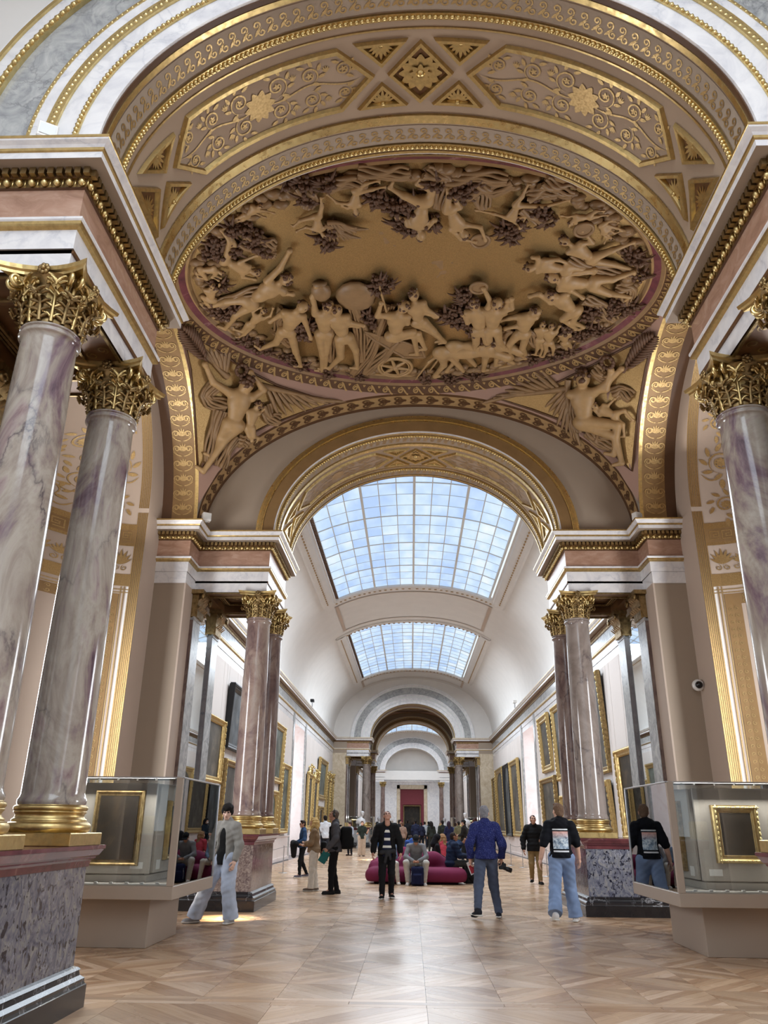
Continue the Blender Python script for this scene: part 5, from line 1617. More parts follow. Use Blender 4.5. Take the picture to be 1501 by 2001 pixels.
def p3(p): return np.array(p, float) / 100
PN = {0: np.array([.42, -.62, -.66]), 1: np.array([-.42, -.62, -.66])}
for s in (0, 1):
    nm = PN[s] / np.linalg.norm(PN[s])
    T = thing('pendentive_relief', ('stucco winged woman lifting a palm with a child, left pendentive' if s == 0 else 'stucco winged woman with two raised arms and a child, right pendentive'), 'relief')
    rings = [[p3(p) + nm * .008 for p in r] for r in PENDG[s]]
    mb = MB(); mb.grid(np.array(rings).transpose(1, 0, 2), 0, True, wu=True); mb.build('gold_ground', MT['gold_leaf'], T)
    mb = MB(); mb.tube(rings[0] + rings[0][:1], .028, 5, cap=False); mb.build('edge_moulding', MT['brown_paint'], T)
    for k in (0, 1):
        P, S, q = relief_body([p3(p) for p in PENDF[s * 2 + k]], nm, 1.1 if k == 0 else 1.05)
        V, Q = body(P, .02, .035)
        mb = MB(); mb.add(V + nm * (.06 + .06 * k), Q, 0, True)
        f = mb.build('relief_figure', MT['stucco_pale'], T)
        hb = MB(); curls(hb, q['head'] + nm * (.06 + .06 * k) + q['up'] * .04 * S, .1 * S, 34, .035 * S, 0, s * 7 + k); hb.build('curly_hair', MT['stucco_dark'], f)
    pts = [p3(p) + nm * .1 for p in PENDM['palm'][s]]
    mb = MB(); tt = np.linspace(0, 1, 14)
    C_ = np.array([(1 - t) ** 2 * pts[0] + 2 * t * (1 - t) * pts[1] + t * t * pts[2] for t in tt])
    mb.tube(C_, np.linspace(.035, .012, 14), 6)
    ax_ = pts[2] - pts[0]; ax_ /= np.linalg.norm(ax_); sd = np.cross(ax_, nm)
    for i in range(2, 14):
        for sg in (-1, 1):
            d = ax_ * .75 + sd * sg * .66; l = .34 * sin(pi * (i + 1) / 16)
            mb.tube([C_[i] + d * l * t + nm * .05 * sin(pi * t) for t in np.linspace(0, 1, 5)], [.012, .035, .04, .03, .008], 5)
    mb.build('palm_frond', MT['stucco_dark'], T)
    for l in (PENDM['wing'][s], PENDM['wing'][s + 2]): wing(T, *[p3(p) for p in l], .8, nm, MT['stucco'])
    c = p3(PENDM['wreath'][s]) + nm * .14
    mb = MB()
    for i in range(20):
        a = i * pi / 10; mb.ball(c + sd * .13 * cos(a) + ax_ * .13 * sin(a) + nm * .02 * (i % 2), .045, 6, 4)
    mb.build('laurel_wreath', MT['stucco_dark'], T)
    for d in PENDM['drape'][s * 5:s * 5 + 5]:
        P_ = np.array([p3(p) for p in d]) + nm * .07
        ss = np.linspace(0, 1, len(P_)); t2_ = np.linspace(0, 1, 12)
        C_ = np.stack([np.interp(t2_, ss, P_[:, k]) for k in range(3)], 1)
        sdv = np.cross(np.gradient(C_, axis=0), nm); sdv /= np.linalg.norm(sdv, axis=1)[:, None] + 1e-9
        mb = MB()
        for j in range(-2, 3): mb.tube(C_ + sdv * (j * .055 + .02 * np.sin(t2_ * 8 + j))[:, None] + nm * (.03 * (2 - abs(j)) + .02 * np.sin(t2_ * 9 + 2 * j))[:, None], .04 + .008 * np.sin(t2_ * 7), 6)
        mb.build('drapery_fold', MT['stucco'], T)
# ================================================================ people
def cloth(name, hexc, rough=.85, var=.12, scale=14, bstr=.25):
    t = NT(name)
    c = lin(hexc)
    co = t.n('ShaderNodeTexCoord').outputs['Object']
    nz = t.noise(co, scale, 5, .6).outputs[0]
    wv = t.noise(t.n('ShaderNodeMapping', ins={'Vector': co, 'Scale': (90, 90, 90)}).outputs[0], 3, 2).outputs[0]
    col = t.ramp(nz, [(.3, tuple(x * (1 - var) for x in c[:3])), (.7, tuple(min(1, x * (1 + var)) for x in c[:3]))])
    return t.set(col, rough, bump=wv, bstr=bstr, spec=.25, bdist=.004)
CM = {}
def cl(h, **k):
    if h not in CM: CM[h] = cloth('cloth_' + h.strip('#'), h, **k)
    return CM[h]
def skin(h):
    k = 's' + h
    if k not in CM:
        t = NT('skin_' + h.strip('#')); c = lin(h)
        nz = t.noise(t.n('ShaderNodeTexCoord').outputs['Object'], 9, 4).outputs[0]
        t.b.inputs['Subsurface Weight'].default_value = .0
        t.set(t.ramp(nz, [(.3, tuple(x * .9 for x in c[:3])), (.7, tuple(min(1, x * 1.06) for x in c[:3]))]), .5, spec=.35)
        CM[k] = t.mat
    return CM[k]
def stripes(name, bands, base):
    t = NT(name)
    z = t.n('ShaderNodeSeparateXYZ', ins={0: t.n('ShaderNodeTexCoord').outputs['Object']}).outputs[2]
    st = [(0, lin(base))]
    for a, b, c in bands: st += [(a, lin(c)), (b, lin(base))]
    f = t.n('ShaderNodeMapRange', ins={0: z, 1: 0., 2: 2.}).outputs[0]
    r = t.ramp(f, [(min(1, p / 2), c) for p, c in st], 'CONSTANT')
    return t.set(r, .85, spec=.2)
def printed(name, base):
    t = NT(name)
    co = t.n('ShaderNodeTexCoord').outputs['Object']
    s = t.n('ShaderNodeSeparateXYZ', ins={0: co})
    def rng(sock, lo, hi):
        a = t.n('ShaderNodeMath', operation='GREATER_THAN', ins={0: sock, 1: lo}).outputs[0]
        b = t.n('ShaderNodeMath', operation='LESS_THAN', ins={0: sock, 1: hi}).outputs[0]
        return t.n('ShaderNodeMath', operation='MULTIPLY', ins={0: a, 1: b}).outputs[0]
    back = t.n('ShaderNodeMath', operation='LESS_THAN', ins={0: s.outputs[1], 1: -.03}).outputs[0]
    m = t.n('ShaderNodeMath', operation='MULTIPLY', ins={0: rng(s.outputs[0], -.13, .13), 1: back}).outputs[0]
    pic = t.n('ShaderNodeMath', operation='MULTIPLY', ins={0: m, 1: rng(s.outputs[2], 1.14, 1.42)}).outputs[0]
    bars = t.n('ShaderNodeMath', operation='ADD', ins={0: rng(s.outputs[2], 1.44, 1.462), 1: rng(s.outputs[2], 1.09, 1.115)}).outputs[0]
    bars = t.n('ShaderNodeMath', operation='MULTIPLY', ins={0: bars, 1: m}).outputs[0]
    n1 = t.noise(co, 22, 6, .7, 1).outputs[0]
    img = t.ramp(n1, [(.3, lin('#3d4658')), (.45, lin('#8fa4b8')), (.58, lin('#cfdbe2')), (.75, lin('#eef0f0'))])
    top = t.n('ShaderNodeMapRange', ins={0: s.outputs[2], 1: 1.3, 2: 1.42}).outputs[0]
    img = t.mix(top, img, lin('#d9a79a'))
    c = t.mix(pic, lin(base), img)
    c = t.mix(bars, c, lin('#dfe3e6'))
    return t.set(c, .85, spec=.2)
def denim(h):
    k = 'd' + h
    if k not in CM:
        t = NT('denim_' + h.strip('#')); c = lin(h)
        co = t.n('ShaderNodeTexCoord').outputs['Object']
        n1 = t.noise(co, 5, 4).outputs[0]
        n2 = t.noise(t.n('ShaderNodeMapping', ins={'Vector': co, 'Scale': (160, 160, 30)}).outputs[0], 2, 2).outputs[0]
        cc = t.ramp(n1, [(.3, tuple(x * .8 for x in c[:3])), (.5, c[:3]), (.72, tuple(min(1, x * 1.22 + .02) for x in c[:3]))])
        CM[k] = t.set(cc, .85, bump=n2, bstr=.3, spec=.2, bdist=.004)
    return CM[k]

_tm = {}
def head_tm(fine):
    k = ('head', fine)
    if k in _tm: return _tm[k]
    h = .0052 if fine else .011
    P = [('e', (0, -.012, .03), (.075, .094, .088)), ('e', (0, .03, -.035), (.060, .064, .078)), ('c', (-.018, .07, -.092), (.018, .07, -.092), .02, .02),
         ('c', (0, .086, .012), (0, .106, -.03), .0085, .0135), ('c', (-.012, .092, -.034), (.012, .092, -.034), .009, .009),
         ('c', (-.036, .076, .026), (.036, .076, .026), .012, .012), ('e', (-.042, .06, -.022), (.024, .026, .024)), ('e', (.042, .06, -.022), (.024, .026, .024)),
         ('c', (-.018, .083, -.058), (.018, .083, -.058), .0085, .0085), ('c', (-.014, .081, -.07), (.014, .081, -.07), .009, .009),
         ('e', (-.077, -.008, -.005), (.011, .022, .032)), ('e', (.077, -.008, -.005), (.011, .022, .032)), ('c', (0, -.02, -.06), (0, -.03, -.16), .052, .056)]
    S = [('e', (-.031, .098, .008), (.016, .016, .0105)), ('e', (.031, .098, .008), (.016, .016, .0105)), ('c', (-.02, .098, -.064), (.02, .098, -.064), .0042, .0042)]
    _tm[k] = body(P, h, .016, subs=S)
    return _tm[k]
def hair_tm(style, fine):
    k = (style, fine)
    if k in _tm: return _tm[k]
    h = .0075 if fine else .014
    cap_ = [('e', (0, -.018, .04), (.086, .102, .092))]
    subs = [('b', (0, .115, -.05), (.07, .075, .1), None, .03)]
    wr = .004
    if style == 'short': P = cap_ + [('e', (0, -.06, -.02), (.07, .05, .07)), ('e', (0, .05, .1), (.06, .05, .03))]
    elif style == 'cropped': P = [('e', (0, -.018, .036), (.080, .098, .089)), ('e', (0, -.06, -.03), (.066, .045, .06))]
    elif style == 'mop':
        P = cap_ + [('e', (0, -.01, .05), (.096, .112, .092)), ('e', (0, .065, .072), (.075, .045, .04)), ('e', (-.07, .0, .0), (.025, .06, .05)), ('e', (.07, .0, .0), (.025, .06, .05)), ('e', (0, -.07, -.03), (.07, .05, .07))]
        subs = [('b', (0, .13, -.06), (.064, .075, .09), None, .03)]; wr = .008
    elif style == 'long': P = cap_ + [('e', (0, -.01, .04), (.092, .105, .094)), ('c', (0, -.07, 0), (0, -.1, -.36), .09, .07), ('c', (-.075, -.02, .02), (-.1, -.01, -.24), .035, .03), ('c', (.075, -.02, .02), (.1, -.01, -.24), .035, .03)]; wr = .006
    elif style == 'curly': P = cap_ + [('e', (0, -.02, .04), (.098, .112, .098)), ('c', (0, -.07, 0), (0, -.1, -.22), .1, .085), ('c', (-.08, -.02, .02), (-.11, .0, -.2), .045, .045), ('c', (.08, -.02, .02), (.11, .0, -.2), .045, .045)]; wr = .014
    elif style == 'bun': P = cap_ + [('e', (0, -.1, .11), (.045, .045, .04)), ('e', (0, -.06, -.02), (.068, .05, .06))]
    elif style == 'tail': P = cap_ + [('c', (0, -.1, .05), (0, -.16, -.12), .035, .02), ('e', (0, -.06, -.02), (.068, .05, .06))]
    elif style == 'hood':
        P = [('e', (0, -.025, .03), (.108, .122, .118)), ('c', (0, -.06, -.06), (0, -.06, -.17), .1, .12)]; subs = [('e', (0, .1, -.01), (.075, .1, .1))]
    elif style == 'cap':
        P = [('e', (0, -.012, .05), (.088, .104, .082)), ('b', (0, .1, .055), (.07, .06, .008), None, .006)]; subs = [('b', (0, 0, -.04), (.2, .2, .07), None, .01)]; wr = 0
    elif style == 'hat':
        P = [('e', (0, -.01, .06), (.09, .105, .085)), ('e', (0, 0, .055), (.15, .16, .012))]; subs = [('b', (0, 0, -.06), (.2, .2, .095), None, .01)]; wr = 0
    _tm[k] = body(P, h, .02, subs=subs, wr=wr)
    return _tm[k]
def hand_tm(fine, grip=0):
    k = ('hand', fine, grip)
    if k in _tm: return _tm[k]
    h = .0048 if fine else .009
    P = [('e', (0, 0, -.045), (.038, .016, .05)), ('c', (0, 0, .01), (0, 0, -.04), .024, .03)]
    bend = .9 if grip else .35
    for i, (x, L) in enumerate(((-.03, .062), (-.01, .075), (.01, .072), (.03, .055))):
        a = np.array([x, .002, -.085]); b = a + np.array([x * .15, L * .55 * sin(bend), -L * .55 * cos(bend)])
        c = b + np.array([0, L * .5 * sin(bend * 2.1), -L * .5 * cos(bend * 2.1)])
        P += [('c', a, b, .0098, .009), ('c', b, c, .009, .0072)]
    P += [('c', (-.03, .008, -.03), (-.055, .022, -.062), .013, .0105), ('c', (-.055, .022, -.062), (-.052, .034, -.09), .0105, .0085)]
    _tm[k] = body(P, h, .009)
    return _tm[k]

def person(label, loc, rz, h=1.75, J=None, top='#333333', bottom='#222222', shoe='#222222', hair='short', hairc='#2a211c', skinc='#c69a80', vox=.013, topmat=None, botmat=None,
           loose=.0, leg=.0, flare=0., hem=.86, sleeve='long', look=(0, 0), quilt=False, shirt=None, openf=False, group=None, sit=False, cat='person', fem=False, hood=False, grip=(0, 0), mask=False, glasses=False):
    s = h / 1.75
    D = dict(head=(0, .035, 1.625), neck=(0, 0, 1.455), pel=(0, 0, .95), shL=(-.17, -.005, 1.40), shR=(.17, -.005, 1.40), eL=(-.235, -.03, 1.14), hL=(-.245, .05, .905), eR=(.235, -.03, 1.14), hR=(.245, .05, .905),
             hpL=(-.09, 0, .92), hpR=(.09, 0, .92), kL=(-.1, .02, .5), aL=(-.1, -.02, .085), kR=(.1, .02, .5), aR=(.1, -.02, .085), tL=None, tR=None)
    if fem: D.update(shL=(-.15, -.005, 1.40), shR=(.15, -.005, 1.40))
    D.update(J or {})
    for k in ('L', 'R'):
        if D['t' + k] is None:
            a = D['a' + k]; sg = -1 if k == 'L' else 1
            D['t' + k] = (a[0] + sg * .03, a[1] + .15, .03 + max(0, a[2] - .085) * .6)
    D = {k: np.array(v, float) * s for k, v in D.items()}
    fine = vox < .016
    T = thing('person', label, cat, loc, rz, group)
    spd = D['neck'] - D['pel']; R = rotmat(D['shR'] - D['shL'], spd)
    at_ = lambda f: D['pel'] + spd * f
    c = lambda a, b, ra, rb: ('c', D[a] if isinstance(a, str) else a, D[b] if isinstance(b, str) else b, ra * s, rb * s)
    e = lambda p, r: ('e', p, np.array(r) * s, R)
    w_ = .93 if fem else 1.
    def torso(t):
        return [e(at_(.62), (.155 * w_ + t, .108 + t, .2)), e(at_(.3), (.138 * w_ + t, .104 + t, .18)), e(at_(.0), (.155 + t, .115 + t, .13)), c('shL', 'shR', .05 + t * .7, .05 + t * .7), c(D['neck'] + np.array([0, -.01, .0]) * s, 'shL', .06 + t * .5, .045 + t * .5), c(D['neck'] + np.array([0, -.01, .0]) * s, 'shR', .06 + t * .5, .045 + t * .5)]
    def arms(t, full=True):
        o = []
        for k in 'LR':
            o.append(c('sh' + k, 'e' + k, .058 * w_ + t, .045 + t))
            if full: o.append(c('e' + k, D['e' + k] * .12 + D['h' + k] * .88, .046 + t, .036 + t * .8))
        return o
    def legs(t, fl=0.):
        o = []
        for k in 'LR':
            o += [c('hp' + k, 'k' + k, .092 + t, .064 + t), c('k' + k, D['a' + k] + (D['a' + k] - D['k' + k]) * (.1 if fl >= 0 else 0) + np.array([0, 0, .0 * s]), .064 + t, .044 + t + max(fl, 0))]
        return o
    # body: one surface from feet to neck, with head and hands
    P = torso(-.012) + arms(-.006) + [c('neck', D['neck'] * .45 + D['head'] * .55, .056, .05)] + legs(-.012, -1)
    for k in 'LR': P += [c('e' + k, 'h' + k, .038, .026), c('a' + k, 't' + k, .035, .026)]
    mb = MB()
    V, Q = body(P, max(vox * 1.25, .015), .03 * s); mb.add(V, Q, 0, True)
    yaw, pit = look
    Ry = np.array([[cos(yaw), -sin(yaw), 0], [sin(yaw), cos(yaw), 0], [0, 0, 1]]); Rx = np.array([[1, 0, 0], [0, cos(pit), -sin(pit)], [0, sin(pit), cos(pit)]])
    Rh = Ry @ Rx; hs = s * (1.0 if not fem else .96)
    def hd(V): return (V * hs) @ Rh.T + D['head']
    V, Q = head_tm(fine); mb.add(hd(V), Q, 0, True)
    for k, g in (('L', grip[0]), ('R', grip[1])):
        V, Q = hand_tm(fine, g)
        d = D['h' + k] - D['e' + k]; d /= np.linalg.norm(d)
        z = -d; f = np.array([0, 1., 0]) if abs(d[1]) < .8 else np.array([0, 0, 1.])
        y = f - z * (f @ z); y /= np.linalg.norm(y); x = np.cross(y, z)
        # thumb forward, palm facing the body
        sg = 1 if k == 'L' else -1
        B = np.array([-y, sg * x * 1.0, z]) if True else None
        mb.add((V * s * 1.02 * np.array([1, 1, 1])) @ B + D['h' + k], Q if sg > 0 else Q[:, ::-1], 0, True)
    mb.build('body', skin(skinc), T)
    if hair:
        V, Q = hair_tm(hair, fine); hb = MB(); hb.add(hd(V), Q, 0, True)
        hb.build({'cap': 'cap', 'hat': 'hat', 'hood': 'hood'}.get(hair, 'hair'), cl(hairc, var=.3, scale=40), T)
        if hair in ('cap', 'hat'):
            V, Q = hair_tm('cropped', fine); hb = MB(); hb.add(hd(V * .985), Q, 0, True); hb.build('hair', cl('#241c18', var=.3), T)
    if fine:
        for x in (-.031, .031):
            eb_ = MB(); eb_.ball((0, 0, 0), (.0115, .009, .0085), 8, 6); eb_.V = [hd(eb_.V[0] + np.array([x, .0875, .008]))]; eb_.build('eye', MT['black_metal'], T)
            eb_ = MB(); eb_.tube([(x - .018, .092, .022), (x, .099, .027), (x + .018, .092, .022)], .0035, 4); eb_.V = [hd(eb_.V[0])] if len(eb_.V) == 1 else [hd(v) for v in eb_.V]; eb_.build('eyebrow', cl(hairc if hair not in ('cap', 'hood') else '#241c18'), T)
        lb_ = MB(); lb_.tube([(-.02, .0905, -.064), (0, .094, -.064), (.02, .0905, -.064)], .004, 5); lb_.V = [hd(v) for v in lb_.V]; lb_.build('mouth', skin('#8a4f48'), T)
    if glasses:
        g = MB()
        for x in (-.034, .034): g.ball((x, .103, .006), (.026, .006, .02), 10, 6)
        g.tube([(-.08, 0, .01), (-.06, .09, .01), (0, .108, .012), (.06, .09, .01), (.08, 0, .01)], .004, 4)
        g.V = [hd(v) for v in g.V]; g.build('sunglasses', MT['dark_glass'], T)
    if mask:
        g = MB(); g.ball((0, .07, -.05), (.055, .045, .045), 10, 8); g.V = [hd(g.V[0])]; g.build('face_mask', cl('#e8e8ea'), T)
    # trousers
    tm = botmat or cl(bottom)
    P = [e(at_(.02), (.168 + leg * .4, .125 + leg * .4, .12)), c('hpL', 'hpR', .1 + leg, .1 + leg)] + legs(.012 + leg, flare if not sit else -1)
    cuts = [((0, 0, .055 * s), (0, 0, -1))] if not sit else []
    hs_ = []
    if not sit:
        for k in 'LR':
            d = D['a' + k] - D['k' + k]; d = d / np.linalg.norm(d)
            hs_.append(('b', D['a' + k] + d * (.112 * s), np.array([.16, .16, .085]) * s, rotmat((1, 0, 0), d), .004))
    V, Q = body(P, vox, .03 * s, cuts=cuts, subs=hs_, wr=.0055, wseed=rnd.random() * 9); mb = MB(); mb.add(V, Q, 0, True); mb.build('trousers', tm, T)
    # shoes
    for k in 'LR':
        a, t = D['a' + k], D['t' + k]
        d = (t - a); d[2] = 0; d /= np.linalg.norm(d) + 1e-9
        z0 = max(.0, a[2] - .085 * s)
        b0 = np.array([a[0], a[1], z0]) - d * .045 * s; b1 = np.array([t[0], t[1], max(0, t[2] - .03 * s)])
        P = [('c', b0 + np.array([0, 0, .045]) * s, b1 + np.array([0, 0, .035]) * s, .042 * s, .036 * s), ('c', a, b0 * .6 + b1 * .4 + np.array([0, 0, .05]) * s, .045 * s, .04 * s), ('c', b0 + np.array([0, 0, .02]) * s, b1 + np.array([0, 0, .02]) * s, .04 * s, .04 * s)]
        V, Q = body(P, min(vox, .014), .02 * s, cuts=[((0, 0, min(b0[2], b1[2]) + .001), (0, 0, -1))]); mb = MB(); mb.add(V, Q, 0, True); mb.build('shoe', cl(shoe), T)
        if fine:
            V, Q = body([('b', (b0 + b1) / 2 + np.array([0, 0, .014 * s]), (np.linalg.norm(b1 - b0) / 2 + .045 * s, .044 * s, .014 * s), rotmat(d, (0, 0, 1)), .013 * s)], .009, .01); mb = MB(); mb.add(V, Q, 0, True)
            o_ = mb.build('shoe_sole', cl('#d8d6d0' if shoe not in ('#1c1b1c', '#222222', '#2b2422') else '#161616'), CH[T.name][-1])
    # top garments
    t = .018 + loose
    def hemp(tt):
        return [c(at_(.05), np.array([D['pel'][0], D['pel'][1], hem * s - .02]), .15 + tt * .8, .15 + tt * .8), e(np.array([D['pel'][0], D['pel'][1], hem * s + .03]), (.165 + tt, .12 + tt, .06))] if not sit else []
    hcut = [((0, 0, hem * s), (0, 0, -1))] if not sit else []
    kw = dict(wr=.006 if not quilt else .003, wseed=rnd.random() * 9)
    if shirt:
        V, Q = body(torso(.006) + hemp(.002) + [c('neck', D['neck'] + np.array([0, .01, .035]) * s, .062, .06)], vox, .03 * s, cuts=hcut, wr=.003); mb = MB(); mb.add(V, Q, 0, True); mb.build('shirt', shirt if not isinstance(shirt, str) else cl(shirt), T)
    subs = []
    if openf:
        for f in np.linspace(-.5, 1.02, 9):
            p_ = at_(f) + R[1] * -(.15 + t) * s if R[1][1] < 0 else at_(f) + R[1] * (.15 + t) * s
            subs.append(('c', p_, p_ + R[2] * .12 * s, (.095 - .03 * max(0, f)) * s * openf, (.095 - .03 * max(0, f)) * s * openf))
    P = torso(t) + arms(t * .75, sleeve == 'long') + hemp(t)
    if sleeve == 'short': P += [c(D['sh' + k], D['sh' + k] * .25 + D['e' + k] * .75, .068 + t * .6, .062 + t * .6) for k in 'LR']
    P += [c('neck', D['neck'] + np.array([0, -.005, .03]) * s, .066 + t * .5, .064 + t * .5)]
    if hood: P += [('e', D['neck'] + R[2] * .0 + np.array([0, -.085, -.02]) * s, np.array([.12, .06, .085]) * s), ('c', D['neck'] + np.array([-.09, -.01, .02]) * s, D['neck'] + np.array([.09, -.01, .02]) * s, .05 * s, .05 * s)]
    if quilt:
        P2 = []
        for pr in P: P2.append(pr)
        P = P2
    V, Q = body(P, vox, .035 * s, cuts=hcut, subs=subs, **kw)
    if quilt:
        ctr = np.array([0, 0, 0])
        k_ = 1 + .018 * np.sin(V[:, 2] * 2 * pi / .1)
        V[:, 0] *= k_; V[:, 1] *= k_
    mb = MB(); mb.add(V, Q, 0, True)
    mb.build('jacket' if (openf or quilt or shirt) else 'top', topmat or cl(top), T)
    T['_s'] = s
    return T, D

def wp(T, p):
    """point of a person's frame in the world"""
    p = np.asarray(p, float); a = T.rotation_euler[2]
    return np.array([T.location[0] + p[0] * cos(a) - p[1] * sin(a), T.location[1] + p[0] * sin(a) + p[1] * cos(a), T.location[2] + p[2]])
def blob_thing(name, label, cat, prims, mat, vox=.012, k=.03, wr=.003, group=None, extra=None, partname='body'):
    V, Q = body(prims, vox, k, wr=wr)
    c = V.mean(0); z = V[:, 2].min(); o = np.array([c[0], c[1], z])
    T = thing(name, label, cat, tuple(o), 0, group)
    mb = MB(); mb.add(V - o, Q, 0, True); mb.build(partname, mat, T)
    if extra:
        for nm, pr, m in extra:
            V, Q = body(pr, vox, .01); mb = MB(); mb.add(V - o, Q, 0, True); mb.build(nm, m, T)
    return T
def capw(T, a, b, ra, rb): return ('c', wp(T, a), wp(T, b), ra, rb)

walk = dict(kL=(-.1, .16, .52), aL=(-.1, .2, .1), kR=(.1, .03, .5), aR=(.1, -.26, .15), tR=(.12, -.16, .05))
PI_ = pi
# 1 boy beyond the left showcase, walking to the left
T, D = person('young person in an open grey jacket and baggy pale jeans behind the left showcase', (-3.2, 14.05, 0), PI_ - .45, 1.80,
    dict(kL=(-.13, .04, .5), aL=(-.16, -.04, .09), kR=(.2, .16, .5), aR=(.36, .2, .1), tR=(.44, .33, .03), eL=(-.25, -.02, 1.13), hL=(-.25, .08, .9), eR=(.25, .04, 1.13), hR=(.24, .2, .93)),
    '#8f8c86', '#9fb0d2', '#9a9a9c', 'mop', '#15110f', '#d9b3a0', .011, botmat=denim('#b4bed0'), leg=.03, flare=.035, loose=.012, openf=1.15, shirt='#0e0e10', hem=.84, look=(.5, -.25))
# 2..4 three visitors by the left wall
T2, D2 = person('woman in a blue top and black trousers carrying a dark coat near the left wall', (-3.42, 25.8, 0), PI_ / 2 + .35, 1.60,
    dict(eL=(-.22, .02, 1.13), hL=(-.14, .24, 1.05), eR=(.22, .02, 1.13), hR=(.1, .26, 1.04), kL=(-.1, .1, .5), aL=(-.1, .1, .09), kR=(.1, .0, .5), aR=(.12, -.2, .1)),
    '#2c4464', '#101012', '#5a5560', 'short', '#2b211d', '#b98a72', .014, fem=True, look=(.1, 0), glasses=True, leg=-.008, hem=.9)
blob_thing('coat', 'dark coat over the arm of the woman in the blue top', 'coat', [capw(T2, (-.2, .26, .93), (.12, .28, .95), .09, .09), capw(T2, (-.12, .3, .9), (-.14, .3, .62), .1, .08), capw(T2, (.04, .3, .9), (.02, .3, .68), .09, .06)], cl('#131316'), .014)
T3, D3 = person('blonde curly-haired woman in a tan jacket and white trousers with folded arms', (-2.5, 20.75, 0), PI_ / 2 - .05, 1.65,
    dict(eL=(-.22, .06, 1.12), hL=(.06, .24, 1.12), eR=(.22, .06, 1.12), hR=(-.04, .26, 1.08), kL=(-.09, .02, .5), aL=(-.1, .04, .09), kR=(.1, .0, .5), aR=(.1, -.06, .09)),
    '#8a7359', '#d8d4cc', '#6b5e55', 'curly', '#c9aa72', '#c99f86', .012, fem=True, look=(0, .22), leg=.004, flare=.02, hem=.9, loose=.01)
blob_thing('shoulder_bag', 'black shoulder bag behind the blonde woman in white trousers', 'bag', [('b', wp(T3, (.12, -.22, .9)), (.07, .1, .2), None, .05)], cl('#141416'), .012, extra=[('strap', [('c', wp(T3, (.12, -.2, 1.08)), wp(T3, (.02, -.09, 1.42)), .012, .012), ('c', wp(T3, (.02, -.09, 1.42)), wp(T3, (-.1, .12, 1.2)), .012, .012)], cl('#141416'))])
T4, D4 = person('man in a dark grey jacket with headphones and a black backpack looking up left', (-1.93, 19.95, 0), PI_ / 2 + .1, 1.82,
    dict(eL=(-.23, -.02, 1.14), hL=(-.2, .16, .93), eR=(.23, -.04, 1.14), hR=(.24, .06, .9), aL=(-.1, .06, .09), kL=(-.1, .05, .5), aR=(.1, -.08, .09)),
    '#47464a', '#0f0f12', '#1c1b1c', 'cropped', '#5c4f46', '#b38670', .012, look=(0, .18), loose=.012)
blob_thing('backpack', 'black backpack on the man with headphones', 'backpack', [('b', wp(T4, (0, -.27, 1.2)), (.14, .11, .25), None, .08), ('b', wp(T4, (0, -.35, 1.1)), (.1, .06, .13), None, .05)], cl('#0e0e10'), .013, extra=[('shoulder_strap', [('c', wp(T4, (x, -.14, 1.47)), wp(T4, (x, .12, 1.42)), .02, .02), ('c', wp(T4, (x, .12, 1.42)), wp(T4, (x * 1.15, .1, 1.12)), .02, .02)], cl('#0e0e10')) for x in (-.12, .12)])
blob_thing('headphones', 'black headphones on the man with the backpack', 'headphones', [('c', D4['head'] * 0 + wp(T4, D4['head'] + np.array([sx * .098 * cos(a), -.01, .02 + .13 * sin(a)])), wp(T4, D4['head'] + np.array([sx * .098 * cos(b), -.01, .02 + .13 * sin(b)])), .009, .009) for sx in (1,) for a, b in zip(np.linspace(0, pi, 9)[:-1], np.linspace(0, pi, 9)[1:])] + [('e', wp(T4, D4['head'] + np.array([sx * .098, -.005, 0])), (.03, .03, .04)) for sx in (-1, 1)], MT['black_metal'], .007, .006, 0, partname='headband')
hp = wp(T4, D4['hL'] + np.array([0, .03, -.12]))
mb = MB(); mb.bbox(-.09, .09, -.008, .008, -.13, .13, .003)
tb = thing('booklet', 'teal booklet in the hand of the man with the backpack', 'booklet', tuple(hp - np.array([0.04, 0, .06])), .2); b_ = mb.build('cover', cl('#1f5a58'), tb); b_.rotation_euler = (0, .55, 0)
# 5 man with striped polo facing the camera
T5, D5 = person('man in a black jacket and navy and white striped polo looking up in the middle', (-.67, 18.95, 0), PI_ + .05, 1.80,
    dict(kL=(-.1, .02, .5), aL=(-.1, -.12, .1), kR=(.1, .1, .5), aR=(.1, .12, .09), eL=(-.27, -.02, 1.14), hL=(-.29, .05, .9), eR=(.27, -.02, 1.14), hR=(.3, .08, .9), head=(0, .01, 1.625)),
    '#0d0d0f', '#0f0f12', '#141416', 'cropped', '#3b332e', '#b98b76', .011, look=(.1, .55), openf=1.3, loose=.022, hem=.82,
    shirt=stripes('navy_white_stripes', [(1.02, 1.07, '#d8d6cc'), (1.17, 1.22, '#d8d6cc'), (1.33, 1.39, '#d8d6cc')], '#181c33'))
blob_thing('tied_sweater', 'dark sweater tied round the waist of the man in the striped polo', 'sweater', [capw(T5, (-.15, .15, .96), (.13, .16, .93), .045, .045), capw(T5, (.0, .19, .93), (.05, .2, .74), .035, .03), capw(T5, (-.04, .19, .93), (-.07, .2, .8), .03, .028)], cl('#2a2a2d'), .011)
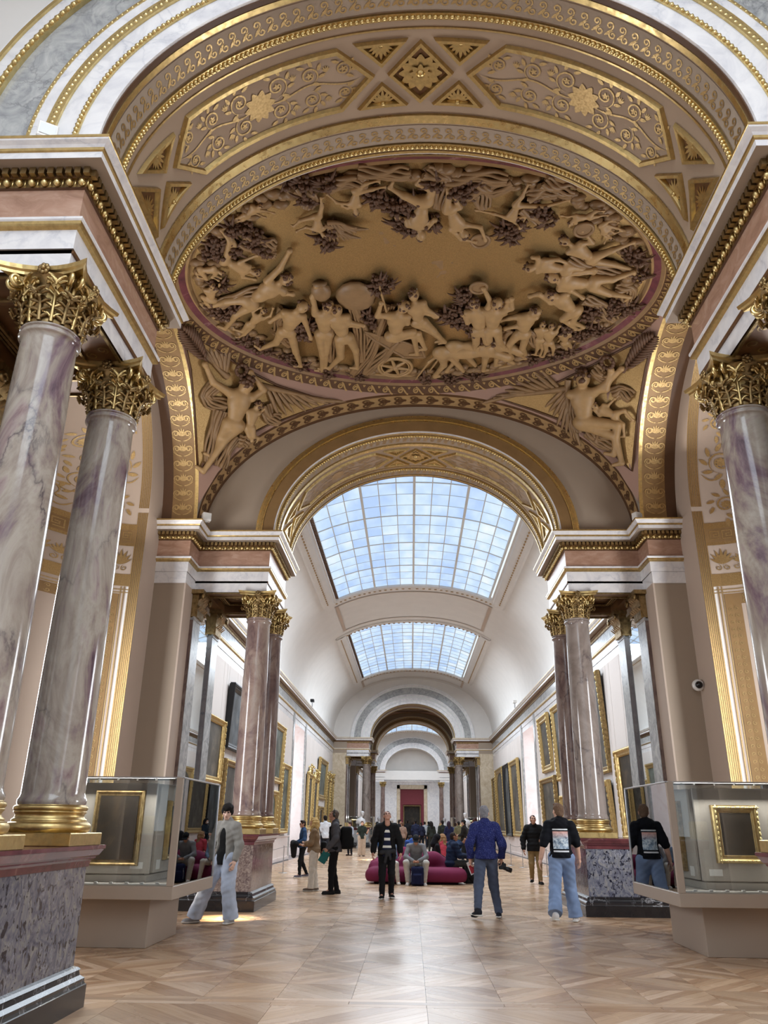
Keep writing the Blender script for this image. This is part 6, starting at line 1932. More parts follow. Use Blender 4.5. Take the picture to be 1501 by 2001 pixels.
# 6 man in navy patterned sweater
T6, D6 = person('grey-haired man in a speckled navy sweater and slate trousers walking away', (1.2, 15.35, 0), .05, 1.84,
    dict(kL=(-.14, -.02, .5), aL=(-.2, -.28, .17), tL=(-.26, -.16, .06), kR=(.13, .12, .5), aR=(.2, .12, .09), eL=(-.28, -.04, 1.13), hL=(-.26, .04, .89), eR=(.28, -.06, 1.13), hR=(.27, .06, .9)),
    '#1e2450', '#4b5468', '#22242c', 'short', '#77767a', '#c99c86', .011, look=(-.15, .05), hem=.9, loose=.016, grip=(1, 1), leg=.006)
t = NT('speckled_navy_knit'); co = t.n('ShaderNodeTexCoord').outputs['Object']
sp = t.noise(t.n('ShaderNodeMapping', ins={'Vector': co, 'Scale': (60, 60, 110)}).outputs[0], 1.4, 3).outputs[0]
nav = t.set(t.ramp(sp, [(.35, lin('#171c46')), (.58, lin('#232a63')), (.68, lin('#5b6498')), (.74, lin('#9aa0c0'))]), .85, bump=sp, bstr=.2, spec=.2)
for ch in CH[T6.name]:
    if ch.name.startswith('top'): ch.data.materials[0] = nav
p_ = wp(T6, D6['hL'] + np.array([0, .05, -.1]))
mb = MB(); mb.bbox(-.055, .055, -.006, .006, -.11, .11, .002)
tb = thing('booklet', 'red and white booklet in the hand of the man in the navy sweater', 'booklet', (p_[0] + .02, p_[1], p_[2] - .04), .3); b_ = mb.build('page', cl('#d9d2d0'), tb); b_.rotation_euler = (0, -.4, 0)
mb = MB(); mb.bbox(-.04, .04, -.008, -.0062, -.09, .05, .0005); q_ = mb.build('red_cover_print', cl('#b23a44'), b_)
p_ = wp(T6, D6['hR'] + np.array([.02, .04, -.07]))
tb = thing('camera', 'black long-lens camera in the right hand of the man in navy', 'camera', tuple(p_ - np.array([0, 0, .05])))
mb = MB(); mb.bbox(-.065, .065, -.035, .035, -.05, .05, .01); mb.bbox(-.03, .03, -.03, .03, .05, .075, .008); mb.build('camera_body', MT['black_metal'], tb)
mb = MB(); mb.lathe([(.0, 0), (.036, 0), (.036, .06), (.041, .07), (.041, .15), (.03, .155), (0, .155)], 18); l_ = mb.build('lens', MT['black_metal'], tb); l_.rotation_euler = (0, radians(110), radians(0)); l_.location = (.02, 0, -.02)
# 7 black hoodie and light jeans
T7, D7 = person('person in a black printed hoodie and pale blue jeans walking away on the right', (2.46, 14.9, 0), -.1, 1.88,
    dict(kL=(-.13, -.05, .5), aL=(-.17, -.32, .17), tL=(-.2, -.2, .06), kR=(.12, .13, .5), aR=(.17, .12, .09), eL=(-.27, -.06, 1.14), hL=(-.33, -.02, .9), eR=(.26, .04, 1.14), hR=(.29, .14, .91)),
    '#0e0f14', '#7f9cc8', '#d6d4d2', 'short', '#6b5443', '#d2a993', .011, topmat=printed('printed_black_jersey', '#0d0f16'), botmat=denim('#7b90b2'), leg=.016, flare=.04, sleeve='short', look=(.35, .1), hem=.93, hood=True, loose=.012)
# 8 man in black puffer and khaki trousers
T8, D8 = person('man in a black puffer jacket and khaki trousers near the right wall', (3.36, 24.3, 0), PI_ - .05, 1.80,
    dict(eL=(-.3, .02, 1.14), hL=(-.2, .24, 1.1), eR=(.3, -.02, 1.12), hR=(.3, .08, .86), kL=(-.1, .1, .5), aL=(-.1, .14, .09), kR=(.1, .03, .5), aR=(.09, -.2, .13)),
    '#0e0e10', '#8d7853', '#1c1b1c', 'cropped', '#1a1614', '#b58a74', .013, quilt=True, loose=.03, hem=.82, shirt='#1b1d2b', look=(.15, .2))
tb = thing('phone', 'black phone in the hand of the man in the puffer jacket', 'phone', tuple(wp(T8, D8['hL'] + np.array([.03, .07, -.06])))); mb = MB(); mb.bbox(-.036, .036, -.005, .005, 0, .15, .004); mb.build('phone_body', MT['black_metal'], tb)

SIT = dict(head=(0, .1, 1.16), neck=(0, .06, .99), pel=(0, 0, .5), shL=(-.18, .05, .95), shR=(.18, .05, .95), hpL=(-.09, .02, .49), hpR=(.09, .02, .49), kL=(-.14, .44, .5), kR=(.14, .44, .5), aL=(-.15, .4, .085), aR=(.15, .4, .085), eL=(-.22, .1, .69), hL=(-.08, .36, .6), eR=(.22, .1, .69), hR=(.08, .36, .6))
def sit(**k): d = dict(SIT); d.update(k); return d
# 9 seated in grey
T9, D9 = person('seated person in a grey sweater, dark cap and pale trousers with head bowed', (.0, 23.55, 0), PI_, 1.78, sit(head=(0, .24, 1.1), neck=(0, .16, .97), shL=(-.19, .14, .93), shR=(.19, .14, .93), eL=(-.28, .26, .68), eR=(.28, .26, .68), hL=(-.05, .48, .58), hR=(.06, .48, .58), kL=(-.26, .42, .53), kR=(.26, .42, .53), aL=(-.21, .42, .085), aR=(.21, .42, .085)),
    '#7d7d80', '#b9b5ad', '#d9d6cf', 'cap', '#191a1d', '#bd8d76', .012, look=(0, -.7), sit=True, leg=.01)
blob_thing('backpack', 'navy backpack on the floor between the feet of the seated person in grey', 'backpack', [('b', (.03, 23.0, .235), (.17, .11, .235), None, .07), ('b', (.03, 22.88, .16), (.12, .05, .13), None, .04)], cl('#141a3c'), .012, extra=[('carry_loop', [('c', (-.03, 23.0, .47), (.09, 23.0, .47), .014, .014)], cl('#0d0f20')), ('piping', [('c', (-.14, 22.885, .1), (-.13, 22.885, .36), .007, .007)], cl('#c4c6d2'))])
# 10 seated in navy puffer
T10, D10 = person('seated man in a navy puffer jacket gesturing, right end of the red sofa', (.98, 24.05, 0), -PI_ / 2 + .35, 1.8, sit(eL=(-.25, .16, .74), hL=(-.16, .42, 1.0), eR=(.24, .16, .7), hR=(.12, .42, .68), aL=(-.1, .5, .085), aR=(.12, .46, .085)),
    '#16233c', '#3a3c3a', '#1c1b1c', 'cropped', '#2a201b', '#9d6f58', .012, quilt=True, loose=.03, look=(-.1, .05), sit=True)
blob_thing('bag', 'black bag on the floor at the right end of the red sofa', 'bag', [('c', (1.62, 23.75, .12), (1.7, 23.8, .1), .12, .1), ('c', (1.55, 23.75, .2), (1.5, 23.75, .48), .12, .07)], cl('#0f0f11'), .014, .05)
# 11 others on the sofa
person('seated person in blue-grey with pale trousers, hidden behind the man in the striped polo', (-.78, 23.7, 0), PI_, 1.72, sit(aL=(-.3, .45, .085), kL=(-.24, .44, .52)), '#6f7f95', '#c8c2b8', '#d5d2cc', 'short', '#3a2d25', '#c69a80', .016, sit=True)
person('seated person in black with a dark hood on the far side of the red sofa', (.55, 25.0, 0), .2 - PI_ / 2, 1.7, sit(), '#141216', '#b0a290', '#222222', 'hood', '#141216', '#b98d78', .018, sit=True, look=(0, -.3))
person('seated person in red and white holding papers behind the red sofa', (.95, 28.7, 0), .4, 1.68, sit(), '#a53a48', '#cfc4b8', '#c9c6c0', 'curly', '#8b6b4c', '#c99f88', .02, sit=True, fem=True, look=(.6, 0))
person('seated person in blue bending forward behind the red sofa', (-.1, 30.6, 0), .3, 1.7, sit(head=(0, .25, 1.05)), '#2d4a86', '#3c3f48', '#222222', 'short', '#2a211c', '#b98d78', .022, sit=True)
# 12 dark figure half behind the navy sweater
person('person in black with a dark bun, half hidden behind the man in navy', (1.98, 27.9, 0), .5, 1.72, dict(walk, hL=(-.27, .0, .88)), '#101013', '#5d5548', '#c9c7c5', 'bun', '#3a2019', '#b8866f', .016, sleeve='short', fem=True)
# 13 pair further down on the left
person('woman in a light grey hooded top and dark trousers with folded arms, far left', (-3.29, 43.9, 0), PI_ - .5, 1.6, dict(eL=(-.22, .06, 1.12), hL=(.06, .22, 1.1), eR=(.22, .06, 1.12), hR=(-.04, .24, 1.06)), '#9aa0aa', '#16171c', '#2b2422', 'short', '#33191a', '#c79c86', .02, fem=True, look=(-.9, 0), hood=True)
person('woman in a dark green waistcoat and wide beige trousers, far left', (-2.62, 42.9, 0), PI_ + .2, 1.66, dict(eL=(-.25, .02, 1.13), hL=(-.3, .2, 1.25), eR=(.22, .02, 1.13), hR=(.28, .22, 1.12)), '#272f28', '#b5a08c', '#7b6a60', 'tail', '#5a3f30', '#d0a48c', .02, fem=True, leg=.03, flare=.03, sleeve='short', hem=.86)
person('person with long dark hair and blue jeans beside the far left pedestal', (-2.12, 49.8, 0), .4, 1.66, None, '#15151b', '#27405f', '#2b2422', 'long', '#120f10', '#c79c86', .024, fem=True, botmat=denim('#2b4a70'))
person('man in a white shirt behind the man with headphones', (-3.95, 37.5, 0), .3, 1.85, None, '#d5d6da', '#2a2c35', '#222222', 'short', '#1d1715', '#b98d78', .02, hood=False)
# ---------------------------------------------------------------- crowd at the end of the gallery
CR = [
 (1.55, 45.2, .3, 1.74, '#23261f', '#4e5f55', 'short', '#17120f', 'person in a dark green jacket and grey-green jeans, back turned, right of the crowd'),
 (1.85, 44.3, .1, 1.7, '#171b38', '#1c2748', 'long', '#2b1b26', 'woman with long dark violet hair and a long navy coat'),
 (2.28, 46.2, -.2, 1.62, '#2a3a6e', '#3a5b8c', 'bun', '#2a1d18', 'person in a bright blue coat beside the woman in the long navy coat'),
 (2.28, 42.8, .1, 1.7, '#5f5a42', '#3d5680', 'cropped', '#1b1512', 'person in an olive top and blue jeans, back turned, on the right'),
 (2.62, 43.6, -.2, 1.62, '#3a3630', '#6d89ad', 'short', '#171210', 'person in dark top and washed jeans beside the olive top'),
 (2.5, 35.6, 1.9, 1.68, '#13202b', '#15161a', 'long', '#0f0c0d', 'woman with long black hair and a white mask in dark clothes'),
 (2.2, 37.2, 1.2, 1.72, '#1a1714', '#17181b', 'hat', '#17120f', 'person in a dark hat behind the woman with the white mask'),
 (-1.3, 52.2, .4, 1.76, '#cfcfc9', '#4a4238', 'cropped', '#8e857c', 'grey-haired person in a white top at the left of the crowd'),
 (-.85, 51.2, -1.2, 1.78, '#121217', '#17181d', 'short', '#231a16', 'person in black turned to the right at the left of the crowd'),
 (-.35, 54.5, .0, 1.8, '#101015', '#15151a', 'short', '#100d0c', 'person in black at the middle of the crowd under the dark painting'),
 (.15, 52.0, .2, 1.78, '#1b2038', '#20222b', 'short', '#15100e', 'person in a navy vest over white sleeves in the crowd'),
 (.0, 57.5, -.3, 1.7, '#d8dadf', '#2a2c35', 'short', '#221a16', 'person in a pale shirt deep in the crowd'),
 (.55, 56.0, .3, 1.66, '#1c1f33', '#1f2128', 'tail', '#1d1512', 'person in dark blue with tied hair deep in the crowd'),
 (.85, 60.5, .1, 1.72, '#b9bcc2', '#30323a', 'short', '#30251e', 'far person in a light grey top right of the doorway'),
 (1.15, 61.5, -.2, 1.74, '#2b2e36', '#26282e', 'short', '#14100e', 'far person in dark grey, head showing above the crowd on the right'),
 (1.05, 49.5, .4, 1.7, '#242823', '#2b2d2c', 'curly', '#16110f', 'person with dark curly hair in the crowd behind the red sofa'),
 (-.6, 47.5, .6, 1.62, '#8d7466', '#33302e', 'short', '#5a3e2e', 'person in a dusty pink top at the left of the crowd'),
 (-1.75, 54.0, -.5, 1.66, '#1b1a1f', '#25262c', 'long', '#15100f', 'person in black with long hair behind the woman in jeans, far left'),
]
for x, y, rz, h, tc, bc, hs, hc, lab in CR:
    j = dict(kL=(-.1, .05, .5), aL=(-.11, .06, .09), aR=(.1, -.1, .09))
    if 'mask' in lab: j.update(eL=(-.22, .05, 1.13), hL=(-.1, .24, 1.1))
    person(lab, (x, y, 0), rz, h, j, tc, bc, '#d5d3d0' if 'mask' in lab else '#2b2422', hs, hc, '#c39a84', .024, fem=hs in ('long', 'tail', 'bun'), hem=.45 if 'long navy' in lab else .86, mask='mask' in lab, loose=.012)

# ---------------------------------------------------------------- sofas
def sofa(loc, label, mirror=1):
    P = [('b', (0, -.12, .2), (1.3, .55, .19), None, .17), ('c', (-1.2, -.35, .21), (1.2, -.35, .21), .2, .2), ('b', (0, .5, .2), (1.25, .4, .19), None, .17),
         ('c', (-1.15, .3, .35), (-.2, .3, .5), .2, .2), ('c', (-.2, .3, .5), (.55, .28, .6), .2, .17), ('c', (.55, .28, .6), (1.0, .3, .34), .17, .2), ('c', (-.1, .3, .62), (.45, .3, .66), .13, .13)]
    P = [tuple(np.array(q) * np.array([mirror, 1, 1]) if i in (1, 2) and pr[0] == 'c' else (np.array(q) * np.array([mirror, 1, 1]) if i == 1 else q) for i, q in enumerate(pr)) for pr in P]
    T = thing('sofa', label, 'sofa', loc)
    V, Q = body(P, .03, .1, cuts=[((0, 0, .06), (0, 0, -1))]); mb = MB(); mb.add(V, Q, 0, True)
    mb.build('upholstery', cl('#6f2342', var=.08, scale=3), T)
    mb = MB(); mb.bbox(-1.15, 1.15, -.5, .75, 0, .08, .02); mb.build('sofa_base', cl('#2a0f1c'), T)
sofa((0, 24.05, 0), 'plum red curved sofa in the middle of the gallery with people seated on it')
sofa((-.15, 29.6, 0), 'plum red curved sofa behind the nearer one, mostly hidden by seated people', -1)

# ---------------------------------------------------------------- framed paintings
def painting(sx, y0, y1, z0, z1, label, style='gold', canvas='canvas_dark', fw=.16, tilt=.03, wall=True, loc=None, rz=None, group=None, arched=False):
    W, H = y1 - y0, z1 - z0
    T = thing('framed_painting', label, 'painting', loc or (sx * (GW - .03), (y0 + y1) / 2, (z0 + z1) / 2), 0, group)
    r_ = rz if rz is not None else (pi if sx > 0 else 0)
    T.rotation_euler = (0, (tilt if sx < 0 or rz is not None else tilt), r_)
    k = min(1, fw / .16)
    prof = {'gold': [(0, 0), (.0, .1), (.02, .13), (.045, .14), (.07, .12), (.085, .085), (.11, .08), (.125, .095), (.14, .09), (.16, .05), (.16, .03)],
            'black': [(0, 0), (0, .16), (.03, .17), (.07, .15), (.08, .12), (.1, .12), (.12, .1), (.16, .05), (.16, .03)]}['black' if style == 'black' else 'gold']
    path = [(-W / 2, -H / 2), (W / 2, -H / 2), (W / 2, H / 2), (-W / 2, H / 2)]
    def perm(mb): mb.V = [np.c_[v[:, 2], v[:, 0], v[:, 1]] for v in mb.V]
    mb = MB(); mb.sweep(path, [(-o * fw / .16, hh * k + (.03 if wall else 0)) for o, hh in prof], 0, closed=True); perm(mb)
    fr = mb.build('frame', MT['black_metal'] if style == 'black' else (MT['gold_old'] if style == 'old' else MT['gold']), T)
    if style == 'black':
        mb = MB(); mb.sweep(path, [(-.1 * fw / .16, .15 * k), (-.15 * fw / .16, .09)], 0, closed=True); perm(mb); mb.build('gilded_slip', MT['gold'], fr)
    elif fw > .1:
        mb = MB()
        per = [((-W / 2, -H / 2), (W / 2, -H / 2)), ((W / 2, -H / 2), (W / 2, H / 2)), ((W / 2, H / 2), (-W / 2, H / 2)), ((-W / 2, H / 2), (-W / 2, -H / 2))]
        st = .17 if W * H > 2 else .06
        for a, b in per:
            a, b = np.array(a), np.array(b); L = np.linalg.norm(b - a); n = max(3, int(L / st)); d = (b - a) / L; nn = np.array([-d[1], d[0]])
            for i in range(n):
                p = a + (b - a) * (i + .5) / n + nn * .045 * fw / .16
                mb.ball((.14 * k + .03, p[0], p[1]), (.025 * k, abs(d[0]) * st * .4 + .02 * k, abs(d[1]) * st * .4 + .02 * k), 6, 4)
        mb.build('carved_beading', MT['gold_bright'], fr)
    mb = MB(); mb.box(.04, .06, -W / 2 + fw * .9, W / 2 - fw * .9, -H / 2 + fw * .9, H / 2 - fw * .9); mb.build('canvas', MT[canvas], T)
    mb = MB(); mb.box(0.0, .04, -W / 2 + .03, W / 2 - .03, -H / 2 + .03, H / 2 - .03); mb.build('backing', MT['black_metal'], T)
    if arched:
        mb = MB(); a_ = np.linspace(0, pi, 25); w2_ = W / 2 - fw; zt = H / 2 - fw; hh = min(w2_, H * .3)
        mb.grid([[(.075, w2_ * cos(t), zt - hh + hh * sin(t)), (.075, w2_ * cos(t), zt + .01)] for t in a_], 0, False); mb.build('arched_spandrel', MT['gold'] if style != 'black' else MT['black_metal'], fr)
    if style == 'crest':
        mb = MB()
        for sg in (-1, 1):
            for j, (cy_, r) in enumerate(((.25, .22), (.6, .16), (.12, .16))):
                yy = sg * min(cy_, W / 2 * .9)
                th = np.linspace(0, 8.5, 26)
                mb.tube([(.1, yy + r * (1 - t / 11) * cos(t * sg + pi / 2), H / 2 + .1 + (.16 if j == 2 else .05) + r * (1 - t / 11) * sin(t + .3)) for t in th], .045, 6)
        curls(mb, (.12, 0, H / 2 + .3), .2, 30, .06, 0, int(W * 100))
        for sg in (-1, 1): curls(mb, (.12, sg * W * .45, H / 2 - .05), .12, 12, .05, 0, 3)
        mb.build('carved_crest', MT['gold_bright'], fr, kind='stuff')
    return T
G_ = None
PT = [
 (-1, 20.9, 23.8, 2.55, 4.3, 'gold', 'canvas_grey', .17, .02, 'gilt-framed grey-brown picture on the left wall nearest the mirror pilaster'),
 (-1, 24.3, 27.6, 3.6, 5.55, 'black', 'canvas_blue', .2, .05, 'black-framed slate picture hung high on the left wall behind the pinkish column'),
 (-1, 24.2, 27.2, 1.25, 3.3, 'old', 'canvas_grey', .2, .02, 'dark carved frame under the black-framed picture, behind the pinkish column'),
 (-1, 31.7, 35.25, 3.05, 5.4, 'gold', 'canvas_green', .24, .04, 'large gilt frame with a grey-green picture hung high just right of the left columns'),
 (-1, 32.5, 34.3, 1.15, 2.75, 'gold', 'canvas_green', .2, .02, 'small arched gilt frame low on the left wall beside the brown column'),
 (-1, 35.2, 37.5, 1.1, 3.95, 'gold', 'canvas_green', .2, .02, 'upright beaded gilt frame left of the left window embrasure'),
 (-1, 44.3, 46.5, 1.2, 4.05, 'crest', 'canvas_grey', .22, .02, 'first tall gilt frame with a carved crest past the left window'),
 (-1, 46.9, 49.2, 1.2, 3.95, 'crest', 'canvas_grey', .22, .02, 'second tall gilt frame with a carved crest past the left window'),
 (-1, 49.5, 53.9, 2.9, 5.3, 'gold', 'canvas_green', .3, .05, 'deep gilt frame hung high on the left wall between the crested frames'),
 (-1, 50.0, 52.6, 1.15, 2.5, 'old', 'canvas_dark', .22, .02, 'low gilt frame under the deep high-hung frame on the left wall'),
 (-1, 54.4, 56.4, 1.4, 4.3, 'crest', 'canvas_dark', .2, .02, 'third crested gilt frame, far down the left wall'),
 (-1, 56.8, 58.7, 1.4, 4.3, 'crest', 'canvas_dark', .2, .02, 'last crested gilt frame on the left wall before the distant arch'),
 (1, 24.4, 27.9, 3.0, 6.0, 'old', 'canvas_grey', .2, .05, 'very large tilted picture hung high behind the right columns'),
 (1, 20.7, 23.3, 1.2, 3.5, 'gold', 'canvas_dark', .2, .03, 'carved gilt frame with a dark picture right of the right columns above the showcase'),
 (1, 24.4, 27.0, 1.3, 2.8, 'gold', 'canvas_dark', .18, .06, 'tilted low gilt frame seen edge-on behind the right columns'),
 (1, 29.6, 33.0, 3.15, 6.0, 'gold', 'canvas_blue', .26, .04, 'large gilt frame hung high just left of the right columns'),
 (1, 29.9, 32.4, 1.2, 2.6, 'gold', 'canvas_dark', .2, .02, 'small gilt frame low on the right wall behind the hooded person'),
 (1, 34.1, 36.6, 3.65, 6.0, 'gold', 'canvas_grey', .3, .06, 'upright thick gilt frame hung high right of the right window embrasure'),
 (1, 33.4, 37.0, 1.05, 3.43, 'old', 'canvas_grey', .22, .03, 'wide gilt frame below the thick high-hung one on the right wall'),
 (1, 44.5, 48.2, .95, 4.95, 'gold', 'canvas_grey', .28, .03, 'tall gilt frame just left of the right window embrasure'),
 (1, 48.5, 51.5, .93, 4.95, 'black', 'canvas_blue', .16, .02, 'tall arched black-framed panel on the right wall'),
 (1, 51.9, 56.3, .9, 5.0, 'gold', 'canvas_grey', .3, .03, 'tall beaded gilt frame left of the arched black panel'),
 (1, 56.8, 58.9, 1.0, 4.6, 'old', 'canvas_grey', .24, .02, 'last gilt frame on the right wall before the distant arch'),
]
for sx, y0, y1, z0, z1, st, cv, fw, tl, lab in PT:
    painting(sx, y0, y1, z0, z1, lab, st, cv, fw, tl, arched=('arched' in lab))
T = painting(0, -1.02, 1.02, .9, 3.65, 'large dark figure painting in the doorway of the end wall', 'old', 'canvas_dark', .12, 0, wall=False, loc=(0, BLK[4] + 1.0 + 1.15, 2.25), rz=-pi / 2)

# ---------------------------------------------------------------- showcases
def showcase(sx, yc, label, xin=3.15):
    y0, y1 = yc - 1.1, yc + 1.1
    x0, x1 = xin, xin + 2.15
    T = thing('display_case', label, 'showcase', (sx * (x0 + x1) / 2, yc, 0))
    cx, cy = (x0 + x1) / 2, yc
    def bld(mb, nm, mat, par=None):
        mb.V = [v - np.array([cx, cy, 0]) for v in mb.V]
        return mb.build(nm, mat, par or T, sx)
    mb = MB(); mb.bbox(x0 + .36, x1 - .2, y0 + .3, y1 - .5, 0, .58, .006); bld(mb, 'base', MT['case_tan'])
    mb = MB(); mb.bbox(x0, x1, y0, y1, .58, .74, .006); bld(mb, 'tray', MT['case_tan'])
    mb = MB(); mb.box(x0 + .03, x1 - .03, y0 + .03, y1 - .03, .742, .752); bld(mb, 'tray_lining', MT['case_inner'])
    mb = MB(); mb.box(x0 + .1, x1 - .1, y0 + .04, y0 + .07, .752, .765)
    for i in range(9): mb.box(x0 + .2 + i * .2, x0 + .24 + i * .2, y0 + .035, y0 + .075, .765, .78)
    bld(mb, 'light_strip', MT['white_plastic'])
    for (a, b, w_) in ((x0, y0, .055), (x1 - .05, y0, .05)):
        mb = MB(); mb.bbox(a, a + w_ * 1.6, b, b + w_, .74, 2.06, .004); bld(mb, 'corner_post', MT['case_tan'])
    for (a, b) in ((x0, y1 - .03), (x1 - .03, y1 - .03)):
        mb = MB(); mb.bbox(a, a + .03, b, b + .03, .74, 2.06, .004); bld(mb, 'corner_post', MT['steel'])
    mb = MB(); mb.bbox(x0, x1, y0 + .01, y0 + .05, 2.045, 2.065, .003); mb.bbox(x0, x0 + .02, y0, y1, 2.045, 2.065, .003); mb.bbox(x0, x1, y1 - .03, y1, 2.045, 2.065, .003); bld(mb, 'top_rail', MT['steel'])
    for a in (((x0 + .09, x1 - .06, y0 + .02, y0 + .024, .75, 2.05)), ((x0 + .012, x0 + .016, y0 + .06, y1 - .03, .75, 2.05)), ((x0 + .03, x1 - .03, y1 - .02, y1 - .016, .75, 2.05)), ((x1 - .016, x1 - .012, y0 + .06, y1 - .03, .75, 2.05)), ((x0 + .02, x1 - .02, y0 + .03, y1 - .03, 2.05, 2.055))):
        mb = MB(); mb.box(*a); bld(mb, 'glass_pane', MT['glass'])
    mb = MB(); mb.bbox(x0 + .5, x1 - .2, y0 + .45, y1 - .45, .752, .84, .004); mb.bbox(x0 + .53, x1 - .23, y0 + .48, y1 - .48, .84, 2.0, .004)
    mb.bbox(x0 + .46, x1 - .22, y0 + .42, y0 + .47, .86, 2.0, .004); mb.bbox(x0 + .46, x0 + .5, y0 + .6, y1 - .5, .86, 2.0, .004)
    bd = bld(mb, 'display_board', MT['case_inner'])
    mb = MB(); mb.box(x0 + .55, x0 + .72, y0 + .41, y0 + .418, .92, 1.0); bld(mb, 'label_card', MT['white_plastic'])
    mb = MB(); mb.box(x0 + .45, x0 + .458, y0 + .7, y0 + .86, .9, 1.02); bld(mb, 'label_card', MT['white_plastic'])
    for i in range(6):
        mb = MB(); mb.ball((x0 + .4 + i * .26, y0 + .12, 2.035), (.012, .012, .012), 6, 4); bld(mb, 'lamp', MT['white_plastic'])
    area('showcase_lamp', (sx * (cx - .1), y0 + .22, 2.0), 1.6, .1, 22, (1, .96, .9), (radians(-35), 0, 0))
    return T, (x0, y0)
showcase(-1, 12.05, 'taupe glass showcase with a dark gilt-framed picture, on the left', 3.17)
showcase(1, 12.05, 'taupe glass showcase with a small gilt-framed picture, on the right', 3.2)
yb_ = 12.05 - 1.1 + .42
painting(0, -.34, .34, 0, .95, 'dark picture in a plain gilt frame on the board of the left showcase', 'old', 'canvas_dark', .085, 0, wall=False, loc=(-4.12, yb_ - .005, 1.43), rz=-pi / 2)
painting(0, -.3, .3, 0, .71, 'small figure picture in a carved gilt frame on the board of the right showcase', 'gold', 'canvas_dark', .11, 0, wall=False, loc=(4.16, yb_ - .005, 1.43), rz=-pi / 2)
painting(0, -.3, .3, 0, .78, 'gilt frame seen edge-on on the inner side of the left showcase board', 'gold', 'canvas_dark', .08, 0, wall=False, loc=(-3.625, 12.2, 1.4), rz=0)
painting(0, -.3, .3, 0, .9, 'dark frame seen edge-on on the inner side of the right showcase board', 'old', 'canvas_dark', .08, 0, wall=False, loc=(3.655, 12.2, 1.4), rz=pi)
for sx, s_ in ((-1, 'left'), (1, 'right')):
    showcase(sx, 55.2 + 10.4, 'distant glass showcase under the marble-faced arch, %s side' % s_, 3.0)
    painting(0, -.6, .6, 0, .7, 'gilt-framed picture in the distant showcase on the %s' % s_, 'gold', 'canvas_dark', .13, 0, wall=False, loc=(sx * 4.1, 64.84, 1.5), rz=-pi / 2)

# ---------------------------------------------------------------- marble busts
def bust(x, y, z, label, tilt, h=1.):
    b = thing('bust_pedestal', 'grey pedestal under the ' + label, 'pedestal', (x, y, 0))
    mb = MB(); mb.bbox(-.26, .26, -.26, .26, 0, .15, .01); mb.bbox(-.2, .2, -.2, .2, .15, z - .1, .01); mb.bbox(-.25, .25, -.25, .25, z - .1, z, .01); mb.build('shaft', MT['grey_marble'], b)
    T = thing('marble_bust', label, 'sculpture', (x, y, z)); s = h
    P = [('e', (0, 0, .32 * s), (.26 * s, .14 * s, .2 * s)), ('c', (0, 0, .4 * s), (.03 * s * tilt, .02, .62 * s), .08 * s, .075 * s), ('e', (.06 * s * tilt, .02, .74 * s), (.11 * s, .13 * s, .15 * s)), ('c', (0, 0, 0), (0, 0, .2 * s), .1 * s, .08 * s), ('e', (.06 * s * tilt, -.03, .82 * s), (.12 * s, .12 * s, .09 * s)), ('c', (.06 * s * tilt, -.13, .72 * s), (.06 * s * tilt, -.16, .68 * s), .02 * s, .02 * s), ('c', (-.2 * s, 0, .38 * s), (-.24 * s, 0, .22 * s), .07 * s, .06 * s), ('c', (.2 * s, 0, .38 * s), (.24 * s, 0, .22 * s), .07 * s, .06 * s)]
    V, Q = body(P, .022, .05, wr=.006, cuts=[((0, 0, .004), (0, 0, -1))]); mb = MB(); mb.add(V, Q, 0, True); mb.build('figure', MT['white_marble'], T)
bust(-3.55, 57.2, 1.35, 'large white marble bust with tilted head, left before the distant arch', 1.5, 1.1)
bust(3.6, 57.2, 1.35, 'large white marble bust, right before the distant arch', -1, 1.05)
bust(-2.5, 62.5, 1.1, 'small white marble bust among the crowd, left under the distant arch', 0, 1.0)
bust(2.35, 62.5, 1.1, 'small white marble bust among the crowd, right under the distant arch', 0, 1.0)

# ---------------------------------------------------------------- barriers, cameras, lamps
PO = []
def post(x, y, label):
    T = thing('barrier_post', label, 'barrier post', (x, y, 0)); PO.append(T)
    mb = MB(); mb.lathe([(0, .012), (.14, .012), (.15, .006), (.15, 0)], 24); mb.build('foot', MT['steel'], T)
    mb = MB(); mb.tube([(0, 0, .01), (0, 0, .8)], .014, 10); mb.ball((0, 0, .81), .02, 10, 6); mb.build('pole', MT['steel'], T)
post(-4.32, 28.0, 'thin steel barrier post by the left wall left of the woman in the blue top')
post(3.95, 35.2, 'pale steel barrier post by the right wall, farthest of the three')
post(4.22, 33.6, 'steel barrier post by the right wall, middle of the three')
post(4.25, 27.9, 'steel barrier post right of the man in the puffer jacket')
def cord(pts, label):
    T = PO[label]
    P = []
    for a, b in zip(pts[:-1], pts[1:]):
        a, b = np.array(a), np.array(b)
        for t in np.linspace(0, 1, 9): P.append(a + (b - a) * t - np.array([0, 0, .06 * sin(pi * t)]) - np.array(T.location))
    mb = MB(); mb.tube(P, .006, 5); mb.build('cord', MT['black_metal'], T)
cord([(-4.6, 20.5, .78), (-4.32, 28.0, .78), (-4.4, 36, .78)], 0)
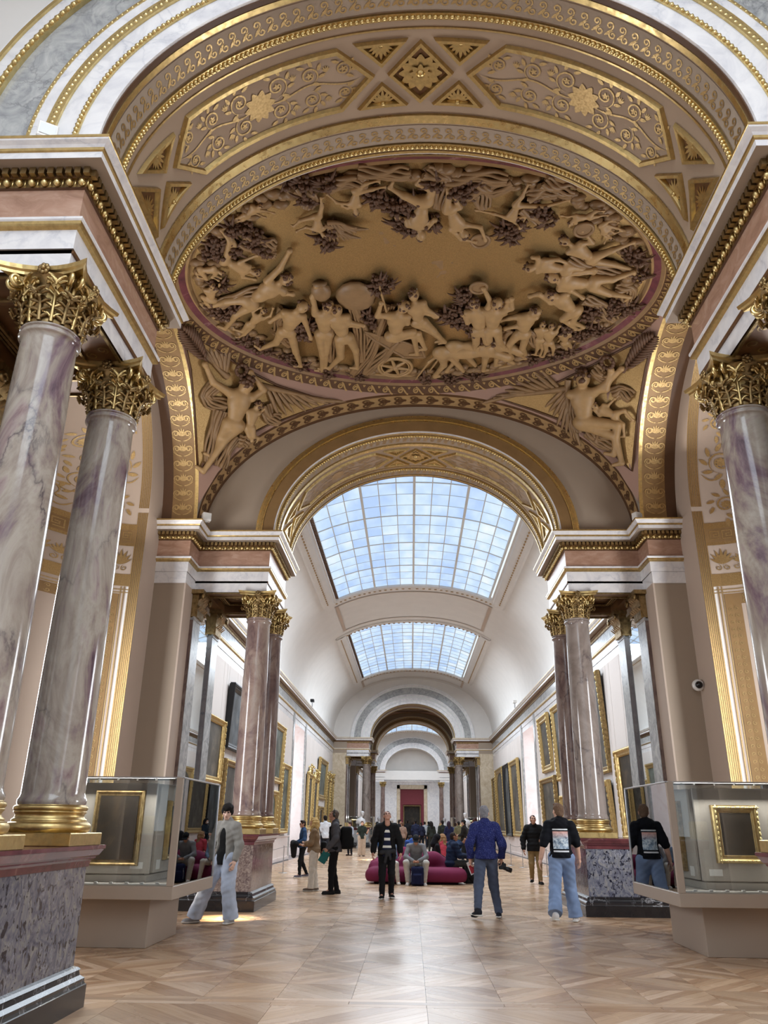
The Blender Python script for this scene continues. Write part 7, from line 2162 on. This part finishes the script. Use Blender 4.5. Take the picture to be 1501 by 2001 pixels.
cord([(4.3, 22.5, .78), (4.25, 27.9, .78), (4.22, 33.6, .78), (3.95, 35.2, .78)], 2)
T = thing('dome_camera', 'round white security camera on the corner of the right pier', 'camera', (5.33, 15.29, 4.02))
mb = MB(); mb.lathe([(0, 0), (.11, 0), (.11, .05), (.1, .07), (0, .07)], 20); o = mb.build('housing', MT['white_plastic'], T); o.rotation_euler = (pi / 2, 0, 0)
mb = MB(); mb.ball((0, -.08, 0), .07, 14, 8); mb.build('dome', MT['dark_glass'], T)
for (x, y, z), lab in (((-4.45, 15.35, 7.4), 'white box lamp on the left cornice of the domed bay'), ((4.6, 15.4, 7.4), 'small white box lamp on the right cornice of the domed bay'), ((-3.55, 5.45, 7.4), 'small white box camera on top of the near left cornice')):
    T = thing('box_lamp', lab, 'lamp', (x, y, z)); T.rotation_euler = (0, 0, .5)
    mb = MB(); mb.bbox(-.09, .09, -.07, .07, .02, .2, .01); mb.box(-.03, .03, -.03, .03, 0, .02); mb.build('housing', MT['white_plastic'], T)
    mb = MB(); mb.box(-.07, .07, -.078, -.07, .05, .17); mb.build('lens_plate', MT['frame_grey'], T)
for sx, lab in ((-1, 'small black camera on the left gallery cornice'), (1, 'small pale camera on the right gallery cornice')):
    T = thing('wall_camera', lab, 'camera', (sx * 5.5, 43.5, 7.42)); mb = MB(); mb.tube([(0, 0, 0), (0, 0, .25)], .03, 8); mb.build('stem', MT['steel'], T)
    mb = MB(); mb.bbox(-.1, .1, -.2, .12, .25, .4, .02); mb.build('housing', MT['black_metal'] if sx < 0 else MT['white_plastic'], T)
t = NT('lamp_glow'); t.set((1, 1, 1, 1), .4); t.b.inputs['Emission Color'].default_value = (1, .93, .8, 1); t.b.inputs['Emission Strength'].default_value = 5
T = thing('wall_spotlight', 'small lit lamp over the doorway of the end wall', 'lamp', (0, yw - .2, 6.7)); mb = MB(); mb.ball((0, -.05, 0), .13, 10, 6); mb.build('bulb', t.mat, T); mb = MB(); mb.box(-.1, .1, 0, .14, -.1, .1); mb.build('bracket', MT['steel'], T)
